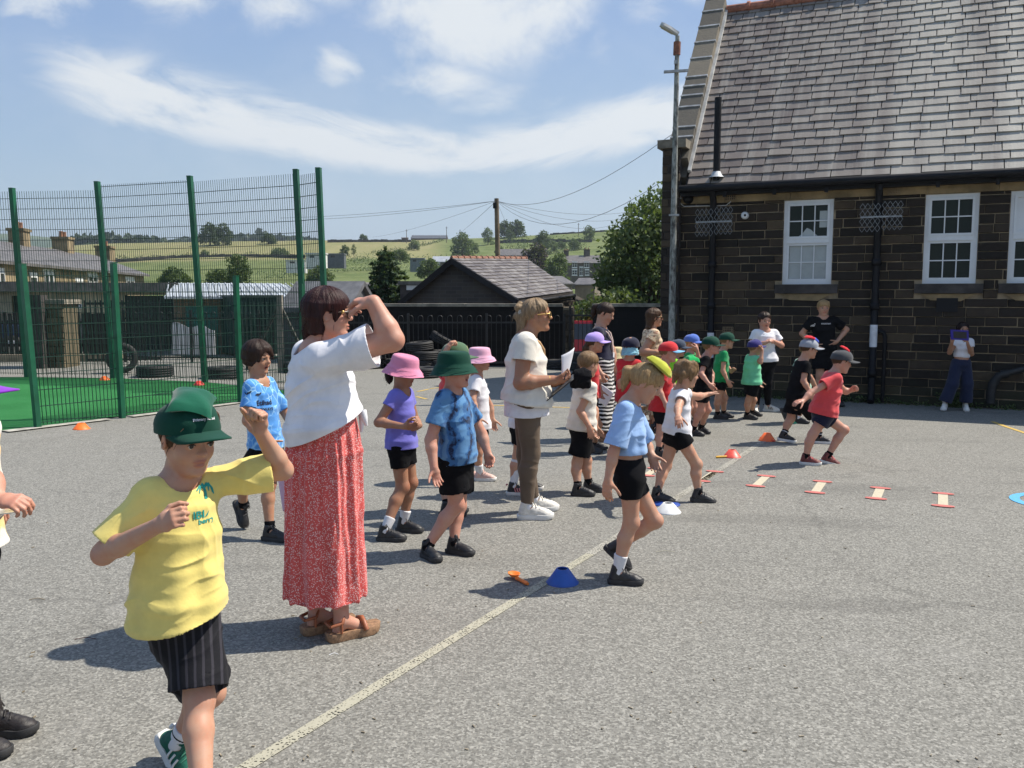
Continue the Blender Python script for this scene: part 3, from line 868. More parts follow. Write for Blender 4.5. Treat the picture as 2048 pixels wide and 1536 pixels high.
    lp.tube([P(a, max(b, .0), .13) for a, b in pts], [.06, .06, .062, .058, .045, .04], 12); lp.tube([P(a, b, .13) for a, b in ((pts[3][0] + .03, pts[3][1] + .02), (pts[3][0] + .12, pts[3][1] + .04))], .062, 12)
    lp.build('waste_pipe', mat((.018, .018, .018), .6, .4, 12, .6, 60), root)
build_school()
# weeds along the foot of the wall: many small leaves
def leaf_quads(C, size, r, up=.3, asp=.5):
    """C (n,3) centres -> verts, quads of diamond leaves"""
    n = len(C); R_ = np.random.RandomState(r)
    a = R_.normal(size=(n, 3)); a[:, 2] += up; a /= np.linalg.norm(a, axis=1, keepdims=True)
    b = np.cross(a, R_.normal(size=(n, 3))); b /= np.linalg.norm(b, axis=1, keepdims=True)
    s = (size * R_.uniform(.6, 1.3, n))[:, None]
    V = np.stack([C - a * s, C + b * s * asp + a * s * .1, C + a * s, C - b * s * asp + a * s * .1], 1).reshape(-1, 3)
    return V, np.arange(4 * n).reshape(n, 4)
def m_leaf(c0, c1, c2, tr=.25):
    m, t, b = newmat('foliage', .6, .3)
    f = t.attr('rnd'); col = t.ramp(f, [(.0, c0), (.5, c1), (1., c2)])
    col = t.mix(t.math('MULTIPLY', t.noise(t.coord(), 3., 3), .4), col, tuple(x * .6 for x in c1))
    t.put(b.inputs['Base Color'], col)
    tl = t.new('ShaderNodeBsdfTranslucent'); t.put(tl.inputs[0], t.mix(.5, col, (.25, .35, .05)))
    mx = t.new('ShaderNodeMixShader'); mx.inputs[0].default_value = tr
    t.link(b.outputs[0], mx.inputs[1]); t.link(tl.outputs[0], mx.inputs[2]); t.link(mx.outputs[0], t.n['Material Output'].inputs[0])
    return m
L_MID = m_leaf((.034, .064, .024), (.085, .125, .045), (.165, .205, .095), .32)
L_DARK = m_leaf((.018, .038, .014), (.036, .066, .022), (.075, .110, .040))
L_CON = m_leaf((.014, .036, .018), (.030, .066, .028), (.075, .125, .045), .2)
L_LIGHT = m_leaf((.05, .085, .025), (.085, .13, .04), (.15, .19, .085))
L_PURP = m_leaf((.012, .008, .010), (.028, .014, .018), (.05, .025, .03))
L_HAZE = m_leaf((.025, .045, .025), (.035, .062, .03), (.06, .09, .045), .1)
M_BARK = mat((.09, .07, .05), .9, .4, 6, .8, 30)
def weeds():
    R_ = np.random.RandomState(3); P_ = []
    for s in list(np.linspace(.4, 7.5, 60)) + [4.15, 4.2, 4.25, 4.3, 4.35, 6.6, 6.7, 6.8] * 3:
        n = R_.randint(6, 26); h = R_.uniform(.03, .13)
        if 4.1 < s < 4.4: n, h = 40, .22
        P_.append(np.stack([bw(s, 0, .12 + .0) + BU * R_.normal(0, .05) + BN * R_.normal(0, .035) + ZU * R_.uniform(.0, h) for _ in range(n)]))
    C = np.concatenate(P_); V, Q = leaf_quads(C, .022, 4, 1.)
    o = link_mesh('weeds', V, Q, L_MID, attrs={'rnd': np.repeat(R_.uniform(0, 1, len(C)), 4)}); tag(o, kind='stuff')
weeds()

# lamp post in front of the corner
def lamp_post():
    b0 = gp(1341, 797); Y = b0[1]; L = thing('street_lamp', 'tall flaking white and rusty lamp post at the corner of the school building', 'street lamp', b0)
    m, t, b = newmat('flaking_paint', .6, .4); co = t.coord()
    n = t.noise(t.coord((1, 1, .35)), 14, 6, .7)
    col = t.ramp(n, [(.38, (.03, .026, .024)), (.47, (.14, .145, .13)), (.60, (.34, .35, .32)), (.70, (.10, .06, .04))])
    t.put(b.inputs['Base Color'], col)
    top = at(1355, 72, Y); mid = at(1349, 345, Y)
    p = MB(); p.tube([b0, lerp(b0, mid, .5), mid, top], [.056, .051, .044, .033], 12); p.build('post', m, L)
    p = MB(); p.tube([at(1353.5, 110, Y), at(1354.5, 84, Y)], .055, 10); p.build('rusty_sleeve', mat((.20, .08, .05), .8, .4, 20), L)
    e = at(1321, 50, Y); j = at(1356, 70, Y); d = nrm(e - j)
    h = MB(); up = nrm(np.cross(np.cross(d, ZU), d))
    if up[2] < 0: up = -up
    sd = np.cross(d, up)
    prof = [(0, .035), (.06, .05), (.16, .075), (.26, .07), (.31, .03)]
    rings = []
    for (q, w) in prof:
        c = j + d * q
        rings.append([c - sd * w + up * .0, c - sd * w * .8 + up * .04, c + sd * w * .8 + up * .04, c + sd * w, c + sd * w * .7 - up * .02, c - sd * w * .7 - up * .02])
    for a, b_ in zip(rings[:-1], rings[1:]):
        for k in range(6): h.add([a[k], a[(k+1) % 6], b_[(k+1) % 6], b_[k]], [(0, 1, 2, 3)])
    h.poly(rings[0][::-1]); h.poly(rings[-1]); h.build('lamp_head', mat((.42, .43, .43), .45, .15, 10), L)
    g = MB(); g.obox(j + d * .08 - sd * .045 - up * .026, d * .2, sd * .09, up * .008); g.build('lamp_glass', mat((.35, .33, .26), .3, .1, 9), L)
    c = MB(); c.bar(at(1328, 144, Y - .06), at(1376, 141, Y - .06), .05, .035); c.build('crossbar', mat((.33, .34, .35), .5, .3, 10), L)
    k = MB(); k.bar(at(1338, 430, Y - .07), at(1358, 430, Y - .07), .03); k.bar(at(1352, 120, Y - .06), at(1352, 128, Y - .06), .05); k.build('bracket', M_GALV2, L)
M_GALV2 = mat((.30, .31, .31), .5, .3, 20, metal=.5)
lamp_post()

# ================================================================== court fences
M_FGREEN = mat((.005, .085, .040), .42, .22, 4, .05, 60)
M_FWIRE = mat((.004, .032, .018), .5, .2, 4)
def mesh_panel(mb, p0, p1, z0, z1, off, sx=.05, sz=.2, r=.0052, twin=True):
    d = p1 - p0; L = np.linalg.norm(d[:2]); dd = d / L; sd = nrm(A(-d[1], d[0], 0))
    n = int(L / sx)
    for i in range(n + 1):
        q = p0 + dd * (i * L / n) + off(i / n)
        zt = z1
        a = q + ZU * z0 + (lean(i / n, z0) if lean else 0); b = q + ZU * zt + (lean(i / n, zt) if lean else 0)
        mb.add([a + dd * r + 0*ZU, a + sd * r, a - dd * r, a - sd * r, b + dd * r, b + sd * r, b - dd * r, b - sd * r], [(0, 1, 5, 4), (1, 2, 6, 5), (2, 3, 7, 6), (3, 0, 4, 7)])
    m = int((z1 - z0) / sz)
    for k in range(m + 1):
        z = z0 + .03 + k * sz
        if z > z1: break
        for o in ((-.007, .007) if twin else (0,)):
            a = p0 + ZU * z + (lean(0, z) if lean else 0) + sd * o; b = p1 + ZU * z + (lean(1, z) if lean else 0) + sd * o
            mb.bar(a, b, .008, .008)
lean = None
def fence_front():
    L = thing('mesh_fence', 'low green weld-mesh fence along the near side of the green turf court', 'fence', FB[0], 'green weld-mesh fence runs of the court')
    tops = [at(44, 530, FB[0][1]), at(226, 527, FB[1][1]), at(471, 553, FB[2][1])]
    global lean
    for i, (b, tp) in enumerate(zip(FB, tops)):
        m = MB(); d = tp - b; k = fdir
        sd = nrm(A(fdir[1], -fdir[0], 0)); w = .06
        m.obox(b - k * w/2 - sd * .03, k * w, sd * .075, tp - b)
        m.obox(tp - k * w/2 - sd * .03 + ZU*.003, k * w * 1.04, sd * .078, ZU * .012)
        m.build('post', M_FGREEN, L)
    for i in (0, 1):
        m = MB(); H_ = 1.93 if i == 0 else 1.78
        ls = [(tops[i] - FB[i]) / (tops[i][2]), (tops[i+1] - FB[i+1]) / tops[i+1][2]]
        lean = lambda f, z: (lerp(ls[0], ls[1], f) * A(1, 1, 0)) * z
        mesh_panel(m, FB[i] + A(0, .045, 0), FB[i+1] + A(0, .045, 0), .03, H_, lambda f: 0)
        m.build('mesh_panel', M_FWIRE, L)
    # far run from the third post to the corner
    b = CORNER - fdir * .08 + A(0, -.1, 0); m = MB(); lean = None
    mesh_panel(m, FB[2] + A(0, .045, 0), b, .03, 1.75, lambda f: 0); m.build('mesh_panel', M_FWIRE, L)
    m = MB(); m.box(b - A(.03, .03, 0), b + A(.03, .03, 1.8)); m.build('post', M_FGREEN, L)
def fence_tall():
    global lean
    L = thing('mesh_fence', 'tall green weld-mesh fence along the far side of the green turf court', 'fence', TB[1], 'green weld-mesh fence runs of the court')
    left = TB[0] + (TB[0] - TB[1]) * 1.6
    c1 = A(-3.74, 15.35, 0); c2 = A(-3.22, 14.9, 0)
    bases = [left, TB[0], TB[1], TB[2], c1, c2]
    tops = [left + ZU * 3.72 + A(-.2, 0, 0), at(26, 378, TB[0][1]), at(196, 365, TB[1][1]), at(381, 354, TB[2][1]), at(593, 341, c1[1]), at(638, 338, c2[1])]
    bases[4] = at(612, 640, c1[1]) * A(1, 1, 0); bases[5] = at(655, 640, c2[1]) * A(1, 1, 0)
    for b, tp in zip(bases, tops):
        m = MB(); k = nrm(bases[2] - bases[1]); sd = nrm(A(k[1], -k[0], 0))
        if sd[1] > 0: sd = -sd
        m.obox(b - k * .04 - sd * .02, k * .08, sd * .10, tp - b)
        m.obox(tp - k * .042 - sd * .022 + ZU*.002, k * .084, sd * .104, ZU * .015)
        for z in (.3, 1.2, 2.1, 3.0, 3.6): m.obox(lerp(b, tp, z / 3.8) + sd * .081, k * .02, sd * .012, ZU * .03)
        m.build('post', M_FGREEN, L)
    for i in range(5):
        m = MB(); p0, p1 = bases[i], bases[i+1]; t0, t1 = tops[i], tops[i+1]
        ls = [(t0 - p0) / t0[2], (t1 - p1) / t1[2]]
        lean = lambda f, z: (lerp(ls[0], ls[1], f) * A(1, 1, 0)) * z
        mesh_panel(m, p0 + A(0, .05, 0), p1 + A(0, .05, 0), .05, min(t0[2], t1[2]) - .04, lambda f: 0, .05, .4 if False else .2)
        m.build('mesh_panel', M_FWIRE, L)
    lean = None
fence_front(); fence_tall()
# ================================================================== trees and plants
def crown_pts(R_, blobs, n, shell=.55, gap=.25, gs=1.2, seed=0):
    """points spread through ellipsoid blobs, with gaps"""
    out = []
    vol = np.array([b[1][0] * b[1][1] * b[1][2] for b in blobs]) ** .67; cnt = (vol / vol.sum() * n * 1.35).astype(int) + 3
    for (c, r), k in zip(blobs, cnt):
        d = R_.normal(size=(k, 3)); d /= np.linalg.norm(d, axis=1, keepdims=True)
        q = shell + (1 - shell) * R_.uniform(0, 1, (k, 1)) ** .6
        q = q * (1 + .14 * R_.normal(size=(k, 1)))
        out.append(np.asarray(c) + d * np.asarray(r) * q)
    P = np.concatenate(out)
    keep = vnoise(P * gs, seed) > -1 + 2 * gap * .9
    return P[keep]
def tree(name, label, base, h, w, n, leaf, mt, group=None, trunk=.25, lobes=9, seed=1, asp=.55, flat=1., origin_parts=True, tr=None, low=.25):
    R_ = np.random.RandomState(seed); base = np.asarray(base, float)
    L = thing(name, label, 'tree', base, group)
    blobs = [(base + ZU * h * (.5 + low * .3), A(w * .36, w * .36, h * .33))]
    for k in range(lobes):
        a = 2 * PI * (k * .618 + R_.uniform(-.06, .06)); zf = low + (.93 - low) * (k + .5) / lobes
        rr = w * .5 * (math.sin(min(1, max(.08, (1.06 - zf) / (1.06 - low))) * PI * .62) ** .8) * .62
        s = w * R_.uniform(.14, .23)
        blobs.append((base + A(math.cos(a) * rr, math.sin(a) * rr, h * zf), A(s, s, s * R_.uniform(.7, 1.0) * flat)))
    C = crown_pts(R_, blobs, n, gap=.22, gs=3.2 / w, seed=seed)
    V, Q = leaf_quads(C, leaf, seed + 5, .35, asp)
    cl = np.clip(.5 + .35 * vnoise(C * 5. / w, seed + 3) + .18 * R_.normal(size=len(C)), 0, 1)
    t = MB(); t0 = max(.03, w * .035)
    t.tube([base - ZU * .3, base + ZU * h * .25, base + A(w * .01, 0, h * .55), base + A(-w * .01, 0, h * .85)], [t0, t0 * .8, t0 * .5, t0 * .15], 8)
    for (c, r) in blobs[1:]:
        s0 = base + ZU * h * R_.uniform(.18, .5); t.tube([s0, lerp(s0, c, .5) + ZU * h * .03, c], [t0 * .4, t0 * .25, t0 * .06], 5)
    t.build('trunk', M_BARK, L)
    link_mesh('crown', V, Q, mt, parent=L, attrs={'rnd': np.repeat(cl, 4)})
    return L
def conifer(label, base, h, w, n, seed=2):
    R_ = np.random.RandomState(seed); base = np.asarray(base, float); L = thing('spruce_tree', label, 'tree', base)
    t = MB(); t.tube([base - ZU * .2, base + ZU * h * .6, base + ZU * h * 1.0], [.13, .07, .012], 8)
    P_ = []; 
    z = .04
    while z < .97:
        rad_ = w * .5 * (1 - z) ** .6 * R_.uniform(.8, 1.1) + .05; nb = 7
        for k in range(nb):
            a = 2 * PI * (k + R_.uniform(-.3, .3)) / nb + z * 20; rr = rad_ * R_.uniform(.65, 1.12)
            p0 = base + ZU * h * z; tip = p0 + A(math.cos(a) * rr, math.sin(a) * rr, -rr * .12 + rr * rr * .10)
            t.tube([p0, lerp(p0, tip, .5) - ZU * .04, tip], [.02, .012, .004], 4)
            m = max(12, int(n * rr / 48.)); q = R_.uniform(.15, 1, m)[:, None] ** .7
            c = p0 + (tip - p0) * q; sp = (.05 + .22 * (1 - np.abs(q - .55))) * (rr / (w * .5) * .7 + .3)
            P_.append(c + R_.normal(size=(m, 3)) * A(.5, .5, .22) * sp * .8 - ZU * .02)
        z += .035
    P_.append(base + ZU * h * (.93 + .07 * R_.uniform(0, 1, (40, 1))) + R_.normal(size=(40, 3)) * .025)
    C = np.concatenate(P_); V, Q = leaf_quads(C, .10, seed, .1, .34)
    t.build('trunk', M_BARK, L)
    cl = np.clip(.4 + .4 * vnoise(C * 2.2, 3) + .15 * R_.normal(size=len(C)), 0, 1)
    link_mesh('crown', V, Q, L_CON, parent=L, attrs={'rnd': np.repeat(cl, 4)})

b = at(1303, 590, 27); b[2] = -2.2
tree('broadleaf_tree', 'large leafy tree rising behind the black yard wall beside the school building', b, 6.95, 4.1, 13500, .085, L_MID, None, lobes=30, seed=11, low=.12)
b = at(1246, 600, 28.0); b[2] = -2.2
tree('broadleaf_tree', 'smaller leafy tree leaning out left of the large tree by the school corner', b, 5.2, 2.5, 5200, .08, L_LIGHT, None, lobes=14, seed=12, low=.1)
b = at(1172, 618, 24.5); b[2] = -1.2
tree('shrub', 'rounded green shrub behind the railings beside the red car', b, 3.0, 1.7, 2600, .07, L_LIGHT, None, lobes=9, seed=13, low=.1)
b = at(1235, 630, 25.5); b[2] = -1.6
tree('shrub', 'green shrub showing above the black wall below the large leafy tree', b, 3.3, 2.8, 4200, .075, L_MID, None, lobes=12, seed=14, low=.1)
b = at(772, 600, 32); b[2] = -1.4
conifer('dark green spruce with a thin leader behind the black yard wall', b, 4.75, 3.0, 7600, 3)

# hill and valley trees: (px, base py, height px, width px, near/far Y or None, material, label)
HT = [(420, 489, 42, 46, 395, L_DARK, 'round tree, left of a touching pair on the field skyline seen through the mesh fence'),
      (446, 490, 40, 42, 398, L_DARK, 'round tree, right of a touching pair on the field skyline seen through the mesh fence'),
      (536, 486, 17, 34, 405, L_DARK, 'low dark bush on the field skyline seen through the mesh fence'),
      (727, 480, 10, 20, 415, L_DARK, 'small dark bush alone on the skyline left of the long barn'),
      (828, 501, 20, 28, None, L_MID, 'bush on the hillside field below the long barn'),
      (925, 519, 50, 50, None, L_MID, 'broad tree on the hillside left of the telegraph pole'),
      (976, 490, 36, 28, None, L_LIGHT, 'slim pale tree standing just left of the telegraph pole'),
      (1008, 474, 30, 36, 412, L_DARK, 'dense dark tree on the skyline right behind the telegraph pole'),
      (1032, 474, 32, 42, 415, L_DARK, 'tallest domed dark tree on the skyline right of the telegraph pole'),
      (1021, 483, 24, 20, None, L_DARK, 'small round tree in front of the skyline trees right of the telegraph pole'),
      (1085, 509, 44, 42, None, L_DARK, 'dark round tree on the hill above the purple tree'),
      (1108, 506, 26, 22, None, L_MID, 'small bushy tree right of the dark round tree on the hill'),
      (1178, 484, 34, 30, None, L_LIGHT, 'lone slender tree high on the green hill left of the large tree'),
      (1070, 560, 66, 74, 190, L_PURP, 'dark purple leaved tree behind the slate outbuilding roof'),
      (1114, 566, 56, 58, 150, L_MID, 'green tree between the purple tree and the white windowed house'),
      (478, 578, 70, 58, 62, L_LIGHT, 'bright green tree behind the pale roofed shed'),
      (440, 575, 30, 60, 64, L_LIGHT, 'low bright bush behind the garage block and the mesh fence'),
      (350, 575, 34, 70, 66, L_LIGHT, 'pale green bush behind the garage roof end'),
      (640, 570, 34, 60, 95, L_MID, 'bushy scrub behind the tall mesh fence corner post'),
      (690, 512, 22, 24, 235, L_DARK, 'small conifer among the allotment sheds'),
      (708, 513, 26, 14, 235, L_DARK, 'narrow dark conifer among the allotment sheds'),
      (1000, 520, 30, 26, 240, L_DARK, 'dark tree beside the long stone house on the slope'),
      (945, 505, 22, 30, None, L_MID, 'hedge tree on the slope left of the telegraph pole'),
      (1150, 500, 20, 30, None, L_MID, 'low thorn bush along the hill wall'),
      (1122, 497, 14, 24, None, L_DARK, 'small thorn bush right of the dark hill tree'),
      (560, 512, 12, 40, None, L_MID, 'flat hedge bush by the field wall seen through the fence'),
      (410, 513, 12, 22, None, L_MID, 'tiny round bush on the field wall seen through the fence'),
      (905, 545, 22, 40, 150, L_LIGHT, 'pale garden bush left of the outbuilding roof'),
      (860, 555, 34, 56, 140, L_LIGHT, 'garden bush behind the spruce and the outbuilding'),
      (800, 520, 18, 40, 200, L_MID, 'low green bush behind the tip of the spruce')]
for i, (px, py, hp, wp, Y, mt, lab) in enumerate(HT):
    if Y is None: b = hill(px, py)
    else:
        b = at(px, py, Y)
        if Y > 120: b[2] = min(b[2], terr1(b[0], b[1]) + 1.5) if Y > 300 else b[2]
    Y = b[1]; h = hp * Y / F; w = wp * Y / F
    dn = max(.05, h * .12)
    tree('hill_tree', lab, b - ZU * dn, h + dn, w, int(420 + 26 * wp), max(.06, w * .045), mt, 'trees and bushes on the hillside', lobes=8 + (wp > 35) * 4, seed=40 + i, low=.16)
# hedges / field walls as one line each
def hedge(name, label, pts, hgt, wid, n, seed, mt=L_DARK, leafs=.28):
    R_ = np.random.RandomState(seed); P3 = [hill(*p) for p in pts]
    C = []
    for a, b in zip(P3[:-1], P3[1:]):
        k = int(n / (len(P3) - 1)); q = R_.uniform(0, 1, (k, 1)); c = a + (b - a) * q
        c[:, 2] = terr(c[:, 0], c[:, 1]) + R_.uniform(0, 1, k) ** 1.2 * hgt * (1 + .8 * vnoise(np.stack([q[:, 0] * 20, q[:, 0] * 0, q[:, 0] * 0], 1), seed)); c[:, :2] += R_.normal(size=(k, 2)) * wid
        C.append(c)
    C = np.concatenate(C); V, Q = leaf_quads(C, leafs, seed)
    o = link_mesh(name, V, Q, mt, origin=P3[0], attrs={'rnd': np.repeat(np.clip(R_.normal(.4, .25, len(C)), 0, 1), 4)})
    tag(o, label, 'hedge', 'hedges along the fields')
hedge('hedge', 'dark hedge line across the hay field seen through the tall fence', [(190, 522), (330, 515), (450, 512), (590, 513)], 1.0, .5, 1500, 5)
hedge('hedge', 'dark hedge dropping diagonally below the long barn', [(745, 507), (800, 503), (850, 491), (885, 483)], 1.2, .5, 900, 6)
hedge('hedge', 'dark hedge line on the green hill right of the telegraph pole', [(1000, 486), (1090, 484), (1180, 485)], 1.6, .5, 1100, 7)
hedge('hedge', 'scrubby bank below the upper wall on the green hill', [(1010, 499), (1060, 497), (1130, 503), (1170, 500)], 3.4, 1.4, 1600, 8)
hedge('hedge', 'scrub line at the foot of the hay field behind the caravans', [(600, 530), (680, 524), (760, 522), (850, 528), (930, 525)], 2.0, 2.5, 1800, 9, L_MID)
hedge('hedge', 'lower scrub bank below the caravans behind the tall fence', [(540, 560), (640, 545), (730, 542), (830, 545)], 2.2, 3.2, 1800, 10, L_MID)
def field_wall(label, pts, h=1.0, seed=1):
    m = MB(); P3 = []
    for (a, b) in zip(pts[:-1], pts[1:]):
        for q in np.linspace(0, 1, 14)[:-1]: P3.append(hill(*lerp(a, b, q)))
    P3.append(hill(*pts[-1])); r = random.Random(seed)
    for a, b in zip(P3[:-1], P3[1:]):
        a = A(a[0], a[1], terr1(a[0], a[1])); b = A(b[0], b[1], terr1(b[0], b[1])); m.obox(a - ZU * .5 - A(0, .25, 0), b - a, A(0, .5, 0), ZU * (.5 + h * r.uniform(.85, 1.15)))
    tag(m.build('field_wall', mat((.055, .048, .04), .95, .5, 1.5), origin=P3[0]), label, 'wall', 'dry stone walls on the hill')
field_wall('dry stone wall along the hay field skyline left of the long barn', [(655, 484), (735, 483.6), (822, 484)])
field_wall('dry stone wall along the top of the green hill left of the large tree', [(1100, 471), (1180, 467), (1245, 463)])
field_wall('dark dry stone wall crossing the hill between the telegraph pole and lone tree', [(1000, 487), (1085, 484.5), (1184, 486)], 1.4)
field_wall('dry stone wall running along the middle of the hay field behind the fence', [(215, 526), (350, 517), (480, 514), (610, 516)], 1.1)
# woods on the far left ridge: nobody could count the trees
def wood(pts, n, hgt, seed, leafs, y, mt):
    R_ = np.random.RandomState(seed); C = []
    for k in range(n):
        q = R_.uniform(); i = min(int(q * (len(pts) - 1)), len(pts) - 2); f = q * (len(pts) - 1) - i
        (x0, y0, h0), (x1, y1, h1) = pts[i], pts[i + 1]; px = x0 + (x1 - x0) * f; py = y0 + (y1 - y0) * f; hh = h0 + (h1 - h0) * f
        hh *= .8 + .35 * float(vnoise(A([px / 7., 0, 0]).reshape(1, 3), seed)[0]) + .12 * R_.normal(); c = at(px, py - max(0, hh) * R_.uniform(-.25, 1), y * R_.uniform(.97, 1.03)); C.append(c)
    C = np.array(C); V, Q = leaf_quads(C, leafs, seed, .4, .7)
    tag(link_mesh('woodland', V, Q, mt, origin=C[0], attrs={'rnd': np.repeat(np.clip(R_.normal(.4, .25, n), 0, 1), 4)}), kind='stuff')
wood([(140, 490, 14), (160, 490, 22), (240, 490, 20), (345, 492, 12)], 2600, 1, 21, 2.6, 640, L_HAZE)
wood([(350, 486, 6), (460, 486, 17), (520, 484, 19), (580, 484, 9), (640, 484, 2)], 1800, 1, 22, 3.6, 900, L_HAZE)

# ================================================================== buildings beyond the yard
M_SROOF = mat((.115, .105, .10), .55, .3, 2., .5, 12)
M_TERR = mat((.23, .175, .10), .9, .4, 1.2, .6, 14)
M_FARST = mat((.17, .14, .105), .9, .35, .8, .5, 8)
M_WHITE = mat((.68, .68, .66), .5, .08, 3)
M_DARKG = glassy((.02, .022, .024), .15)
def brickwall(c0, c1, cm, bw_=.42, bh=.14, rot=(0, 0, 0)):
    m, t, b = newmat('coursed_stone', .9, .3)
    br = t.new('ShaderNodeTexBrick'); t.link(t.coord(rot=rot), br.inputs['Vector'])
    br.inputs['Scale'].default_value = 1; br.inputs['Brick Width'].default_value = bw_; br.inputs['Row Height'].default_value = bh
    br.inputs['Mortar Size'].default_value = .008; br.inputs['Color1'].default_value = (*c0, 1); br.inputs['Color2'].default_value = (*c1, 1); br.inputs['Mortar'].default_value = (*cm, 1)
    t.put(b.inputs['Base Color'], t.mix(t.math('MULTIPLY', t.noise(t.coord(), 2, 5, .7), .6), br.outputs[0], tuple(x * .4 for x in c0)))
    t.put(b.inputs['Normal'], t.bump(br.outputs[1], -.4, .01))
    return m
def gable(label, cat, o, u, L, W, he, hr, wallm, roofm, wins=(), chims=(), over=.25, name='house', group=None, ridge=None):
    """o front-left base corner, u along the front, depth goes to the left-normal side away; wins (s0,s1,z0,z1)"""
    o = A(*o); u = nrm(A(*u)); v = A(-u[1], u[0], 0)
    R0 = thing(name, label, cat, o, group)
    P = lambda s, d, z: o + u * s + v * d + ZU * z
    m = MB(); m.prism([P(0, 0, -2), P(0, W, -2), P(0, W, he), P(0, W / 2, hr - .06), P(0, 0, he)], u * L); m.build('wall', wallm, R0)
    r = MB(); sl = (hr - he) / (W / 2)
    for sg in (0, 1):
        e = (lambda s, t, z, sg=sg: P(s, t if sg == 0 else W - t, z))
        a = [e(-over, -over, he - over * sl), e(L + over, -over, he - over * sl), e(L + over, W / 2, hr), e(-over, W / 2, hr)]
        r.prism(a, ZU * .12)
    ro = r.build('roof', roofm, R0)
    if ridge: 
        rt = MB(); s = -over
        while s < L + over: rt.tube([P(s, W/2, hr + .10), P(s + .40, W/2, hr + .10)], [.10, .10], 8, sm=False); rt.tube([P(s + .36, W/2, hr + .115), P(s + .44, W/2, hr + .115)], [.125, .125], 8, sm=False); s += .44
        rt.build('ridge_tiles', ridge, ro)
    for (s, d, w, h) in chims:
        c = MB(); zb = hr - abs(d - W/2) * sl - .3
        c.obox(P(s - w/2, d - w*.35, zb), u * w, v * w * .7, ZU * (h + .3)); c.obox(P(s - w/2 - .06, d - w*.35 - .06, zb + h + .18), u * (w + .12), v * (w * .7 + .12), ZU * .14)
        ch = c.build('chimney', wallm, ro)
        for q in (-.25, .25):
            p = MB(); p.lathe(P(s + w * q, d, zb + h + .3), [(.11, 0), (.10, .3), (.12, .34), (.001, .34)], 10); p.build('chimney_pot', mat((.30, .15, .09), .8, .3, 9), ch)
    for wv in wins:
        s0, s1, z0, z1 = wv[:4]; f = MB(); PP = lambda s, z, ofs: P(s, -ofs, z); fw = max(.06, (s1 - s0) * .07)
        slab(f, s0 - .06, s1 + .06, z0 - .14, z0 - .002, .0, .07, PP); slab(f, s0 - .06, s1 + .06, z1 + .002, z1 + .16, .0, .02, PP)
        frame_rect(f, s0, s1, z0, z1, fw, .003, .05, PP); slab(f, (s0+s1)/2 - fw*.4, (s0+s1)/2 + fw*.4, z0 + fw, z1 - fw, .004, .045, PP); slab(f, s0 + fw, s1 - fw, (z0+z1)/2 - fw*.4, (z0+z1)/2 + fw*.4, .005, .044, PP)
        wi = f.build('window', M_WHITE, R0); g = MB(); slab(g, s0 + fw*.5, s1 - fw*.5, z0 + fw*.5, z1 - fw*.5, .002, .02, PP); g.build('pane', M_DARKG, wi)
    return R0
# terrace of cottages on the left
ta, tb = at(-40, 540, 33.0), at(288, 552, 58); 
tu = nrm((tb - ta) * A(1, 1, 0)); tL = np.linalg.norm((tb - ta)[:2]); tz = 2.75
to = A(tb[0], tb[1], 0) - tu * tL
u_ = tu; vn = A(-u_[1], u_[0], 0)
def onfront(px, py):
    d = ray(px, py); n_ = A(u_[1], -u_[0], 0); t = ((to - CAM) @ n_) / (d @ n_); p = CAM + d * t; return float((p - to) @ u_), float(p[2])
def onridge(px):
    d = ray(px, 500); n_ = A(u_[1], -u_[0], 0); o2 = to + vn * 3.; t = ((o2 - CAM) @ n_) / (d @ n_); return float((CAM + d * t - to) @ u_)
tw = []
for (x0, x1, y0, y1) in ((-12, 9, 543, 577), (59, 74, 552, 577), (87, 107, 545, 577), (174, 195, 549, 572), (151, 166, 562, 578), (251, 268, 558, 569)):
    s0, zt = onfront(x0, y0); s1, zb = onfront(x1, y1); tw.append((s0, s1, zb, zt))
tw = [(a, b, c - .2, d) for a, b, c, d in tw]
gable('row of tan stone terraced cottages with a grey slate roof and chimneys', 'terraced houses', A(to[0], to[1], 0), u_, tL, 6.0, 2.92, 4.05, M_TERR, M_SROOF, tw,
      [(onridge(40), 3., 1.0, .85), (onridge(127), 3., 1.2, .85), (onridge(210), 3., 1.3, .8)], .3, 'terraced_cottages')
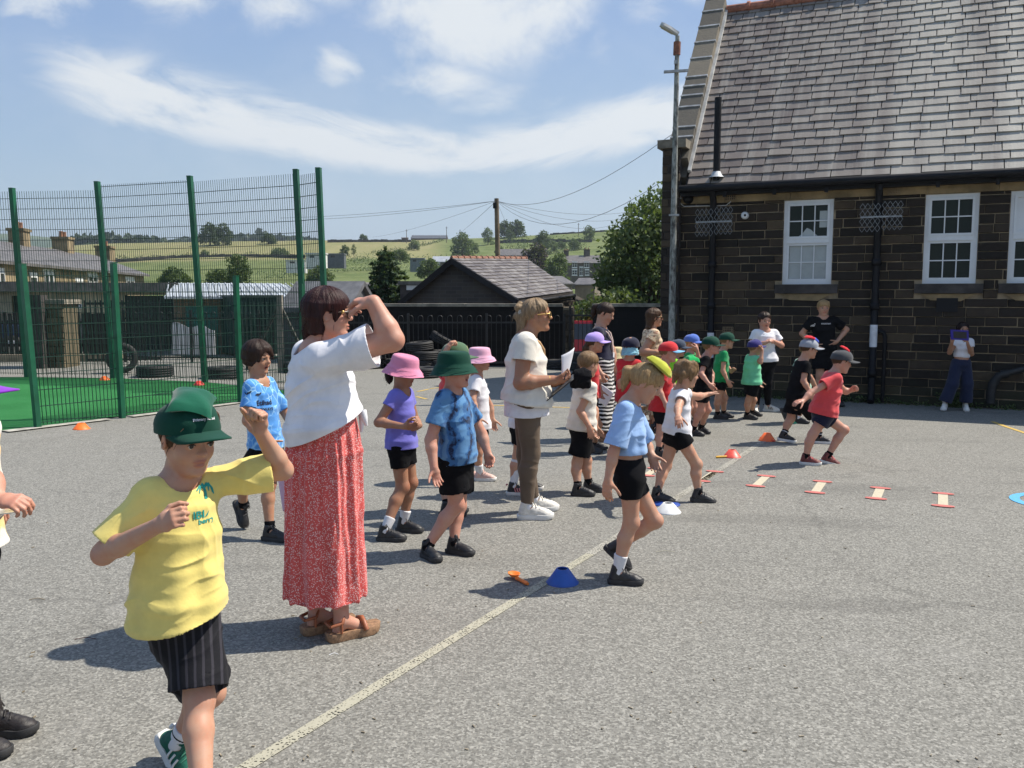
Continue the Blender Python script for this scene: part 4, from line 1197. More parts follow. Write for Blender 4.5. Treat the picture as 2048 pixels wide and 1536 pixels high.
# aerial pole on the terrace
# flat roofed garages
def garages():
    o0 = at(-60, 700, 24.5); o0[2] = 0; o1 = at(350, 700, 26.5); o1[2] = 0
    R0 = thing('garage_block', 'flat roofed garage block with dark fascia behind the court fence', 'garage', o0); u = nrm(o1 - o0); v = A(-u[1], u[0], 0); L = np.linalg.norm(o1 - o0)
    P = lambda s, z, o: o0 + u * s + ZU * z - v * o
    def sx(px): return float((at(px, 620, 25.4)[0] - o0[0]) / u[0])
    m = MB(); xs = [0, sx(-10), sx(22), sx(44), sx(62), sx(232), sx(318), L]
    for a, b in ((xs[0], xs[1]), (xs[2], xs[3]), (xs[4], xs[5]), (xs[6], xs[7])): slab(m, a, b, -.1, 1.72, -5, 0, P)
    slab(m, xs[1], xs[2], 1.3, 1.72, -5, 0, P); slab(m, xs[5], xs[6], 1.62, 1.72, -5, 0, P); slab(m, xs[3], xs[4], 1.6, 1.72, -5, 0, P)
    m.build('wall', mat((.36, .31, .20), .9, .3, 2, .4, 20), R0)
    f = MB(); slab(f, -.2, L + .15, 1.72, 1.98, -5.2, .25, P); f.build('roof', mat((.09, .085, .08), .8, .4, 4, .4, 20), R0)
    for a, b in ((xs[1], xs[2]), (xs[3], xs[4]), (xs[5], xs[6])):
        d = MB(); slab(d, a, b, -.1, 1.3 if a == xs[1] else 1.6, -.4, -.3, P)
        for k in range(1, 5): slab(d, a, b, k * .3 - .01, k * .3 + .01, -.3, -.285, P)
        d.build('garage_door', mat((.018, .022, .024), .5, .3, 3), R0)
    g = MB(); slab(g, sx(65), sx(225), -.05, .95, .02, .05, P)
    g.build('grey_panel', mat((.13, .13, .125), .7, .4, 2, .3, 10), R0)
garages()
def shed():
    Y = 24.0; o0 = at(352, 700, Y); o0[2] = 0; R0 = thing('workshop_shed', 'long shed with a pale sheet roof and a green door', 'shed', o0)
    o1 = at(520, 700, Y + .8); o1[2] = 0; u = nrm(o1 - o0); v = A(-u[1], u[0], 0); P = lambda s, z, o: o0 + u * s + ZU * z - v * o; L = np.linalg.norm(o1 - o0)
    sx = lambda px: float((at(px, 620, Y + .3)[0] - o0[0]) / u[0])
    m = MB(); slab(m, 0, L, -.05, 1.5, -3, 0, P); m.build('wall', mat((.16, .115, .075), .85, .35, 3, .3, 30), R0)
    pl = MB(); 
    for k in range(12): slab(pl, .06 + L * k / 12, L * (k + 1) / 12, .0, 1.5, .0, .02 + .004 * (k % 2), P)
    pl.build('cladding', mat((.20, .14, .085), .85, .4, 5, .3, 40), R0)
    r = MB(); a = at(338, 579, Y - .25); b = at(615, 579, Y + 1.2); dd = A(0, 1, 0)
    r.prism([P(-.25, 1.52, .3), P(sx(615), 1.52, .3), P(sx(575), 1.92, -3), P(.1, 1.92, -3)], ZU * .06)
    for k in range(22): s = -.2 + (sx(610) + .2) * k / 21; r.bar(P(s, 1.59, .3), P(s * .96 + .1, 1.985, -2.95), .03, .02)
    r.build('roof', mat((.40, .43, .46), .5, .2, 2), R0)
    d = MB(); slab(d, sx(376), sx(432), 0, 1.32, .03, .07, P)
    for k in range(7): slab(d, sx(376) + k * .11, sx(376) + k * .11 + .02, 0, 1.32, .07, .08, P)
    d.build('door', mat((.01, .13, .10), .6, .25, 6), R0)
shed()
def container():
    Y = 23.2; o0 = at(482, 700, Y); o0[2] = 0; o1 = at(556, 700, Y + .6); o1[2] = 0; u = nrm(o1 - o0); v = A(-u[1], u[0], 0); L = np.linalg.norm(o1 - o0)
    R0 = thing('storage_container', 'dark green storage container beside the pale roofed shed', 'container', o0); P = lambda s, z, o: o0 + u * s + ZU * z - v * o
    m = MB(); slab(m, 0, L, .05, 1.55, -2.5, 0, P); m.build('body', mat((.008, .032, .026), .55, .3, 3), R0)
    m = MB(); 
    for k in range(9): slab(m, L * k / 9 + .02, L * k / 9 + .07, .1, 1.5, .0, .03, P)
    m.build('ribbed_panel', mat((.010, .038, .030), .55, .3, 3), R0)
    m = MB(); slab(m, -.04, L + .04, 1.55, 1.62, -2.5, .06, P); m.build('roof', mat((.02, .04, .035), .5, .3, 3), R0)
container()
def slate_shed():
    Y = 21.6; a = at(566, 620, Y); o = A(a[0], a[1], 0); u = nrm(A(1, -.12, 0))
    R0 = gable('slate clad lean-to shed behind the woman in the white top', 'shed', o, u, 1.6, 2.4, 1.25, 1.85, mat((.07, .072, .075), .8, .3, 4, .5, 20), mat((.10, .10, .105), .6, .3, 4, .6, 20), (), (), .1, 'lean_to_shed')
slate_shed()
# stone outbuilding with slate roof
def outbuilding():
    ap, rl, rr = at(904, 521, 27.2), at(800, 607, 27.0), at(1035, 603, 25.6)
    far_ap, far_rr = at(1052, 521, 30.2), at(1146, 588, 28.2)
    R0 = thing('stone_outbuilding', 'stone outbuilding with a slate gable roof and red ridge tiles behind the yard wall', 'building', A(ap[0], ap[1], 0))
    lowz = -1.0
    g = MB(); back = far_ap - ap
    down = lambda p, z: A(p[0], p[1], z)
    ap2 = ap - ZU * .12; l2 = lerp(ap, rl, .97) - ZU * .12; r2 = lerp(ap, rr, .97) - ZU * .12
    g.prism([ap2, l2, down(l2, lowz), down(r2, lowz), r2], back * .97); g.build('wall', brickwall((.05, .040, .032), (.075, .058, .042), (.085, .075, .06), .34, .11, (PI/2, 0, 0)), R0)
    r = MB(); r.prism([ap + A(-.0, -.2, 0), rr + A(0, -.2, 0), far_rr, far_ap], ZU * .07)
    l3 = lerp(ap, rl, 1.1); r.prism([ap + A(0, -.2, 0), far_ap, far_ap + (l3 - ap), l3 + A(0, -.2, 0)], ZU * .07)
    ro = r.build('roof', M_DSTONE, R0)
    # slates on the lit slope
    s = MB(); q = random.Random(2); a0, b0, c0, d0 = rr + A(0, -.24, .07), far_rr + ZU * .07, far_ap + ZU * .07, ap + A(0, -.24, .07); nn = nrm(np.cross(b0 - a0, d0 - a0)); nn = nn if nn[2] > 0 else -nn
    rows = 13
    for i in range(rows):
        t0, t1 = i / rows, min(1, (i + 1.2) / rows); n = 15
        for k in range(-1, n):
            f0, f1 = max(0, (k + (.5 if i % 2 else 0)) / n), min(1, (k + 1 + (.5 if i % 2 else 0)) / n - .003)
            if f1 - f0 < .01: continue
            L0 = lambda f, t: lerp(lerp(a0, b0, f), lerp(d0, c0, f), t)
            tw = q.uniform(-.004, .004)
            vs = [L0(f0, t0) + nn * .008, L0(f1, t0) + nn * .008, L0(f1, t1) - nn * .002, L0(f0, t1) - nn * .002]
            s.hexa(vs + [v + nn * (.02 if j < 2 else .006) + nn * tw for j, v in enumerate(vs)], 0, min(1, max(0, q.gauss(.5, .22))))
    s.build('slates', attr_mat([(.1, (.085, .072, .070)), (.5, (.15, .132, .125)), (1., (.26, .24, .22))], .5, .5, 25, .01), ro, attr=True)
    rt = MB(); n = 13
    for k in range(n):
        a, b = lerp(ap + A(0, -.2, .06), far_ap + ZU * .06, k / n), lerp(ap + A(0, -.2, .06), far_ap + ZU * .06, (k + .93) / n)
        rt.tube([a, b], [.07, .07], 8, sm=False); rt.tube([lerp(a, b, .86), b], [.095, .095], 8, sm=False)
    rt.build('ridge_tiles', mat((.24, .11, .07), .8, .35, 9), ro)
    bb = MB(); bb.bar(ap + A(0, -.26, -.02), rr + A(0, -.26, -.02), .05, .16); bb.bar(ap + A(0, -.26, -.02), rl + A(0, -.26, -.02), .05, .16); bb.build('bargeboard', M_BLACKP, ro)
    gt = MB(); gt.tube([rr + A(.05, -.2, -.05), far_rr + A(.05, 0, -.05)], .06, 8); p = far_rr + A(.03, -.05, -.1); gt.tube([p, p - ZU * 1.6], .05, 8); gt.build('gutter', M_BLACKP, ro)
outbuilding()
def flat_store():
    a, b = at(800, 566, 29), at(905, 566, 29.5); o = A(a[0], a[1], 0); R0 = thing('flat_roofed_store', 'low flat roofed store between the spruce and the stone outbuilding', 'shed', o)
    m = MB(); m.box((a[0], a[1], -1), (b[0], a[1] + 3, a[2] - .06)); m.build('wall', M_DSTONE, R0)
    m = MB(); m.box((a[0] - .06, a[1] - .1, a[2] - .06), (b[0], a[1] + 3.1, a[2] + .06)); m.build('roof', mat((.13, .12, .10), .8, .4, 5), R0)
    m = MB(); c = at(813, 572, 29); m.box((c[0], a[1] - .03, c[2] - .13), (c[0] + .5, a[1], c[2] + .02)); m.build('white_board', M_WHITE, R0)
flat_store()
gable('grey tiled bungalow roof between the corner post and the spruce', 'house', at(640, 640, 46) * A(1, 1, 0) - ZU * 1.2, (1, -.25, 0), 3.2, 4.4, 2.05, 3.3, M_FARST, M_SROOF, name='bungalow')
gable('second grey tiled roof just behind the bungalow roof', 'house', at(668, 600, 60) * A(1, 1, 0) - ZU * 1.5, (.5, .5, 0), 5.0, 4.0, 2.6, 3.9, M_FARST, M_SROOF, name='bungalow')
gable('grey roof rising behind the shed with a stone gable', 'house', at(530, 600, 52) * A(1, 1, 0) - ZU * 1.0, (1, .1, 0), 3.6, 4.0, 1.9, 3.0, M_TERR, M_SROOF, name='bungalow')
def farhouse(label, pl, pr, py_base, py_eave, py_ridge, Y, W, wallm, wins=(), chims=(), u=(1, 0, 0), name='house', roofm=None):
    a, b = at(pl, py_base, Y), at(pr, py_base, Y); he = at(pl, py_eave, Y)[2] - a[2]; hr = at(pl, py_ridge, Y + W/2)[2] - a[2]
    L = b[0] - a[0]; k = L / (pr - pl)
    ws = [((x0 - pl) * k, (x1 - pl) * k, (py_base - y1) * k, (py_base - y0) * k) for x0, x1, y0, y1 in wins]
    return gable(label, 'house', a, u, L, W, he, hr, wallm, roofm or M_SROOF, ws, [((x - pl) * k, W / 2, w_, h_) for x, w_, h_ in chims], .2, name)
farhouse('grey stone house with white sash windows and two chimneys below the green hill', 1131, 1200, 556, 526, 512, 165, 6, mat((.10, .085, .07), .9, .3, 1.5), [(1144, 1154, 525, 535), (1168, 1178, 525, 535), (1144, 1154, 540, 550), (1170, 1178, 540, 550), (1159, 1166, 535, 551)], [(1134, .9, 1.0), (1176, 1.1, 1.2)], name='stone_house')
farhouse('long low stone house with a blue grey roof behind the outbuilding ridge', 1000, 1064, 528, 511, 499, 225, 7, M_FARST, [(1006, 1016, 513, 519), (1025, 1034, 513, 519), (1048, 1054, 514, 519)], [], name='stone_house')
farhouse('brown barn with a long dark roof on the skyline', 822, 892, 484, 477, 471, 425, 12, mat((.065, .042, .035), .9, .3, 1), [], [], name='barn', roofm=mat((.07, .075, .085), .6, .2, 1))
farhouse('small dark hut on the skyline left of the barn', 803, 815, 481, 476, 475, 425, 3, mat((.07, .05, .04), .9, .3, 1), name='hut')
farhouse('stone cottage with a pale blue roof left of the outbuilding apex', 866, 918, 542, 524, 514, 150, 5, M_FARST, [(874, 880, 527, 533)], [], name='cottage', roofm=mat((.30, .32, .35), .6, .2, 1))
farhouse('grey shed roofs half hidden below the white windowed house', 1108, 1150, 580, 568, 554, 95, 5, M_FARST, [], [], (.9, .45, 0), name='cottage')
farhouse('second low roof beside the shrubs below the white windowed house', 1150, 1190, 580, 570, 558, 100, 5, M_FARST, [], [], (.9, -.3, 0), name='cottage')
for i, (x0, x1, y0, y1, c, lab) in enumerate([(612, 650, 506, 519, (.6, .6, .58), 'pale static caravan beside the tall corner post'), (655, 688, 507, 518, (.08, .09, .10), 'dark allotment shed right of the caravan'),
        (820, 848, 516, 526, (.13, .16, .18), 'blue grey shed right of the spruce tip'), (572, 610, 520, 529, (.6, .6, .57), 'long white polytunnel on the bank behind the fence'), (848, 862, 520, 528, (.2, .19, .17), 'small grey shed next to the blue grey shed')]):
    Y = 190 + i * 7; a, b = at(x0, y1, Y), at(x1, y1, Y); h = (y1 - y0) * Y / F; o = thing('allotment_shed', lab, 'shed', a, 'sheds and caravans on the slope')
    m = MB(); m.box(a - ZU * 2, (b[0], a[1] + 2.5, a[2] + h * .8)); m.build('wall', mat(c, .7, .2, 2), o)
    m = MB(); m.box((a[0] - .15, a[1] - .2, a[2] + h * .8), (b[0] + .15, a[1] + 2.7, a[2] + h)); m.build('roof', mat(tuple(x * .7 + .08 for x in c), .6, .2, 2), o)
    m = MB(); w = (b[0] - a[0]); m.box((a[0] + w * .2, a[1] - .03, a[2] + h * .25), (a[0] + w * .45, a[1], a[2] + h * .65)); m.build('window', M_DARKG, o)
# telegraph pole, wires
def tele():
    Y = 45; b0 = at(1000, 640, Y); tp = at(993, 397, Y); b0[2] = -2.2
    L = thing('telegraph_pole', 'weathered wooden telegraph pole above the outbuilding ridge', 'telegraph pole', b0)
    m = MB(); m.tube([b0, lerp(b0, tp, .5), tp], [.15, .14, .115], 10); m.build('post', mat((.15, .11, .075), .9, .35, 3, .6, 20), L)
    k = MB(); c = at(990, 411, Y - .15); k.box(c - A(.10, .08, .14), c + A(.05, .08, .14)); k.build('terminal_box', M_BLACKP, L)
    M_WIRE = mat((.05, .05, .055), .6, .2, 3)
    T = tp - ZU * .12
    for i, (q, sag) in enumerate([(at(648, 438, 52), .12), (at(560, 436, 60), .15), (at(745, 474, 120), .3), (at(895, 478, 300), .6), (at(1345, 268, 22), .75), (at(1338, 353, 24), 1.2), (at(1250, 425, 60), .35), (at(1250, 437, 60), .5), (at(1240, 446, 62), .8), (at(1030, 470, 200), .5)]):
        m = MB(); m.tube([lerp(T, q, f) - ZU * sag * 4 * f * (1 - f) for f in np.linspace(0, 1, 14)], .008 if i != 3 else .013, 4, cap=False)
        m.build('wire', M_WIRE, L)
tele()
for (px, y0, y1, Y, lab) in [(813, 480, 459, 400, 'thin pole on the skyline over the dark hut'), (893, 478, 453, 400, 'thin pole at the right end of the barn'), (920, 480, 459, 405, 'thin bare pole on the skyline right of the barn'), (1157, 468, 446, 400, 'thin pole on the green hill left of the lone tree')]:
    a, b = at(px, y0, Y), at(px, y1, Y); m = MB(); m.tube([a - ZU * 2, b], [.16, .12], 6); m.bar(b - A(.5, 0, .6), b + A(.5, 0, -.6), .12)
    tag(m.build('utility_pole', M_BARK, origin=a), lab, 'pole', 'thin poles along the hill')

# ================================================================== yard walls, railings
M_YWALL = brickwall((.010, .009, .009), (.020, .017, .015), (.010, .009, .008), .36, .14, (PI/2, 0, 0))
M_COPING = mat((.26, .23, .18), .9, .35, 6, .5, 40)
def ywall(label, x0, x1, Y0, Y1, ytop, name='yard_wall', pier=None):
    a, b = at(x0, ytop, Y0), at(x1, ytop, Y1); zt = (a[2] + b[2]) / 2; o = A(a[0], a[1], 0)
    R0 = thing(name, label, 'wall', o, 'soot black yard walls'); u = nrm((b - a) * A(1, 1, 0)); L = np.linalg.norm((b - a)[:2]); v = A(-u[1], u[0], 0)
    P = lambda s, z, o_: o + u * s + ZU * z - v * o_
    m = MB(); slab(m, 0, L, -.2, zt - .07, -.35, 0, P); m.build('wall', M_YWALL, R0)
    m = MB(); s = 0; r = random.Random(int(x0))
    while s < L: q = min(s + r.uniform(.7, 1.0), L); slab(m, s + .004, q - .004, zt - .07, zt + r.uniform(-.006, .004), -.38, .03, P); s = q
    m.build('coping', M_COPING, R0)
    if pier:
        m = MB(); stone_course(m, L + .002, L + .26, (0, zt - .07), (.13, .16), (.3, .31), [], o, u, -v, .004, seed=4); slab(m, L - .0, L + .26, -.1, zt - .07, -.3, 0, P); m.build('end_pier', attr_mat([(.1, (.05, .04, .03)), (.9, (.2, .16, .11))], .9, .7, 30), R0, attr=True)
ywall('long soot black wall with pale coping across the back of the yard', 640, 1126, 20.6, 20.2, 607, pier=True)
ywall('shorter soot black wall with pale coping joining the school building', 1185, 1345, 19.5, 18.6, 607)
M_RAIL = mat((.010, .010, .011), .45, .3, 5, .05, 60)
def bowtop(label, p0, p1, h, step=.105, group='black bow topped railings', pw=2.4, name='railing'):
    p0 = A(*p0); p1 = A(*p1); L = np.linalg.norm(p1 - p0); u = (p1 - p0) / L; R0 = thing(name, label, 'railing', p0, group)
    b = MB(); n = max(2, int(L / step) // 2 * 2)
    for k in range(0, n, 2):
        s0, s1 = L * k / n, L * (k + 1) / n; c = (s0 + s1) / 2; r = (s1 - s0) / 2
        b.tube([p0 + u * s0 + ZU * .08, p0 + u * s0 + ZU * (h - .06)] + [p0 + u * (c - r * math.cos(t)) + ZU * (h - .06 + .06 * math.sin(t)) for t in (.5, 1.1, PI/2, 2.04, 2.64)] + [p0 + u * s1 + ZU * (h - .06), p0 + u * s1 + ZU * .08], .008, 6)
    b.build('hooped_bars', M_RAIL, R0)
    for z in (.12, h - .16):
        m = MB(); m.bar(p0 + ZU * z, p1 + ZU * z, .012, .04); m.build('rail', M_RAIL, R0)
    k = int(L / pw) + 1
    for i in range(k + 1):
        q = lerp(p0, p1, i / k); m = MB(); m.bar(q, q + ZU * (h + .04), .05, .05, up=(0, 1, 0)); m.build('post', M_RAIL, R0)
bowtop('black bow topped railing in front of the long soot black wall', gp(660, 737) , gp(1128, 735), 1.17)
bowtop('short black bow topped railing across the gap in front of the red car', gp(1134, 735) + A(.06, 0, 0), gp(1190, 738), 1.33)
bowtop('black bow topped railing behind the tyres on the left', A(-9.4, 21.6, 0), A(-4.4, 21.2, 0), 1.22)
# timber palings on the far left
def palings():
    a, b = A(-16.5, 21.5, 0), A(-9.6, 21.8, 0); R0 = thing('paling_fence', 'dark wooden paling fence on a low stone kerb at the far left', 'fence', a); L = np.linalg.norm(b - a); u = (b - a) / L
    m = MB(); r = random.Random(3); s = 0
    while s < L - .3:
        if not (4.85 < s < 5.75): m.obox(a + u * s + ZU * .18, u * .09, A(0, .02, 0), ZU * (1.0 + r.uniform(-.03, .03)))
        s += .125
    m.build('palings', mat((.022, .018, .016), .85, .4, 10, .4, 40), R0)
    for z in (.4, .95):
        q = MB(); q.bar(a + ZU * z + A(0, .04, 0), b + ZU * z + A(0, .04, 0), .04, .07); q.build('rail', mat((.022, .018, .016), .85, .4, 10), R0)
    q = MB(); q.obox(a - A(0, .1, .1), b - a, A(0, .3, 0), ZU * .27); q.build('kerb', mat((.23, .19, .13), .9, .35, 5, .5, 30), R0)
palings()
def gatepost():
    c = at(104, 700, 19.9) * A(1, 1, 0); R0 = thing('stone_gatepost', 'square tan rubble stone gatepost behind the court fence', 'gatepost', c); m = MB()
    stone_course(m, -.32, .32, (0, 1.42), (.13, .2), (.2, .42), [], c + A(0, -.02, 0), A(1, 0, 0), A(0, -1, 0), .015, seed=3, dep=.05); m.box(c + A(-.32, -.02, -.1), c + A(.32, .6, 1.42))
    m.build('pillar', attr_mat([(.1, (.055, .045, .03)), (.5, (.12, .098, .06)), (.95, (.19, .155, .10))], .95, .9, 25), R0, attr=True)
    m = MB(); m.box(c + A(-.38, -.1, 1.42), c + A(.38, .68, 1.52)); m.build('cap', M_COPING, R0)
    g = at(66, 700, 19.6) * A(1, 1, 0); m = MB(); m.box(g + A(-.18, 0, 0), g + A(.22, .3, 1.62)); tag(m.build('gate_pillar', M_DSTONE, origin=g), 'dark square gate pillar left of the tan gatepost', 'gatepost')
gatepost()
def gate():
    a, b = A(-9.85, 20.6, 0), A(-8.3, 21.0, 0); R0 = thing('metal_gate', 'tall dark metal gate beside the tan stone gatepost', 'gate', a); L = np.linalg.norm(b - a); u = (b - a) / L; m = MB()
    for k in range(15): m.bar(a + u * L * k / 14 + ZU * .08, a + u * L * k / 14 + ZU * 1.5, .03, .03, up=(0, 1, 0))
    m.build('bars', M_RAIL, R0)
    for z in (.12, .75, 1.42): q = MB(); q.bar(a + ZU * z, b + ZU * z, .03, .05); q.build('rail', M_RAIL, R0)
    o = at(127, 608, 21.2); s = MB(); p = at(164, 617, 21.2); s.box((o[0], o[1], p[2]), (p[0], o[1] + .02, o[2])); sg = tag(s.build('sign_board', M_WHITE, origin=o), 'small white sign with dark letters above the metal gate', 'sign')
    v_, f_ = text_poly('ROAD', .14); cx_, cz_ = (o[0] + p[0]) / 2, (o[2] + p[2]) / 2; L0 = ROOT[sg.name]; link_mesh('lettering', [(cx_ + a_, o[1] - .004, cz_ + b_) for a_, b_ in v_], f_, M_RAIL, sg)
gate()
def sheet():
    a, b = at(344, 706, 22.6), at(430, 706, 22.4); a[2] = b[2] = .12; m = MB(); n = 14; pts = []
    for k in range(n + 1):
        q = lerp(a, b, k / n); w = .03 * math.sin(k * 1.9); pts.append((q + A(0, w, 0), q + A(.0, w * .6, .78 + .05 * math.sin(k * .8) - .12 * k / n)))
    for p, q in zip(pts[:-1], pts[1:]): m.hexa([p[0], q[0], q[0] + A(0, .012, 0), p[0] + A(0, .012, 0), p[1], q[1], q[1] + A(0, .012, 0), p[1] + A(0, .012, 0)])
    tag(m.build('white_banner', mat((.72, .70, .68), .6, .1, 5), origin=a), 'large creased white banner fixed behind the black railing', 'banner')
sheet()
def timber_post():
    p = gp(563, 745); R0 = thing('timber_frame', 'grey timber post with slanting braces beside the woman in the white top', 'post', p)
    m = MB(); m.bar(p, p + ZU * 1.62, .11, .11, up=(0, 1, 0)); m.build('post', mat((.20, .18, .15), .9, .35, 6, .5, 30), R0)
    for sx, top in ((-.75, 1.45), (.62, 1.4)): m = MB(); m.bar(p + A(sx, .05, .05), p + A(0, .05, top), .09, .05); m.build('brace', mat((.055, .055, .045), .9, .35, 6), R0)
timber_post()

# ================================================================== cars
M_RED = mat((.42, .018, .025), .22, .08, 2); M_TYRE = mat((.014, .014, .015), .72, .3, 14, .3, 60)
def car(label, c, yaw, paint, name='parked_car'):
    c = A(*c); u = A(math.cos(yaw), math.sin(yaw), 0); v = A(-u[1], u[0], 0); R0 = thing(name, label, 'car', c); P = lambda x, y, z: c + u * x + v * y + ZU * z
    st = [(-2.0, .55, .62, .70), (-1.95, .35, .80, .80), (-1.2, .24, .92, .86), (0, .22, .95, .87), (1.2, .24, .88, .86), (1.85, .32, .74, .80), (2.02, .45, .62, .68)]
    m = MB(); rings = []
    for (x, z0, z1, w) in st: rings.append([P(x, -w, z0), P(x, w, z0), P(x, w * 1.02, (z0 + z1) / 2), P(x, w * .94, z1), P(x, -w * .94, z1), P(x, -w * 1.02, (z0 + z1) / 2)])
    for a, b in zip(rings[:-1], rings[1:]):
        for k in range(6): m.add([a[k], a[(k+1) % 6], b[(k+1) % 6], b[k]], [(0, 1, 2, 3)], sm=True)
    m.poly(rings[0][::-1]); m.poly(rings[-1])
    m.hexa([P(-1.55, -.74, .92), P(.9, -.76, .92), P(.9, .76, .92), P(-1.55, .74, .92), P(-1.15, -.58, 1.42), P(.25, -.60, 1.44), P(.25, .60, 1.44), P(-1.15, .58, 1.42)])
    m.build('body', paint, R0)
    for nm, q in (('side_window', [(-1.3, -.735, .95), (.75, -.755, .95), (.22, -.63, 1.36), (-1.1, -.61, 1.36)]), ('side_window', [(-1.3, .735, .95), (.75, .755, .95), (.22, .63, 1.36), (-1.1, .61, 1.36)]), ('windscreen', [(.87, -.68, .97), (.87, .68, .97), (.32, .56, 1.39), (.32, -.56, 1.39)]), ('rear_window', [(-1.53, -.66, .97), (-1.53, .66, .97), (-1.22, .54, 1.38), (-1.22, -.54, 1.38)])):
        ps = [P(*k) for k in q]; nn = nrm(np.cross(ps[1] - ps[0], ps[2] - ps[0])); ctr = sum(ps) / 4
        if nn @ (ctr - P(-.2, 0, 1.1)) < 0: nn = -nn
        m = MB(); m.prism([p + nn * .004 for p in ps], nn * .012); m.build(nm, M_DARKG, R0)
    for x in (-1.3, 1.3):
        for y in (-.82, .82):
            ax = np.stack([u, ZU, -v], 1); m = MB(); m.lathe(P(x, y, .31), [(.001, -.09), (.24, -.09), (.31, -.07), (.31, .07), (.24, .09), (.001, .09)], 20, ax=ax); w = m.build('wheel', M_TYRE, R0)
            m = MB(); m.lathe(P(x, y, .31), [(.001, -.096), (.2, -.096), (.2, .096), (.001, .096)], 16, ax=ax); m.build('rim', mat((.35, .35, .36), .35, .1, 3, metal=.7), w)
    for y in (-.6, .6):
        m = MB(); m.box((0, 0, 0), (.001, .001, .001)) if False else m.obox(P(1.93, y - .14, .58), u * .07, v * .28, ZU * .12); m.build('headlight', mat((.5, .5, .5), .2, .1, 3), R0)
        m = MB(); m.obox(P(-2.02, y - .1, .62), u * .08, v * .2, ZU * .18); m.build('tail_light', mat((.3, .01, .01), .3, .1, 3), R0)
p = at(1128, 690, 23.5); car('red hatchback parked behind the gap in the yard wall', (p[0] + .35, 24.2, -.50), rad(176), M_RED)
p = at(10, 690, 23.2); car('dark blue car parked behind the paling fence at the far left edge', (p[0] - .9, 23.3, -.02), rad(8), mat((.02, .035, .08), .25, .1, 2))

# ================================================================== tyres, cones, small things
def tyre_mesh():
    m = MB(); pr = [(.19, -.085), (.22, -.10), (.285, -.10), (.305, -.08)]
    for k in range(4): z = -.075 + k * .04; pr += [(.315, z), (.315, z + .026), (.305, z + .028), (.305, z + .038)]
    pr += [(.285, .10), (.22, .10), (.19, .085), (.20, 0), (.19, -.085)]
    m.lathe((0, 0, .10), pr, 36); return m
_ty = None
def tyre(label, loc, tilt=(0, 0, 0), sc=1.):
    global _ty
    if _ty is None: _ty = tyre_mesh().build('tyre', M_TYRE); o = _ty
    else: o = _ty.copy(); COL.objects.link(o)
    o.location = loc; o.rotation_euler = tilt; o.scale = (sc,) * 3
    tag(o, label, 'tyre', 'old car tyres around the yard')
for (px, py, lab) in [(306, 754, 'tyre lying flat behind the court fence, left of two'), (444, 757, 'tyre lying flat behind the court fence near the boy in the sky blue shirt'), (600, 745, 'tyre lying flat behind the back of the woman in the white top')]:
    tyre(lab, gp(px, py) + A(0, .1, 0), sc=1.12)
q = gp(214, 750); tyre('tyre standing upright against the railing behind the green fence', q + A(.05, .6, .30), (rad(84), 0, rad(25)), 1.0)
for i, (px, py, k, tl, lab) in enumerate([(745, 734, 0, 0, 'bottom tyre of the heap left of the pink hat'), (748, 734, 1, 0, 'second tyre up in the heap left of the pink hat'), (762, 728, 2, .35, 'tilted tyre on top of the heap left of the pink hat'),
        (850, 735, 0, 0, 'bottom tyre of the stack above the pink hat'), (853, 735, 1, 0, 'second tyre of the stack above the pink hat'), (842, 735, 2, .08, 'topmost tyre of the stack above the pink hat'),
        (853, 752, 0, 0, 'tyre lying in front of the stack beside the green bucket hat'), (888, 735, 0, 0, 'bottom tyre behind the green bucket hat'), (890, 733, 1, 0, 'upper tyre behind the green bucket hat'), (884, 732, 2, .5, 'leaning tyre behind the raised hand on the green cap'),
        (1118, 735, 0, 0, 'tyre half hidden behind the clipboard woman'), (1165, 738, 0, 0, 'bottom tyre behind the white paper'), (1168, 738, 1, 0, 'upper tyre behind the white paper'), (800, 733, 0, 0, 'tyre between the two tyre heaps')]):
    b = gp(px, py); tyre(lab, b + A(0, -.30 + (.1 if k > 1 else 0), .195 * k + (.12 if tl > .2 else 0)), (0, tl, i * .7))
def cone(label, px, py, c, r=.10, h=.075, z=0.0, grp='flat marker cones on the playground'):
    p = gp(px, py, z); m = MB(); m.lathe(p, [(r, 0), (r, .004), (r * .93, .010), (r * .38, h), (r * .30, h), (r * .30, h - .004), (r * .88, .006), (r, 0)], 28)
    return tag(m.build('marker_cone', mat(c, .45, .1, 12, .1, 60), origin=p), label, 'cone', grp)
cone('orange marker cone on the tarmac in front of the green fence', 163, 858, (.85, .16, .02))
cone('orange marker cone on the green turf', 209, 760, (.85, .16, .02), z=.012)
cone('red marker cone on the far edge of the green turf', 398, 770, (.70, .05, .03), z=.012)
cone('blue marker cone on the white line in the foreground', 1125, 1165, (.018, .085, .36), .093, .082)
cone('white marker cone by the feet of the girl in the white shirt', 1336, 1024, (.72, .72, .70), .098, .07)
cone('blue marker cone tucked behind the white cone', 1333, 1009, (.018, .06, .30), .105, .02)
cone('red marker cone with a yellow spoon beside it', 1464, 914, (.75, .09, .06), .09, .075)
cone('orange marker cone near the far end of the white line', 1534, 881, (.88, .15, .03), .095, .085)
cone('green marker cone behind the running boys', 1586, 845, (.03, .38, .18), .10, .085)
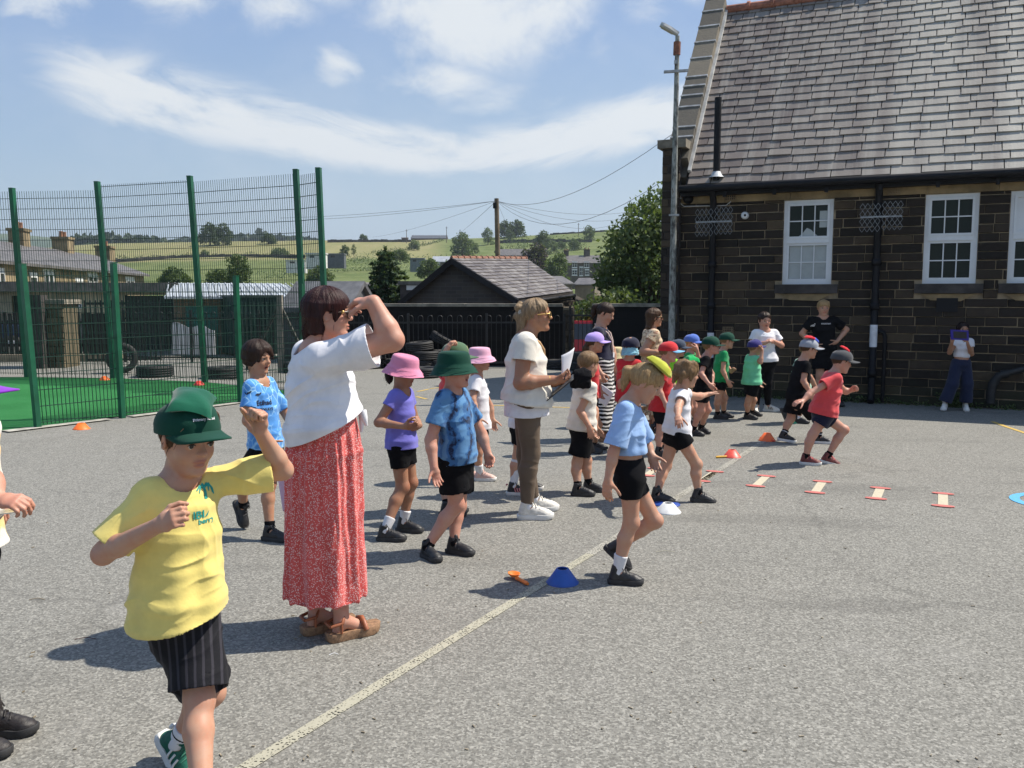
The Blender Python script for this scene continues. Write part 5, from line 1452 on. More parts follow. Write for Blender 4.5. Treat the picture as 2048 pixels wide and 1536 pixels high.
def spoon(label, p, q, c, egg=None):
    p, q = gp(*p, .012), gp(*q, .012); d = nrm(q - p); s_ = A(d[1], -d[0], 0); L = np.linalg.norm(q - p); R0 = thing('egg_spoon', label, 'spoon', p, 'plastic race spoons on the ground')
    m = MB(); m.tube([p + d * L * f for f in (.34, .6, .9, 1.)], [.012, .010, .012, .008], 8); m.build('handle', mat(c, .4, .1, 9), R0)
    m = MB(); ax = np.stack([d, s_ * -1, ZU], 1); m.lathe(p + d * L * .18 + ZU * .012, [(.002, -.014), (.018, -.011), (.028, -.002), (.034, .010), (.031, .010), (.02, -.004), (.002, -.008)], 20, ax=ax, sx=1.25); m.build('bowl', mat(c, .4, .1, 9), R0)
    if egg is not None:
        e = p + d * L * .18 + ZU * .022; m = MB(); m.lathe(e, [(.001, -.024)] + [(.024 * math.sin(t), -.024 * math.cos(t)) for t in np.linspace(.3, 2.9, 9)] + [(.001, .024)], 16)
        tag(m.build('ball', mat(egg, .5, .1, 9), origin=e), 'small ball resting in the bowl of the ' + label.split(' ')[0] + ' spoon', 'ball')
spoon('orange plastic spoon lying left of the blue foreground cone', (1022, 1150), (1056, 1168), (.80, .20, .03))
spoon('yellow plastic spoon lying against the red cone', (1474, 912), (1432, 914), (.75, .40, .03), (.75, .45, .10))
spoon('red plastic spoon lying against the orange cone', (1521, 878), (1550, 882), (.70, .08, .03), (.62, .38, .2))
def debris():
    r = random.Random(5); m = MB()
    for k in range(90):
        p = gp(r.uniform(40, 2000), 800 + 736 * r.random() ** .6, .003); a = r.uniform(0, PI); L = r.uniform(.003, .010); d = A(math.cos(a), math.sin(a), 0)
        m.bar(p - d * L, p + d * L, .004, .004)
    tag(m.build('grit', mat((.24, .20, .14), .9, .5, 40)), kind='stuff')
    for (x, y, L, c, lab) in [(172, 1277, .05, (.08, .035, .03), 'brown leaf stalk lying in the shadow at the left'), (668, 1308, .02, (.7, .7, .7), 'scrap of white paper near the sandals'), (1330, 1103, .06, (.5, .47, .36), 'pale straw on the tarmac right of the girl in light blue'), (75, 1198, .04, (.25, .2, .13), 'dry twig on the tarmac at the left')]:
        p = gp(x, y, .004); q = MB(); q.tube([p - A(L, .01, 0), p + A(0, .006, .004), p + A(L, -.004, 0)], .0018, 6); tag(q.build('litter', mat(c, .8, .2, 30), origin=p), lab, 'litter')
debris()
# ================================================================== people
def m_skin(c, red=.25):
    m, t, b = newmat('skin', .52, .4); co = t.coord()
    n = t.noise(co, 16, 4, .6); n2 = t.noise(co, 90, 2)
    col = t.mix(t.smooth(n, .35, .7), c, (c[0] * 1.0, c[1] * .84, c[2] * .78))
    col = t.mix(t.math('MULTIPLY', n2, .18), col, tuple(x * .72 for x in c))
    tint = t.attr('tint')
    col = t.mix(t.math('MULTIPLY', tint, .75, clamp=True), col, (c[0] * .78, c[1] * .40, c[2] * .40))
    t.put(b.inputs['Base Color'], col)
    b.inputs['Subsurface Weight'].default_value = .12; b.inputs['Subsurface Radius'].default_value = (1, .35, .2); b.inputs['Subsurface Scale'].default_value = .006
    t.put(b.inputs['Normal'], t.bump(t.noise(co, 260, 3), .12, .001))
    return m
SK_FAIR = m_skin((.50, .290, .195)); SK_PINK = m_skin((.52, .285, .205)); SK_TAN = m_skin((.36, .190, .115)); SK_WARM = m_skin((.45, .250, .155))
def m_hair(c, c2, rough=.5):
    m, t, b = newmat('hair', rough, .22); co = t.coord((1, 1, .10))
    n = t.noise(co, 130, 4, .75); n2 = t.noise(t.coord((1, 1, .35)), 14, 3, .6)
    t.put(b.inputs['Base Color'], t.mix(t.math('ADD', t.math('MULTIPLY', t.smooth(n, .3, .7), .6), t.math('MULTIPLY', n2, .35)), c, c2))
    t.put(b.inputs['Normal'], t.bump(n, .9, .004)); b.inputs['Anisotropic'].default_value = .5
    return m
H_BLACK = m_hair((.006, .004, .004), (.030, .014, .012)); H_BROWN = m_hair((.030, .015, .008), (.10, .052, .026)); H_DK = m_hair((.010, .006, .004), (.045, .022, .014))
H_BLOND = m_hair((.20, .115, .050), (.46, .31, .15)); H_LTBR = m_hair((.10, .058, .028), (.27, .165, .082)); H_GREY = m_hair((.11, .070, .038), (.36, .255, .15)); H_AUB = m_hair((.008, .0028, .003), (.050, .014, .013))
def m_cloth(c, rough=.85, wave=900., fn=None, sheen=.2, var=.12):
    m, t, b = newmat('cloth', rough, .25); co = t.coord()
    n = t.noise(co, 5., 4, .6); wv = t.noise(co, wave, 2, .7)
    col = t.mix(t.smooth(n, .3, .7), tuple(x * (1 - var) for x in c), tuple(min(.86, x * (1 + var)) for x in c))
    if fn: col = fn(t, co, col)
    col = t.mix(t.math('MULTIPLY', wv, .22), col, tuple(x * .55 for x in c))
    t.put(b.inputs['Base Color'], col); b.inputs['Sheen Weight'].default_value = sheen; b.inputs['Specular IOR Level'].default_value = .12; b.inputs['Sheen Roughness'].default_value = .5
    h = t.math('ADD', t.math('MULTIPLY', t.noise(co, 30, 4, .6), 1.), t.math('MULTIPLY', wv, .10))
    t.put(b.inputs['Normal'], t.bump(h, .30, .006))
    return m
C_WHITE = m_cloth((.74, .73, .76)); C_CREAM = m_cloth((.70, .66, .58)); C_BLACK = m_cloth((.0075, .0075, .009), .95, var=.3, sheen=.0); C_RED = m_cloth((.56, .030, .035)); C_CORAL = m_cloth((.68, .075, .080))
C_YEL = m_cloth((.76, .62, .19)); C_LBLUE = m_cloth((.30, .46, .74)); C_PURP = m_cloth((.175, .165, .56)); C_NAVY = m_cloth((.012, .013, .032), var=.25); C_GREEN = m_cloth((.012, .27, .085)); C_MINT = m_cloth((.17, .60, .34))
C_DGREEN = m_cloth((.006, .050, .032), .8, 500, sheen=.08); C_BAGGREEN = m_cloth((.003, .088, .048), .75, 300); C_PINK = m_cloth((.66, .24, .36), .8, 400); C_PINK2 = m_cloth((.70, .38, .50), .8, 400); C_LAV = m_cloth((.44, .32, .70), .8, 400); C_PURCAP = m_cloth((.22, .03, .46), .7, 400)
C_TAUPE = m_cloth((.135, .098, .070), .55, 600, sheen=.05); C_GREY = m_cloth((.30, .32, .36), .8, 400); C_CHAR = m_cloth((.060, .062, .068), .8, 400); C_STRAW = m_cloth((.62, .50, .27), .8, 250); C_LIME = m_cloth((.28, .70, .03)); C_ROYAL = m_cloth((.09, .17, .52), .8, 400); C_NAVYG = m_cloth((.045, .062, .095), .8, 400)
C_BEANY = m_cloth((.42, .44, .045), .85, 300); C_BEANG = m_cloth((.01, .36, .09), .85, 300); C_BEANR = m_cloth((.62, .02, .03), .85, 300); C_BEANB = m_cloth((.03, .07, .40), .85, 300); C_DENIM = m_cloth((.018, .024, .055), .85, 500); C_SOCKW = m_cloth((.70, .70, .72), .9, 350); C_SCRUN = m_cloth((.40, .36, .30), .8, 300)
C_INDIGO = m_cloth((.035, .03, .16), .8, 400)
def _dots(t, co, col):
    v = t.vor(co, 135.); v2 = t.vor(t.coord(loc=(3, 1, 2)), 84.)
    col = t.mix(t.smooth(v, .36, .27), col, (.78, .60, .58))
    return t.mix(t.math('MULTIPLY', t.smooth(v2, .2, .14), .8), col, (.80, .66, .64))
C_DOTS = m_cloth((.60, .095, .085), .8, 500, _dots)
def _tie(t, co, col):
    w = t.new('ShaderNodeTexWave', wave_type='RINGS', rings_direction='Z'); t.link(t.coord(loc=(.10, .12, -.55)), w.inputs['Vector']); w.inputs['Scale'].default_value = 3.2; w.inputs['Distortion'].default_value = 7.; w.inputs['Detail'].default_value = 4; w.inputs['Detail Scale'].default_value = 2.6
    n = t.noise(co, 22, 5, .7, .6)
    col = t.mix(t.smooth(w.outputs['Fac'], .55, .85), col, (.10, .24, .44)); dk = t.math('MULTIPLY', t.smooth(w.outputs['Fac'], .35, .05), t.smooth(n, .36, .55))
    return t.mix(dk, col, (.010, .012, .035))
C_TIE = m_cloth((.040, .135, .32), .85, 700, _tie)
def _tiey(t, co, col):
    w = t.new('ShaderNodeTexWave', wave_type='RINGS', rings_direction='Y'); t.link(t.coord(loc=(.1, 0, -.9)), w.inputs['Vector']); w.inputs['Scale'].default_value = 4.; w.inputs['Distortion'].default_value = 5.; w.inputs['Detail'].default_value = 3
    return t.mix(t.math('MULTIPLY', t.smooth(w.outputs['Fac'], .5, .8), .8), col, (.80, .55, .12))
C_TIEY = m_cloth((.76, .73, .66), .85, 700, _tiey)
def _stripe(t, co, col):
    s = t.new('ShaderNodeSeparateXYZ'); t.link(co, s.inputs[0]); z = t.math('ADD', s.outputs[2], t.math('MULTIPLY', t.noise(co, 4, 3), .10))
    return t.mix(t.math('GREATER_THAN', t.math('FRACT', t.math('MULTIPLY', z, 24.)), .55), col, (.72, .71, .68))
C_STRIPE = m_cloth((.010, .010, .012), .85, 500, _stripe)
def _floral(t, co, col):
    v = t.noise(co, 22, 4, .6, 1.2); v2 = t.noise(t.coord(loc=(5, 2, 1)), 30, 3, .6, 1.)
    col = t.mix(t.smooth(v, .54, .60), col, (.34, .12, .06)); return t.mix(t.smooth(v2, .60, .64), col, (.10, .09, .045))
C_FLORAL = m_cloth((.66, .50, .33), .85, 500, _floral)
def _foot(t, co, col):
    v = t.vor(t.coord((1, 1, .8)), 22., 'DISTANCE_TO_EDGE'); n = t.noise(co, 9, 3, .6)
    return t.mix(t.math('MULTIPLY', t.smooth(v, .09, .03), t.smooth(n, .35, .6)), col, (.34, .62, .86))
C_SKY = m_cloth((.085, .29, .68), .6, 700, _foot)
def _pin(t, co, col):
    w = t.new('ShaderNodeTexWave', wave_type='BANDS', bands_direction='DIAGONAL'); t.link(t.coord((1, 1, .05), (0, 0, .5)), w.inputs['Vector']); w.inputs['Scale'].default_value = 17.; w.inputs['Distortion'].default_value = 1.5
    return t.mix(t.math('MULTIPLY', t.smooth(w.outputs['Fac'], .70, .90), .75), col, (.05, .047, .058))
C_PIN = m_cloth((.010, .010, .013), .7, 600, _pin, .05)
M_LEATHER = mat((.30, .095, .040), .5, .2, 20, .2, 120); M_CORK = mat((.27, .155, .085), .8, .3, 60, .4, 200); M_SOLEW = mat((.66, .65, .62), .6, .1, 20, .1, 100); M_SOLEB = mat((.028, .028, .029), .75, .3, 20, .2, 100)
M_LACEB = mat((.05, .05, .052), .8, .2, 60); M_SHOEB = mat((.016, .016, .018), .5, .3, 30, .25, 220); M_SHOEG = mat((.004, .095, .060), .6, .2, 30, .2, 220); M_SHOEW = mat((.66, .63, .57), .6, .12, 30, .2, 220); M_SHOER = mat((.16, .035, .030), .6, .4, 30, .25, 220); M_SHOEP = mat((.62, .40, .34), .6, .12, 30, .2, 220); M_BOOT = mat((.020, .016, .015), .55, .4, 18, .3, 160)
M_LENS = glassy((.012, .009, .010), .08); M_TORT = mat((.045, .018, .010), .25, .5, 60); M_BUTTON = mat((.015, .015, .02), .4, .1, 50); M_PAPER = mat((.74, .73, .76), .8, .05, 8); M_PAPERP = mat((.66, .50, .66), .8, .05, 8); M_CLIP = mat((.030, .028, .027), .5, .3, 9); M_GOLD = mat((.55, .34, .12), .35, .15, 20, metal=.6)
M_EYEW = mat((.62, .58, .55), .25, .05, 60); M_IRIS = mat((.022, .014, .010), .35, .2, 60); M_LASH = mat((.012, .008, .007), .7, .2, 60); M_BROW = mat((.075, .040, .022), .9, .2, 60); M_MOUTH = mat((.12, .022, .020), .5, .2, 60); M_TEETH = mat((.66, .62, .55), .35, .05, 60)

def cloth_disp(P, N, amp, seed, sc=1.0, planes=()):
    q = P / sc
    w = np.stack([fbm(q * 3., seed + 50, 2), fbm(q * 3. + 9., seed + 51, 2), fbm(q * 3. - 7., seed + 52, 2)], 1) * .13
    rd = lambda n: (1 - np.abs(n)) ** 3
    q2 = q + w; dg = np.stack([q2[:, 0] + q2[:, 2] * .9, q2[:, 1], q2[:, 2] - q2[:, 0] * .8 + q2[:, 1] * .4], 1)
    h = rd(vnoise(q2 * A(4.5, 4.5, 15), seed + 1)); vt = rd(vnoise(q2 * A(12, 12, 3.5), seed + 2)); di = rd(vnoise(dg * A(4, 6, 13), seed + 3))
    m = np.clip(.5 + 1.2 * vnoise(q * 4., seed + 4), 0, 1); soft = fbm(q * 5., seed + 5, 2)
    a = .30 * soft + .75 * (m * h + (1 - m) * di) + .35 * vt - .42
    f = np.ones(len(P))
    for o, n in planes: f = np.minimum(f, np.clip(np.abs((P - np.asarray(o)) @ nrm(n)) / .085, .10, 1))
    return P + N * (amp * a * f)[:, None]

def smesh(name, ops, v, mats, parent, disp=None, relaxn=1, attrs=None):
    P, Q = solidify(ops, v); P = relax(P, Q, relaxn, .5)
    if disp is not None: P = disp(P, vnormals(P, Q))
    return link_mesh(name, P, Q, mats, parent, smooth=True, attrs=attrs(P) if attrs else None), P, Q
def rotv(v, ax, ang):
    ax = nrm(ax); c, s = math.cos(ang), math.sin(ang); v = np.asarray(v, float)
    return v * c + np.cross(ax, v) * s + ax * (ax @ v) * (1 - c)
HANDS = {'relaxed': (.35, .45, .3), 'open': (.10, .15, .1), 'fist': (1.35, 1.6, 1.0), 'hold': (.75, .85, .5), 'curl': (.8, 1.2, .7), 'claw': (.45, 1.0, .6)}
def hand_ops(w, d, pn, right, L, pose='relaxed', fat=1.0, spread=.06):
    d = nrm(d); pn = np.asarray(pn, float); pn = nrm(pn - d * (pn @ d)); t = np.cross(d, pn) * (1 if right else -1); ops = []
    K = w + d * L * .50
    ops.append(('u', loft([(w - d * L * .02, t, L * .135, L * .10), (w + d * L * .2, t, L * .185, L * .105), (w + d * L * .46, t, L * .215, L * .085)], L * .06), L * .10))
    c = HANDS[pose]
    for i, (x, ln, sp) in enumerate(((.165, .42, 1), (.055, .47, .3), (-.055, .44, -.4), (-.16, .35, -1.1))):
        p = K + t * L * x - d * L * (.02 if i in (1, 2) else .05); dd = nrm(d + t * sp * spread * 1.6); ax = np.cross(dd, pn); r = L * (.052 if i < 3 else .045) * fat
        k = 1 + (i - 1.5) * .10
        for j, (f, a) in enumerate(zip((.46, .31, .25), c)):
            dd = rotv(dd, ax, a * k); q = p + dd * L * ln * f
            ops.append(('u', capsule(p, q, r * (1 - .08 * j), r * (.92 - .08 * j)), r * (.7 if j == 0 else .45))); p = q
    b = w + d * L * .14 + t * L * .13 + pn * L * .04; dd = nrm(d * .62 + t * .68 + pn * (.35 if pose != 'open' else .1)); cl = .25 if pose in ('open', 'relaxed') else .75
    m_ = b + dd * L * .25; d2 = rotv(dd, np.cross(dd, nrm(d * .7 + pn * .6 - t * .2)), cl * .9); e = m_ + d2 * L * .20; d3 = rotv(d2, np.cross(d2, nrm(d * .6 + pn * .7 - t * .3)), cl * .6)
    ops += [('u', capsule(b, m_, L * .085 * fat, L * .062 * fat), L * .07), ('u', capsule(m_, e, L * .060 * fat, L * .056 * fat), L * .02), ('u', capsule(e, e + d3 * L * .15, L * .055 * fat, L * .045 * fat), L * .02)]
    return ops
CHILD = [(-.25, .052, .052), (-.06, .079, .068), (.12, .077, .066), (.36, .069, .057), (.6, .074, .057), (.82, .080, .055), (.96, .05, .040)]
WOMAN = [(-.22, .060, .058), (-.05, .095, .074), (.12, .090, .072), (.40, .068, .055), (.62, .072, .066), (.83, .078, .055), (.96, .05, .038)]
MAN = [(-.22, .055, .055), (-.05, .086, .066), (.12, .084, .064), (.40, .076, .057), (.64, .088, .064), (.84, .100, .058), (.96, .055, .042)]
FRM = {}
class Pp: pass
def person(label, H, Y, yaw, head, neck, pelvis, RA, LA, RL, LL, cat='child', hh=None, hyaw=None, hpitch=0., hroll=0., syaw=None, build=1., sk=SK_FAIR, v=None,
           hair=None, hat=None, top=None, bottom=None, socks=None, shoes=None, rhand=('relaxed', None), lhand=('relaxed', None), mouth=0., glasses=None, tbl=None, lash=True, armf=1., legf=1., group=None, brow=None, detail=True, thigh=1., dx=0.):
    p = Pp(); adult = cat != 'child'
    hh = hh or (H * .165 if not adult else H * .136); hyaw = yaw if hyaw is None else hyaw; syaw = yaw if syaw is None else syaw
    v = v or min(.0065, max(.0036, Y * .00095)); p.v = v; p.H = H; p.armf = armf
    S = lambda q: at(q[0] + dx, q[1], Y + (q[2] if len(q) > 2 and q[2] is not None else 0.))
    fr = lambda a: (A(math.cos(rad(a)), math.sin(rad(a)), 0), A(math.sin(rad(a)), -math.cos(rad(a)), 0))
    pf, prt = fr(yaw); sf, srt = fr(syaw)
    N = S(neck); Pv = S(pelvis); C = S(head); p.N, p.P, p.C, p.pf, p.pr, p.sf, p.sr = N, Pv, C, pf, prt, sf, srt
    ax = nrm(N - Pv); TL = np.linalg.norm(N - Pv); p.ax = ax
    hf, hr = fr(hyaw); hf = nrm(hf * math.cos(rad(hpitch)) - ZU * math.sin(rad(hpitch))); hu = np.cross(hr, hf); hr = nrm(hr + hu * math.tan(rad(hroll))); hu = np.cross(hr, hf)
    HM = np.stack([hf, hr, hu], 1); p.HM = HM; p.hh = hh
    hp = lambda f, r, u: C + HM @ (A(f, r, u) * hh); p.hp = hp
    sw = (.074 if not adult else .090) * H * (tbl is MAN and 1.12 or 1.) * (.5 + .5 * build)
    SR, SL = N + srt * sw - ax * .022 * H, N - srt * sw - ax * .022 * H
    hw = .047 * H * (.5 + .5 * build); HR, HL = Pv + prt * hw, Pv - prt * hw
    root = thing('person', label, 'person', gp(pelvis[0], pelvis[1]) * 0 + A(Pv[0], Pv[1], 0), group); p.root = root
    # ---- arms
    ops = []; tb = tbl or (WOMAN if adult else CHILD); p.tb = tb
    stn = [(lerp(Pv, N, t), nrm(lerp(prt, srt, np.clip(t, 0, 1))), w * H * build, d * H * build) for t, w, d in tb]; p.stn = stn
    ops.append(('u', loft(stn, .03 * H), 0.))
    rn = .215 * hh * (1.0 if not adult else 1.12); hb = hp(-.10, 0, -.22)
    ops.append(('u', capsule(N - ax * .02 * H, hb, rn * 1.12, rn), .03))
    for s_ in (SR, SL): ops.append(('u', capsule(N - ax * .004 * H, s_, .027 * H, .031 * H * armf), .03 * H))
    p.arm = {}
    for side, sh, spec, hd in (('R', SR, RA, rhand), ('L', SL, LA, lhand)):
        SA = lambda q: at(q[0] + dx, q[1], sh[1] + (q[2] if len(q) > 2 else 0.))
        e, w_ = SA(spec[0]), SA(spec[1]); r0 = .0305 * H * armf
        ops.append(('u', capsule(sh, e, r0, .0235 * H * armf), .02 * H)); ops.append(('u', capsule(e, lerp(e, w_, .3), .0235 * H * armf, .0240 * H * armf), .015 * H)); ops.append(('u', capsule(lerp(e, w_, .3), w_, .0240 * H * armf, .0165 * H * armf), .012 * H))
        d = nrm((SA(spec[2]) - w_)) if len(spec) > 2 else nrm(w_ - e)
        inw = (srt * -1 if side == 'R' else srt)
        pn = hd[1] if hd[1] is not None else nrm(inw * .8 - ZU * .2 + pf * .2)
        HL_ = (.112 if not adult else .108) * H
        ops += hand_ops(w_, d, pn, side == 'R', HL_, hd[0], 1.0 if adult else 1.08)
        p.arm[side] = (sh, e, w_, d, pn)
    # ---- legs
    FL = (.158 if not adult else .152) * H; p.FL = FL; p.leg = {}
    for side, hip, spec in (('R', HR, RL), ('L', HL, LL)):
        kn, he, to = spec
        heel = gp(he[0] + dx, he[1]) if len(he) == 2 else S(he); toe = gp(to[0] + dx, to[1]) if len(to) == 2 else S(to)
        fd = nrm(toe - heel); toe = heel + fd * FL; upv = ZU - fd * fd[2]; upv = nrm(upv)
        if len(spec) > 3: upv = nrm(spec[3] - fd * (np.asarray(spec[3]) @ fd))
        an = heel + fd * FL * .27 + upv * FL * .36
        k = S((kn[0], kn[1], 0)); dY = kn[2] if len(kn) > 2 and kn[2] is not None else ((hip[1] + an[1]) / 2 + pf[1] * .04 * H - Y)
        k = S((kn[0], kn[1], dY)); lf = legf
        ops.append(('u', capsule(hip, k, .050 * H * lf * min(build, 1.1) * thigh, .0345 * H * lf), .02 * H))
        kd = nrm(an - k); bk = -pf
        c1 = lerp(k, an, .32) + bk * .008 * H
        ops.append(('u', capsule(k, c1, .0335 * H * lf, .0345 * H * lf), .02 * H)); ops.append(('u', capsule(c1, an, .0345 * H * lf, .0205 * H * lf), .015 * H))
        ops.append(('u', ellip(k + pf * .008 * H + kd * -.004 * H, (.027 * H * lf,) * 3), .02 * H))
        ops.append(('u', capsule(an, heel + fd * FL * .19 + upv * FL * .18, .0195 * H, .016 * H), .01)); ops.append(('u', capsule(an, heel + fd * FL * .72 + upv * FL * .12, .021 * H, .0155 * H), .015))
        p.leg[side] = (hip, k, an, heel, toe, fd, upv)
    # ---- head
    R3 = lambda a, b, c: (a * hh, b * hh, c * hh)
    ad = 1 if adult else 0
    ops.append(('u', ellip(hp(-.045, 0, .135), R3(.425, .345, .365), HM), .03))
    ops.append(('u', ellip(hp(.11, 0, -.15), R3(.265, .262 - .012 * ad, .335), HM), .10 * hh))
    for s_ in (-1, 1):
        ops.append(('u', ellip(hp(.205, s_ * .155, -.13), R3(.125, .115, .12), HM), .10 * hh))
        ops.append(('u', capsule(hp(-.08, s_ * .2, -.16), hp(.2, s_ * .11, -.40), .09 * hh, .08 * hh), .10 * hh))
    ops.append(('u', ellip(hp(.285, 0, -.415), R3(.085, .10, .075), HM), .08 * hh))
    ops.append(('u', capsule(hp(.335, 0, .08), hp(.425, 0, -.085), .030 * hh, .048 * hh), .055 * hh)); ops.append(('u', ellip(hp(.435, 0, -.10), R3(.048, .050, .044), HM), .03 * hh))
    for s_ in (-1, 1):
        ops.append(('u', ellip(hp(.385, s_ * .048, -.115), R3(.045, .033, .032), HM), .025 * hh))
        ops.append(('s', ellip(hp(.44, s_ * .150, .015), R3(.10, .085, .06), HM), .06 * hh))
        ops.append(('u', capsule(hp(.365, s_ * .06, .085), hp(.31, s_ * .22, .085), .035 * hh, .03 * hh), .05 * hh))
        ops.append(('u', ellip(hp(.305, s_ * .150, .012), R3(.070, .080, .062), HM), .02 * hh))
        ops.append(('s', ellip(hp(.385, s_ * .152, .008), R3(.045, .062, .022), HM), .006 * hh))
        Me = HM @ np.stack([nrm(A(1, s_ * .35, -.15)), nrm(A(-.35 * s_, 1, 0) * s_), A(.15, 0, 1)], 1)
        ops.append(('u', ellip(hp(-.05, s_ * .345, -.015), R3(.085, .034, .130), Me), .02 * hh)); ops.append(('s', ellip(hp(-.035, s_ * .385, -.015), R3(.045, .024, .08), Me), .02 * hh)); ops.append(('u', ellip(hp(-.005, s_ * .345, -.04), R3(.028, .022, .035), HM), .015 * hh))
    ops.append(('u', ellip(hp(.350, 0, -.235), R3(.055, .105, .028), HM), .03 * hh)); ops.append(('u', ellip(hp(.345, 0, -.295), R3(.055, .085, .030), HM), .025 * hh))
    if mouth > 0: ops.append(('s', ellip(hp(.39, 0, -.265 - mouth * .25), R3(.10, .085, .02 + mouth * .5), HM), .02 * hh))
    else: ops.append(('s', ellip(hp(.405, 0, -.264), R3(.035, .10, .009), HM), .014 * hh))
    def attrs(P):
        q = (P - C) @ HM / hh
        e = lambda c, r: np.clip(1.25 - np.sqrt((((q - A(*c)) / A(*r)) ** 2).sum(1)), 0, .35) / .35
        lip = np.maximum(e((.375, 0, -.240), (.075, .115, .032)), e((.37, 0, -.292), (.075, .095, .034))) * .75
        ch = sum(np.clip(1 - np.sqrt((((q - A(.27, s_ * .19, -.12)) / A(.16, .14, .13)) ** 2).sum(1)), 0, 1) for s_ in (-1, 1)) * .28
        ear = np.clip((np.abs(q[:, 1]) - .33) / .06, 0, 1) * (np.abs(q[:, 2]) < .17) * (np.abs(q[:, 0] + .05) < .13) * .30
        no = e((.46, 0, -.10), (.06, .07, .05)) * .22
        jt = np.zeros(len(P))
        for s_ in 'RL':
            for c_, r_ in ((p.leg[s_][1] + pf * .03 * H, .05 * H), (p.arm[s_][1], .035 * H), (p.arm[s_][2] + p.arm[s_][3] * .06 * H, .045 * H)): jt = np.maximum(jt, np.clip(1.2 - np.linalg.norm(P - c_, axis=1) / r_, 0, 1) * .24)
        bl = np.clip(fbm(P * 18., 3) * .5 + .1, 0, .4) * .4
        return {'tint': np.maximum.reduce([lip, ch, ear, no, jt]) + bl}
    P_, Q_ = solidify(ops, v); P_ = relax(P_, Q_, 1, .35)
    # extra small pieces (eyes, brows, lashes) joined into the body mesh
    V = [P_]; Fc = [tuple(map(int, q)) for q in Q_]; MI = [0] * len(Q_); tint = attrs(P_)['tint']
    mb = MB()
    if detail:
        for s_ in (-1, 1):
            ec = hp(.303, s_ * .150, .010); er = .068 * hh; g = nrm(HM @ A(1, s_ * .08, -.06)); bx = np.stack([nrm(np.cross(g, hu)), hu, g], 1); bx[:, 1] = np.cross(bx[:, 2], bx[:, 0])
            mb.lathe(ec, [(er * math.sin(t), er * math.cos(t)) for t in (2.2, 1.6, 1.1, .8, .50)], 14, 0, ax=bx); mb.lathe(ec, [(er * 1.005 * math.sin(t), er * 1.005 * math.cos(t)) for t in (.52, .3, .15, .01)], 14, 1, ax=bx)
            if lash: mb.tube([hp(.360, s_ * .088, .012), hp(.372, s_ * .125, .034), hp(.366, s_ * .170, .036), hp(.338, s_ * .212, .012)], [.005 * hh, .010 * hh, .011 * hh, .006 * hh], 5, 2)
            mb.tube([hp(.378, s_ * .065, .100), hp(.375, s_ * .125, .128), hp(.345, s_ * .19, .130), hp(.300, s_ * .235, .105)], [.010 * hh, .016 * hh, .014 * hh, .004 * hh], 6, 3)
        if mouth > 0:
            mb.lathe(hp(.315, 0, -.27 - mouth * .2), [(.001, .02 * hh), (.07 * hh, .012 * hh), (.085 * hh, -.02 * hh)], 12, 4, ax=np.stack([hr, hu, hf], 1)); mb.tube([hp(.335, -.06, -.235), hp(.352, 0, -.232), hp(.335, .06, -.235)], .012 * hh, 6, 5)
    off = len(P_); V.append(np.array(mb.v).reshape(-1, 3)); Fc += [tuple(i + off for i in f) for f in mb.f]; MI += [m + 1 for m in mb.m]
    o = link_mesh('body', np.concatenate(V), Fc, [sk, M_EYEW, M_IRIS, M_LASH, brow or M_BROW, M_MOUTH, M_TEETH], root, smooth=True, midx=MI, attrs={'tint': np.concatenate([tint, np.zeros(len(mb.v))])}); p.body = o
    # ---- clothes
    p.hashat = hat is not None; p.seed = int(abs(head[0]) * 7 + abs(head[1])) % 997
    if bottom: make_bottom(p, **bottom)
    if top: make_top(p, **top)
    for side in 'RL':
        hip, k, an, heel, toe, fd, upv = p.leg[side]
        if socks:
            sh_, sm = socks[:2]; tp = lerp(an, k, sh_); r1 = .0225 * H * legf; r2 = (.0225 + .0135 * min(1, sh_ / .5)) * H * legf
            so = [('u', capsule(heel + fd * FL * .21 + upv * FL * .17, an, .0185 * H, r1 * .95), .02), ('u', capsule(heel + fd * FL * .45 + upv * FL * .2, an, .013 * H, .017 * H), .02), ('u', capsule(an, lerp(an, k, sh_ * 1.1) - pf * .006 * H * (sh_ > .3), r1 * 1.05, r2 * 1.06, planes=[(tp, k - an)]), .01)]
            s_o, _, _ = smesh('sock', so, v, sm, root)
            if len(socks) > 2:
                b2 = MB(); q = lerp(an, k, sh_ * .62); b2.lathe(q, [((r1 + .004) * 1.06, -.006), ((r1 + .006) * 1.08, 0), ((r1 + .004) * 1.06, .006)], 20, ax=basis(k - an)); b2.build('stripe', socks[2], s_o)
        if shoes: make_shoe(p, side, **shoes)
    if hair: make_hair(p, **hair)
    if hat: make_hat(p, **hat)
    if glasses: make_glasses(p, glasses)
    return p
def basis(z):
    z = nrm(z); x = np.cross(z, A(.3, .9, .2)); x = nrm(x); return np.stack([x, np.cross(z, x), z], 1)
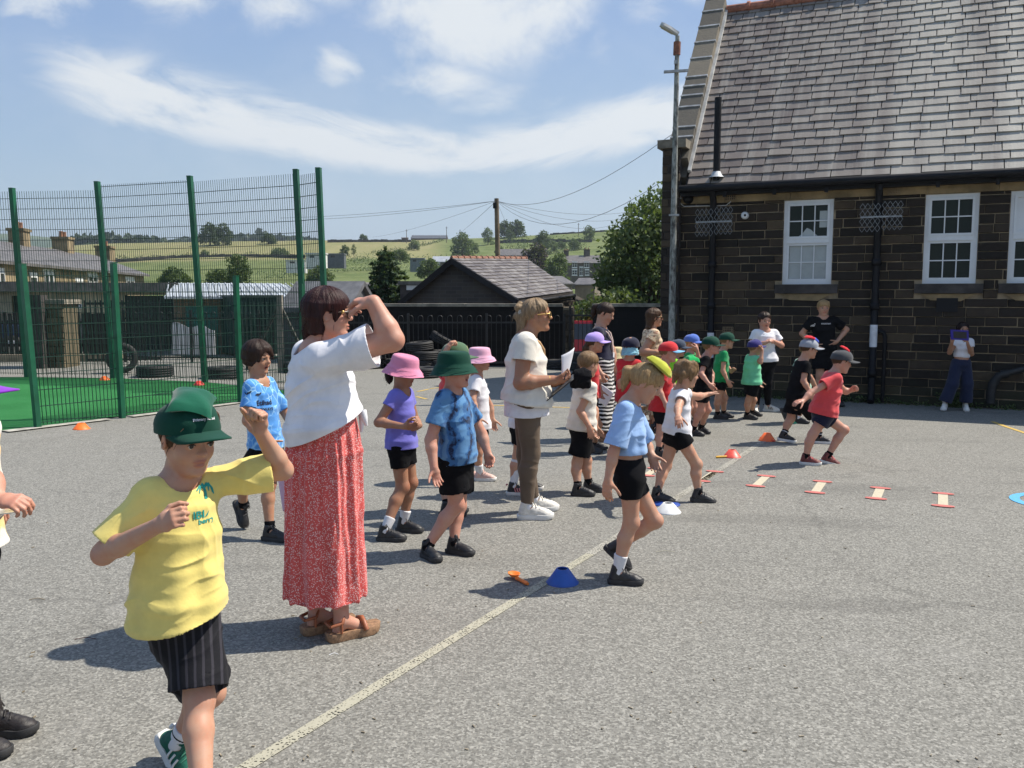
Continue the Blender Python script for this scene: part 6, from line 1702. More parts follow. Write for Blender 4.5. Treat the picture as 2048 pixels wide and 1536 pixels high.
def make_top(p, mat=C_WHITE, sleeve=.55, loose=.016, hem=.0, flare=.01, neckr=1.25, wr=.009, tilt=0., sloose=.018, name='tshirt', vneck=0., hemw=1., cap=False, belly=0., tiltside=0., drape=.005, sk_=.022):
    """hem: position along torso axis (0 = hip joint, 1 = neck base)"""
    H, v = p.H, p.v; ax = p.ax; ops = []
    hp_ = lerp(p.P, p.N, hem); hn = -ax + p.pf * tilt + p.pr * tiltside
    ts = sorted(set([min(hem, .1) - .34] + [t for t, _, _ in p.tb if hem - .1 < t < .9] + [.9]))
    st = []
    for t in ts:
        w = np.interp(t, [a for a, _, _ in p.tb], [b for _, b, _ in p.tb]) * H; d = np.interp(t, [a for a, _, _ in p.tb], [c for _, _, c in p.tb]) * H
        bw_ = np.linalg.norm(0) ; f = max(0, 1 - t / .85); b_ = p.stn[0][2] / (p.tb[0][1] * H)
        w, d = w * b_, d * b_
        hipw = np.interp(.55, [a for a, _, _ in p.tb], [b for _, b, _ in p.tb]) * H * b_; w, d = (max(w, hipw * .96), max(d, .056 * H * b_)) if t < .7 else (w * .94, d * .92)
        st.append((lerp(p.P, p.N, t) + p.pf * belly * math.exp(-((t - .3) / .22) ** 2), nrm(lerp(p.pr, p.sr, np.clip(t, 0, 1))), (w + loose + flare * f) * (hemw if t < .5 else 1), d + loose * 1.1 + flare * f))
    ops.append(('u', loft(st, .03 * H, [(hp_, hn)], (max(.009, 2. * v), .04)), 0.))
    for side in 'RL':
        sh, e, w_, d, pn = p.arm[side]
        ops.append(('u', capsule(p.N - ax * .012 * H, sh, .026 * H + loose * .35, .030 * H + sloose * .25), .04 * H))
        if sleeve > 0:
            q = lerp(sh, e, sleeve); q2 = lerp(sh, e, sleeve + .15); r1 = .030 * H * p.armf + sloose * .22; r2 = .030 * H * p.armf + sloose
            ops.append(('u', capsule(sh, q2, r1, r2, [(q, e - sh)], (max(.008, 1.8 * v), .045)), sk_ * H))
    na = nrm(p.hp(-.1, 0, -.3) - p.N); rr = .215 * p.hh * neckr
    ops.append(('s', capsule(p.N - na * .012 * H + p.sf * .008 * H, p.N + na * .2 + p.sf * .02, rr * 1.05, rr * 1.35), .008))
    if vneck > 0: ops.append(('s', capsule(p.N + p.sf * .05 * H + na * .02, p.N - ax * vneck * H + p.sf * .085 * H, .03 * H, .008 * H), .008))
    N0, Hh = p.N, H; TLn = np.linalg.norm(p.N - p.P); hnu = nrm(hn)
    pls = [(hp_, hn)] + [(lerp(p.arm[s_][0], p.arm[s_][1], sleeve), p.arm[s_][1] - p.arm[s_][0]) for s_ in 'RL' if sleeve > 0]
    def disp(P, Nn):
        f = np.clip(np.linalg.norm(P - N0, axis=1) / (.16 * Hh), .15, 1)
        q = P - p.P; th = np.arctan2(q @ p.pf, q @ p.pr); t = np.clip(1 - (q @ ax - hem * TLn) / (.55 * TLn), 0, 1)
        rel = q - np.outer(q @ ax, ax); sg = np.where(((Nn * rel).sum(1) < 0) & (q @ ax < .45 * TLn), -1., 1.); Nn = Nn * sg[:, None]
        fl = drape * t * (.35 + .65 * np.clip(np.abs((P - hp_) @ hnu) / .10, 0, 1)) * np.sin(th * 6 + 2.5 * vnoise(np.stack([th, t * 1.5, t * 0 + p.seed], 1), 4) + p.seed)
        return cloth_disp(P, Nn * f[:, None], wr, p.seed, H / 1.25, pls) + Nn * (fl * (np.abs(Nn @ hnu) < .7))[:, None]
    o, P, Q = smesh(name, ops, v, mat, p.root, disp, 2); p.top = o; p.topPQ = (P, Q)
    # ribbed neckline
    return o
def make_bottom(p, kind='shorts', mat=C_BLACK, length=.55, loose=.014, waist=.18, wr=.006, flare=0., hem=None, pleat=0., name=None, topw=None, botw=None, botd=None):
    H, v = p.H, p.v; ops = []; wp = lerp(p.P, p.N, waist); b_ = p.stn[0][2] / (p.tb[0][1] * H)
    if kind in ('shorts', 'leggings', 'trousers'):
        st = []
        for t in (-.22, -.06, .12, waist + .08):
            w = np.interp(t, [a for a, _, _ in p.tb], [b for _, b, _ in p.tb]) * H * b_; d = np.interp(t, [a for a, _, _ in p.tb], [c for _, _, c in p.tb]) * H * b_
            st.append((lerp(p.P, p.N, t), p.pr, w + loose * .5 + .003, d + loose * .5 + .004))
        ops.append(('u', loft(st, .03 * H, [(wp, p.ax)], (.007, .02)), 0))
        for side in 'RL':
            hip, k, an, heel, toe, fd, upv = p.leg[side]; lf = .052 * H * b_
            if kind == 'shorts':
                q = lerp(hip, k, length); q2 = lerp(hip, k, length + .12)
                ops.append(('u', capsule(hip, q2, lf + loose * .6, max(lf * .86, .04 * H) + loose + flare, [(q, k - hip)], (max(.006, 1.4 * v), .05)), .02 * H))
            elif kind == 'leggings':
                ops.append(('u', capsule(hip, k, lf + loose, .0355 * H + loose), .02 * H)); c1 = lerp(k, an, .32) - p.pf * .008 * H
                q = lerp(k, an, length)
                ops.append(('u', capsule(k, c1, .0345 * H + loose, .0355 * H + loose), .02 * H)); ops.append(('u', capsule(c1, lerp(k, an, length + .1), .0355 * H + loose, .0225 * H + loose, [(q, an - k)]), .015 * H))
            else:
                q = lerp(k, an, length); ops.append(('u', capsule(hip, k, lf + loose, .046 * H + loose + flare * .5), .02 * H)); ops.append(('u', capsule(k, lerp(k, an, length + .1), .046 * H + loose + flare * .5, .043 * H + loose + flare, [(q, an - k)], (.008, .05)), .02 * H))
        pls = [(wp, p.ax)] + [(lerp(p.leg[s_][0], p.leg[s_][1], length), p.leg[s_][1] - p.leg[s_][0]) for s_ in 'RL' if kind == 'shorts'] + [(lerp(p.leg[s_][1], p.leg[s_][2], length), p.leg[s_][2] - p.leg[s_][1]) for s_ in 'RL' if kind != 'shorts']
        disp = lambda P, Nn: cloth_disp(P, Nn, wr, p.seed + 5, H / 1.25, pls)
    else:
        hm = hem; top = wp + p.ax * .02
        st = [(top, p.pr, topw or .09 * H, (topw or .09 * H) * .80), (lerp(top, hm, .22), p.pr, (topw or .09 * H) * 1.05, (topw or .09 * H) * .97), (lerp(top, hm, 1.08), p.pr, botw or .12 * H, botd or (botw or .12 * H) * .85)]
        ops.append(('u', loft(st, .03, [(top, p.ax), (hm, hm - top)], None), 0)); L = np.linalg.norm(hm - top)
        axx = nrm(hm - top)
        ops.append(('s', loft([(lerp(top, hm, .85), p.pr, (botw or .12 * H) * .9, (botd or .1 * H) * .9), (lerp(top, hm, 1.1), p.pr, (botw or .12 * H) * .92, (botd or .1 * H) * .92)], .03), .01))
        def disp(P, Nn):
            q = P - top; h = np.clip((q @ axx) / L, 0, 1); th = np.arctan2(q @ p.pf, q @ p.pr)
            w1 = np.sin(th * 11 + 2.2 * fbm(np.stack([th * 1.2, h * 1.5, h * 0], 1), 5) + 1.) ; w2 = np.sin(th * 26 + 5 * fbm(np.stack([th * 2, h * 2.5, h * 0 + 4], 1), 8))
            a = (pleat * (.25 + .9 * h) * w1 + pleat * .5 * (1.1 - .8 * h) * w2) * np.clip(h * 6, .1, 1)
            a = a * (np.abs(Nn @ axx) < .8); rel = q - np.outer(q @ axx, axx); Nn = Nn * np.where((Nn * rel).sum(1) < 0, -1., 1.)[:, None]
            return P + Nn * a[:, None] + Nn * (.004 * fbm(P * 9, 3))[:, None]
    o, P, Q = smesh(name or {'shorts': 'shorts', 'leggings': 'leggings', 'trousers': 'trousers', 'skirt': 'skirt'}[kind], ops, v, mat, p.root, disp, 1); p.bottom = o
def make_shoe(p, side, mat=M_SHOEB, sole=M_SOLEB, lace=None, stripes=None, kind='trainer', high=.06, velcro=False):
    hip, k, an, heel, toe, fd, upv = p.leg[side]; L = p.FL * 1.06; s_ = np.cross(fd, upv); O = heel - fd * .02 * L
    X = lambda x, y, z: O + fd * x * L + s_ * y * L + upv * z * L
    th = .135 if kind != 'sandal' else .16
    out = []
    for x, w in ((.0, .085), (.05, .135), (.15, .155), (.35, .145), (.5, .150), (.68, .185), (.82, .178), (.92, .135), (.985, .06)): out.append((x, w))
    ring = [(x, w) for x, w in out] + [(x, -w) for x, w in out[::-1]]
    rock = lambda x: .045 * max(0, (x - .7) / .3) ** 2
    m = MB(); n = len(ring)
    lv = [(.004, .985), (.012, 1.0), (th * .9, 1.03), (th, 1.0)]; vs = []
    for z, sc in lv: vs += [X((x - .5) * sc + .5, w * sc, z + rock(x)) for x, w in ring]
    fs = []
    for i in range(len(lv) - 1):
        for q in range(n): a, b = i * n + q, i * n + (q + 1) % n; fs.append((a, a + n, b + n, b))
    m.add(vs, fs, 0, .5, True); m.poly(vs[:n]); m.poly(vs[-n:][::-1])
    if kind == 'sandal':
        sh = 0; so = m.build('sandal', M_CORK, p.root)
        for pts, r in (([(.02, .12, .30), (.0, 0, .33), (.02, -.12, .30), (.22, -.165, .34), (.33, -.02, .50), (.33, .04, .50), (.22, .165, .34), (.02, .12, .30)], .03), ([(.66, -.20, .14), (.64, -.13, .27), (.66, 0, .31), (.64, .13, .27), (.66, .20, .14)], .05), ([(.2, .165, .16), (.2, .165, .34)], .025), ([(.2, -.165, .16), (.2, -.165, .34)], .025)):
            t = MB(); t.tube([X(*q) for q in pts], r * L, 6); t.build('strap', M_LEATHER, so)
        return
    ops = [('u', capsule(X(.18, 0, .17), X(.25, 0, .40 + high), .155 * L, .150 * L), .02), ('u', capsule(X(.3, 0, .30), X(.72, 0, .17), .13 * L, .135 * L), .05 * L), ('u', ellip(X(.76, 0, .14), (.215 * L, .170 * L, .125 * L), np.stack([fd, s_, upv], 1)), .05 * L), ('u', ellip(X(.45, 0, .16), (.30 * L, .145 * L, .14 * L), np.stack([fd, s_, upv], 1)), .05 * L)]
    pl = (X(0, 0, th * .75), -upv)
    for i, (o, pr, k_) in enumerate(ops): ops[i] = (o, cutp(pr, [pl], None), k_)
    ops.append(('s', capsule(X(.26, 0, .46 + high), X(.25, 0, .85 + high), .098 * L, .12 * L), .01)); ops.append(('u', capsule(X(.40, 0, .38), X(.335, 0, .50 + high), .055 * L, .065 * L), .03 * L))
    v = min(p.v, .0055)
    so, _, _ = smesh('shoe', ops, v, mat, p.root, lambda P, Nn: P + Nn * (.0016 * fbm(P * 60, 3))[:, None])
    m.build('sole', sole, so)
    if velcro:
        for x, z in ((.40, .37), (.52, .31)):
            t = MB(); t.tube([X(x, -.15, z - .16), X(x, -.08, z), X(x, .06, z + .01), X(x, .15, z - .12)], .028 * L, 6); t.build('strap', mat, so)
    else:
        t = MB()
        for j in range(4):
            x = .40 + j * .085; z = .455 - j * .050
            t.tube([X(x, -.10, z - .055), X(x + .01, 0, z + .012), X(x + .035, .10, z - .06)], .017 * L, 5)
        t.tube([X(.37, -.01, .49), X(.38, -.10, .52), X(.43, -.10, .43)], .014 * L, 5); t.tube([X(.37, .01, .49), X(.38, .10, .52), X(.43, .10, .43)], .014 * L, 5)
        t.build('laces', lace or (M_LACEB if mat is M_SHOEB else mat), so)
    if stripes:
        for sd in (-1, 1):
            for j in range(3):
                x = .36 + j * .095; t = MB(); t.tube([X(x + .05, sd * .165, th + .01), X(x + .015, sd * .155, .20), X(x - .02, sd * .118, .30)], .021 * L, 6); t.build('stripe', stripes, so)
        t = MB(); t.tube([X(.02, -.06, .40), X(.0, 0, .41), X(.02, .06, .40)], .035 * L, 6); t.build('heel_tab', stripes, so)
def hair_disp(p, amp, freq=26., seed=0):
    C, HM, hh = p.C, p.HM, p.hh
    def f(P, N):
        q = (P - C) @ HM / hh; th = np.arctan2(q[:, 1], q[:, 0] + .05)
        w = fbm(np.stack([th * 1.5, q[:, 2] * 1.2, q[:, 0] * .8], 1), seed + 2)
        g = fbm(np.stack([(th + .25 * w) * freq / 3.1, q[:, 2] * 1.1, q[:, 0] * .3], 1), seed)
        l = fbm(np.stack([th * 3.2, q[:, 2] * 2.5, q[:, 0]], 1), seed + 7)
        return P + N * ((amp * g + amp * 1.4 * l) * hh)[:, None]
    return f
def strands(p, pts_list, r, mat, name, parent):
    m = MB()
    for pts in pts_list: m.tube([p.hp(*q) for q in pts], [r * p.hh * (1 - .75 * i / (len(pts) - 1)) for i in range(len(pts))], 5)
    return m.build(name, mat, parent)
def make_hair(p, style='short', mat=H_BROWN, fringe=0., vol=0.):
    hp, hh, HM, v = p.hp, p.hh, p.HM, p.v; E = lambda c, r: ellip(hp(*c), [x * hh for x in r], HM); ops = []
    hs = .0 if not p.hashat else .022
    ops.append(('u', E((-.055, 0, .15 - hs), (.462 + vol - hs, .385 + vol - hs, .395 + vol - hs * 1.6)), 0))
    hl = .255 - fringe
    face = lambda: ops.append(('s', E((.47, 0, hl - .43), (.42, .36, .43)), .03 * hh))
    long_ = style in ('bob', 'long', 'bowl')
    if style in ('bob', 'bowl'):
        lo = -.36 if style == 'bob' else -.22
        ops.append(('u', loft([(hp(-.10, 0, .2), HM[:, 1], .40 * hh, .38 * hh), (hp(-.13, 0, -.05), HM[:, 1], .41 * hh, .36 * hh), (hp(-.15, 0, lo), HM[:, 1], .37 * hh, .30 * hh)], .06 * hh), .08 * hh))
        if style == 'bob': ops.append(('u', capsule(hp(-.34, 0, -.2), hp(-.46, -.02, -.46), .20 * hh, .07 * hh), .1 * hh))
        ops.append(('s', E((.40, 0, -.26), (.40, .30, .44)), .05 * hh)); face()
        if style == 'bob': ops.append(('s', E((.0, .42, -.22), (.16, .18, .30)), .05 * hh)); ops.append(('s', E((.0, -.42, -.22), (.16, .18, .30)), .05 * hh)); ops.append(('s', E((.12, 0, -.50), (.34, .6, .30)), .05 * hh))
        if style == 'bowl':
            ops.append(('u', capsule(hp(.30, .05, .32), hp(.40, -.16, .10), .10 * hh, .05 * hh), .08 * hh)); ops.append(('u', capsule(hp(.22, .22, .26), hp(.27, .30, -.05), .10 * hh, .05 * hh), .08 * hh)); ops.append(('u', capsule(hp(.28, -.1, .32), hp(.33, -.27, .0), .10 * hh, .05 * hh), .08 * hh))
    elif style == 'long':
        ops.append(('u', loft([(hp(-.12, 0, .2), HM[:, 1], .40 * hh, .36 * hh), (hp(-.20, 0, -.15), HM[:, 1], .38 * hh, .27 * hh), (hp(-.30, 0, -.55), HM[:, 1], .36 * hh, .17 * hh), (hp(-.32, 0, -.95), HM[:, 1], .25 * hh, .10 * hh)], .06 * hh), .08 * hh))
        face(); ops.append(('s', E((.36, 0, -.35), (.36, .30, .5)), .05 * hh))
    elif style == 'messy':
        for a, b, c in ((.1, .2, .42), (-.2, .25, .4), (-.4, 0, .25), (.2, -.2, .4), (-.2, -.25, .38), (-.42, .1, -.0), (-.35, -.2, -.05), (-.3, .3, -.02)): ops.append(('u', E((a, b, c), (.16, .13, .13)), .08 * hh))
        ops.append(('u', capsule(hp(-.28, .25, .0), hp(-.34, .27, -.34), .15 * hh, .05 * hh), .08 * hh)); ops.append(('u', capsule(hp(-.3, -.22, .0), hp(-.38, -.2, -.36), .16 * hh, .05 * hh), .08 * hh)); ops.append(('u', capsule(hp(-.4, 0, .0), hp(-.5, 0, -.38), .18 * hh, .05 * hh), .08 * hh)); ops.append(('u', capsule(hp(.02, .33, .1), hp(.03, .36, -.22), .10 * hh, .04 * hh), .08 * hh))
        face()
    else:
        lo = -.20
        pl = hp(0, 0, lo); face(); ops.append(('s', E((.06, .5, -.30), (.22, .26, .33)), .04 * hh)); ops.append(('s', E((.06, -.5, -.30), (.22, .26, .33)), .04 * hh))
        ops.append(('s', E((.10, 0, -.72), (.75, .6, .45)), .04 * hh))
    if not long_ and style != 'messy':
        for s_ in (-1, 1): ops.append(('s', E((-.01, s_ * .45, -.05), (.13, .12, .17)), .03 * hh)); ops.append(('s', E((.24, s_ * .36, -.10), (.17, .16, .24)), .05 * hh))
    gd = HM.T @ A(0, 0, -1)
    if style in ('ponytail', 'lowpony', 'sidepony'):
        if style == 'ponytail': q = A(-.40, 0, .24); b = q + A(-.30, .02, .02) + gd * .22; a, b, c = hp(*q), hp(*b), hp(*(b + gd * .62 + A(-.14, .02, 0)))
        elif style == 'sidepony': q = A(-.42, 0, .0); b = q + A(-.10, .02, 0) + gd * .25; a, b, c = hp(*q), hp(*b), hp(*(b + gd * .7))
        else: q = A(-.40, .05, -.13); b = q + A(-.13, 0, 0) + gd * .15; a, b, c = hp(*q), hp(*b), hp(*(b + gd * .32))
        ops += [('u', capsule(a, b, .09 * hh, .14 * hh), .04 * hh), ('u', capsule(b, lerp(b, c, .5), .14 * hh, .12 * hh), .05 * hh), ('u', capsule(lerp(b, c, .5), c, .12 * hh, .03 * hh), .04 * hh)]
    if style == 'bun':
        ops += [('u', E((-.46, 0, .12), (.16, .17, .19)), .06 * hh), ('u', E((-.57, .04, .27), (.13, .13, .12)), .05 * hh), ('u', E((-.62, .02, .02), (.12, .14, .14)), .05 * hh), ('u', E((-.50, -.08, .38), (.09, .1, .08)), .05 * hh), ('u', capsule(hp(-.50, 0, .0), hp(-.62, .05, -.55), .17 * hh, .05 * hh), .05 * hh), ('u', capsule(hp(-.45, .1, .0), hp(-.48, .12, -.48), .12 * hh, .04 * hh), .05 * hh)]
    if fringe > .05 and style not in ('bowl',):
        for r_ in (-.24, -.12, 0, .12, .24): ops.append(('u', capsule(hp(.26 - abs(r_) * .3, r_, .36), hp(.385 - abs(r_) * .45, r_ * 1.1, .30 - fringe), .10 * hh, .05 * hh), .05 * hh))
    o, P, Q = smesh('hair', ops, max(.0036, v * .85), mat, p.root, hair_disp(p, .016 if style not in ('messy', 'bun') else .024, 30, p.seed), 1); p.hair = o
    r = random.Random(p.seed); sl = []
    # loose wisps along the surface and ends
    idx = [r.randrange(len(P)) for _ in range(70)]
    for i in idx:
        q = (P[i] - p.C) @ HM / hh
        if (q[0] > .22 and q[2] < .1) or (q[2] > .3 and i % 4): continue
        L = r.uniform(.12, .34) * (1.0 if long_ or style in ('bun', 'messy') else .5); d = nrm(A(q[0] * .35 - .15, q[1] * .4 + r.uniform(-.15, .15), -1.0 if q[2] < .3 else -.25))
        if q[2] >= .3: d = nrm(A(q[0] + r.uniform(-.3, .3), q[1], -.15 + r.uniform(-.1, .1)))
        sl.append([q - nrm(q) * .01, q + d * L * .5 + A(*[r.uniform(-.01, .01) for _ in range(3)]) + nrm(q) * .006, q + d * L + nrm(q) * r.uniform(-.02, .015)])
    if sl: strands(p, sl, .0065, mat, 'loose_strands', o)
def make_hat(p, kind='cap', mat=C_DGREEN, brim=None, tilt=0., low=.0, logo=None, back=False, size=1.045, brimlen=.36, up=.0):
    hp, hh, HM = p.hp, p.hh, p.HM
    a = rad(tilt); T = HM @ np.array([[math.cos(a), 0, -math.sin(a)], [0, 1, 0], [math.sin(a), 0, math.cos(a)]]); O = hp(-.04, 0, .17 - low)
    X = lambda f, r, u: O + T @ (A(f, r, u) * hh * size)
    m = MB(); n = 40
    if kind == 'cap':
        def rad_(t): return .485, .425
        lv = []; ry, rz = .43, .37
        for k in range(11):
            e = k / 10 * PI / 2; c = math.cos(e) ** .75; lv.append((c, rz * math.sin(e) + .0))
        lv = [(1.0, -.07), (1.005, -.03)] + lv
        vs = []
        for (c, z) in lv:
            for j in range(n):
                t = 2 * PI * j / n; seam = 1 - .012 * (abs(math.sin(3 * t)) < .12); fx = .485 if math.cos(t) > 0 else .470
                sag = 0; bump_ = .012 * math.sin(t * 2 + z * 9) * (z > .05)
                vs.append(X(fx * c * math.cos(t) * seam + bump_ * c, ry * c * math.sin(t) * seam, z * (1 + .06 * math.cos(t))))
        fs = []
        for i in range(len(lv) - 1):
            for j in range(n): q, w = i * n + j, i * n + (j + 1) % n; fs.append((q, w, w + n, q + n))
        m.add(vs, fs, 0, .5, True)
        m.lathe(X(0, 0, .375), [(.001, .02 * hh), (.02 * hh, .014 * hh), (.028 * hh, 0)], 10, ax=T)
        o = m.build('cap', mat, p.root)
        b = MB(); sg = -1 if back else 1; nu, nv = 22, 8; top = []; bot = []
        for i in range(nu + 1):
            th = (-1 + 2 * i / nu) * rad(72)
            for k in range(nv + 1):
                f = k / nv; L = brimlen * (math.cos(th * .62) ** 1.3) * f * (1 - .10 * abs(math.sin(th)))
                x = sg * (.485 * math.cos(th) + L); y = .43 * math.sin(th) * (1 - .10 * f); z = -.045 - .30 * (y ** 2) * (1 + f * .8) - f * (.07 - up) + .02 * f * f
                top.append(X(x, y, z + .012)); bot.append(X(x, y, z - .012))
        N_ = len(top); g = lambda i, k: i * (nv + 1) + k; fs = []
        for i in range(nu):
            for k in range(nv):
                q = (g(i, k), g(i, k + 1), g(i + 1, k + 1), g(i + 1, k)); fs.append(q if sg > 0 else q[::-1]); w = tuple(x + N_ for x in q[::-1]); fs.append(w if sg > 0 else w[::-1])
        ed = [g(0, k) for k in range(nv + 1)] + [g(i, nv) for i in range(1, nu + 1)] + [g(nu, k) for k in range(nv - 1, -1, -1)]
        for q, w in zip(ed[:-1], ed[1:]): fs.append((q, q + N_, w + N_, w) if sg > 0 else (w, w + N_, q + N_, q))
        b.add(top + bot, fs, 0, .5, True); b.build('peak', brim or mat, o)
    else:
        prof = [(1.12, .0), (1.02, .02), (1.0, .05)] if False else None
        lv = [(1.42, -.27), (1.405, -.268), (1.24, -.14), (1.06, -.025), (1.0, .02), (.985, .05), (.95, .16), (.90, .27), (.82, .325), (.66, .35), (.33, .362), (.001, .365)]
        vs = []
        for i, (c, z) in enumerate(lv):
            for j in range(n):
                t = 2 * PI * j / n; wv = .022 * math.sin(3 * t + 1.) * (i < 3) + .012 * math.sin(7 * t) * (i < 3)
                ff = .49 * (c + wv) * math.cos(t); vs.append(X(ff, .435 * (c + wv) * math.sin(t), z + .6 * wv + (.05 * math.cos(t) if i < 3 else 0)))
        fs = []
        for i in range(len(lv) - 1):
            for j in range(n): q, w = i * n + j, i * n + (j + 1) % n; fs.append((q, w, w + n, q + n))
        m.add(vs, fs, 0, .5, True)
        # inner face of the brim
        vs2 = [v_ - T @ A(0, 0, .012) * hh for v_ in vs[:5 * n]]; m.add(vs2, [f[::-1] for f in fs[:4 * n]], 0, .5, True)
        for i in range(1): m.add(vs[:n] + vs2[:n], [(j, j + n, (j + 1) % n + n, (j + 1) % n) for j in range(n)], 0, .5, True)
        o = m.build('bucket_hat', mat, p.root)
        for lv_ in (2.0,):
            s = MB()
            for cc, z in ((1.33, -.205), (1.15, -.083)): s.tube([X(.49 * cc * 1.005 * math.cos(t), .435 * cc * 1.005 * math.sin(t), z + .012 + .05 * math.cos(t) * (cc > 1.2)) for t in np.linspace(0, 2 * PI, 41)], .005 * hh, 4, cap=False)
            s.build('stitching', mat, o)
    p.hat = o; p.hatX = X; return o
def make_glasses(p, c):
    hp, hh = p.hp, p.hh; HM = p.HM; o = None; root_m = MB()
    for s_ in (-1, 1): root_m.tube([hp(.385, s_ * .24, .04), hp(.30, s_ * .30, .045), hp(.0, s_ * .372, .035)], .016 * hh, 6)
    root_m.tube([hp(.425, -.04, .03), hp(.435, 0, .035), hp(.425, .04, .03)], .012 * hh, 6)
    g = root_m.build('sunglasses', c, p.root)
    for s_ in (-1, 1):
        m = MB(); ax = np.stack([nrm(HM @ A(-.28 * s_, 1, 0)), HM[:, 2], nrm(HM @ A(1, .28 * s_, -.05))], 1)
        m.lathe(hp(.405, s_ * .145, .0), [(.001, .012 * hh), (.10 * hh, .006 * hh), (.112 * hh, -.006 * hh), (.001, -.008 * hh)], 22, ax=ax, sx=1., sy=.86); m.build('lens', M_LENS, g)
        m = MB(); pts = [hp(.405, s_ * .145, .0) + ax @ A(.113 * hh * math.cos(t), .113 * .86 * hh * math.sin(t), 0) for t in np.linspace(0, 2 * PI, 25)]; m.tube(pts, .013 * hh, 5, cap=False); m.build('rim', c, g)
        m = MB(); m.lathe(hp(.28, s_ * .315, .045), [(.001, .02 * hh), (.03 * hh, .012 * hh), (.035 * hh, 0)], 10, ax=np.stack([HM[:, 0], HM[:, 2], HM[:, 1] * s_], 1)); m.build('hinge_disc', M_GOLD, g)
def bean_bag(label, c, M, sx, sy, th, mat, drape=.0, group='bean bags balanced on heads', mat2=None):
    n = 14; m = MB(); top = []; bot = []
    for i in range(n + 1):
        for j in range(n + 1):
            a, b = -1 + 2 * i / n, -1 + 2 * j / n; f = ((1 - abs(a) ** 5) * (1 - abs(b) ** 5)) ** .55
            px = a * (1 - .10 * b * b * (abs(a) > .9)) ; w = .22 * math.sin(3.3 * a + 2) * math.cos(2.7 * b + .6) + .12 * math.sin(6 * a + 3 * b)
            z0 = -drape * (a * a * .7 + b * b); d = th * f * (1 + w)
            q = lambda z: np.asarray(c) + M @ A(a * sx * (.92 + .10 * b * b), b * sy * (.92 + .10 * a * a), z)
            top.append(q(z0 + d)); bot.append(q(z0 - d * .55))
    N_ = len(top); g = lambda i, j: i * (n + 1) + j; fs = []
    for i in range(n):
        for j in range(n): k = (g(i, j), g(i + 1, j), g(i + 1, j + 1), g(i, j + 1)); fs.append(k); fs.append(tuple(x + N_ for x in k[::-1]))
    m.add(top + bot, fs, 0, .5, True)
    return tag(m.build('bean_bag', mat, origin=c), label, 'bean bag', group)
def decal(parent, target, polys, O, ux, uy, mat, name, off=.0025):
    """polys: (verts2d, faces) projected on the target mesh along -normal of (ux,uy)"""
    P, Q = target; bvh = BVHTree.FromPolygons([tuple(x) for x in P], [tuple(map(int, q)) for q in Q]); nn = nrm(np.cross(ux, uy)); vs = []
    for (a, b) in polys[0]:
        o = np.asarray(O) + ux * a + uy * b; h = bvh.ray_cast(Vector(o + nn * .25), Vector(-nn), .6)
        vs.append(np.array(h[0]) + nn * off if h[0] is not None else o)
    ok = [np.linalg.norm(v_ - (np.asarray(O) + ux * a + uy * b)) < .22 for v_, (a, b) in zip(vs, polys[0])]; zs = [float((v_ - np.asarray(O)) @ nn) for v_ in vs]; md = np.median(zs)
    fs = [f for f in polys[1] if all(ok[i] and abs(zs[i] - md) < .035 for i in f)]
    return link_mesh(name, vs, fs, mat, parent)
def sheet_thing(name, label, cat, pts, mat, th=.003, curl=None, n=8, group=None):
    """thin sheet through four corner points a b c d with a slight curl"""
    a, b, c, d = [A(*q) for q in pts]; nn = nrm(np.cross(b - a, d - a)); vs = []
    for i in range(n + 1):
        for j in range(n + 1):
            u, w = i / n, j / n; q = lerp(lerp(a, b, u), lerp(d, c, u), w); vs.append(q + nn * (curl or 0) * (4 * u * (1 - u) - 1 + .3 * math.sin(3 * w)))
    k = len(vs); vs2 = [q - nn * th for q in vs]; g = lambda i, j: i * (n + 1) + j; fs = []
    for i in range(n):
        for j in range(n): f = (g(i, j), g(i + 1, j), g(i + 1, j + 1), g(i, j + 1)); fs.append(f); fs.append(tuple(x + k for x in f[::-1]))
    ed = [g(i, 0) for i in range(n + 1)] + [g(n, j) for j in range(1, n + 1)] + [g(i, n) for i in range(n - 1, -1, -1)] + [g(0, j) for j in range(n - 1, -1, -1)]
    for q, w in zip(ed[:-1], ed[1:]): fs.append((w, q, q + k, w + k))
    return tag(link_mesh(name, vs + vs2, fs, mat, origin=a, smooth=True), label, cat, group)
def lanyard(p, mat, drop, tagm=None, w=.007, pts=None):
    hp = p.hp; N, H = p.N, p.H; m = MB(); e = N - p.ax * drop + p.sf * (.075 * H)
    for s_ in (-1, 1): m.tube([N - p.sf * .035 * H + ZU * .03 * H, N + p.sr * s_ * .042 * H + ZU * .018 * H, N + p.sr * s_ * .04 * H + p.sf * .062 * H - p.ax * .03 * H, lerp(N + p.sr * s_ * .03 * H + p.sf * .075 * H, e, .5) + p.sf * .008, e + p.sf * .01], w, 5)
    o = m.build('lanyard', mat, p.root)
    if tagm: t = MB(); t.obox(e + p.sf * .012 - p.sr * .03 - ZU * .09, p.sr * .06, p.sf * .008, ZU * .085); t.build('name_card', tagm, o)
    return o
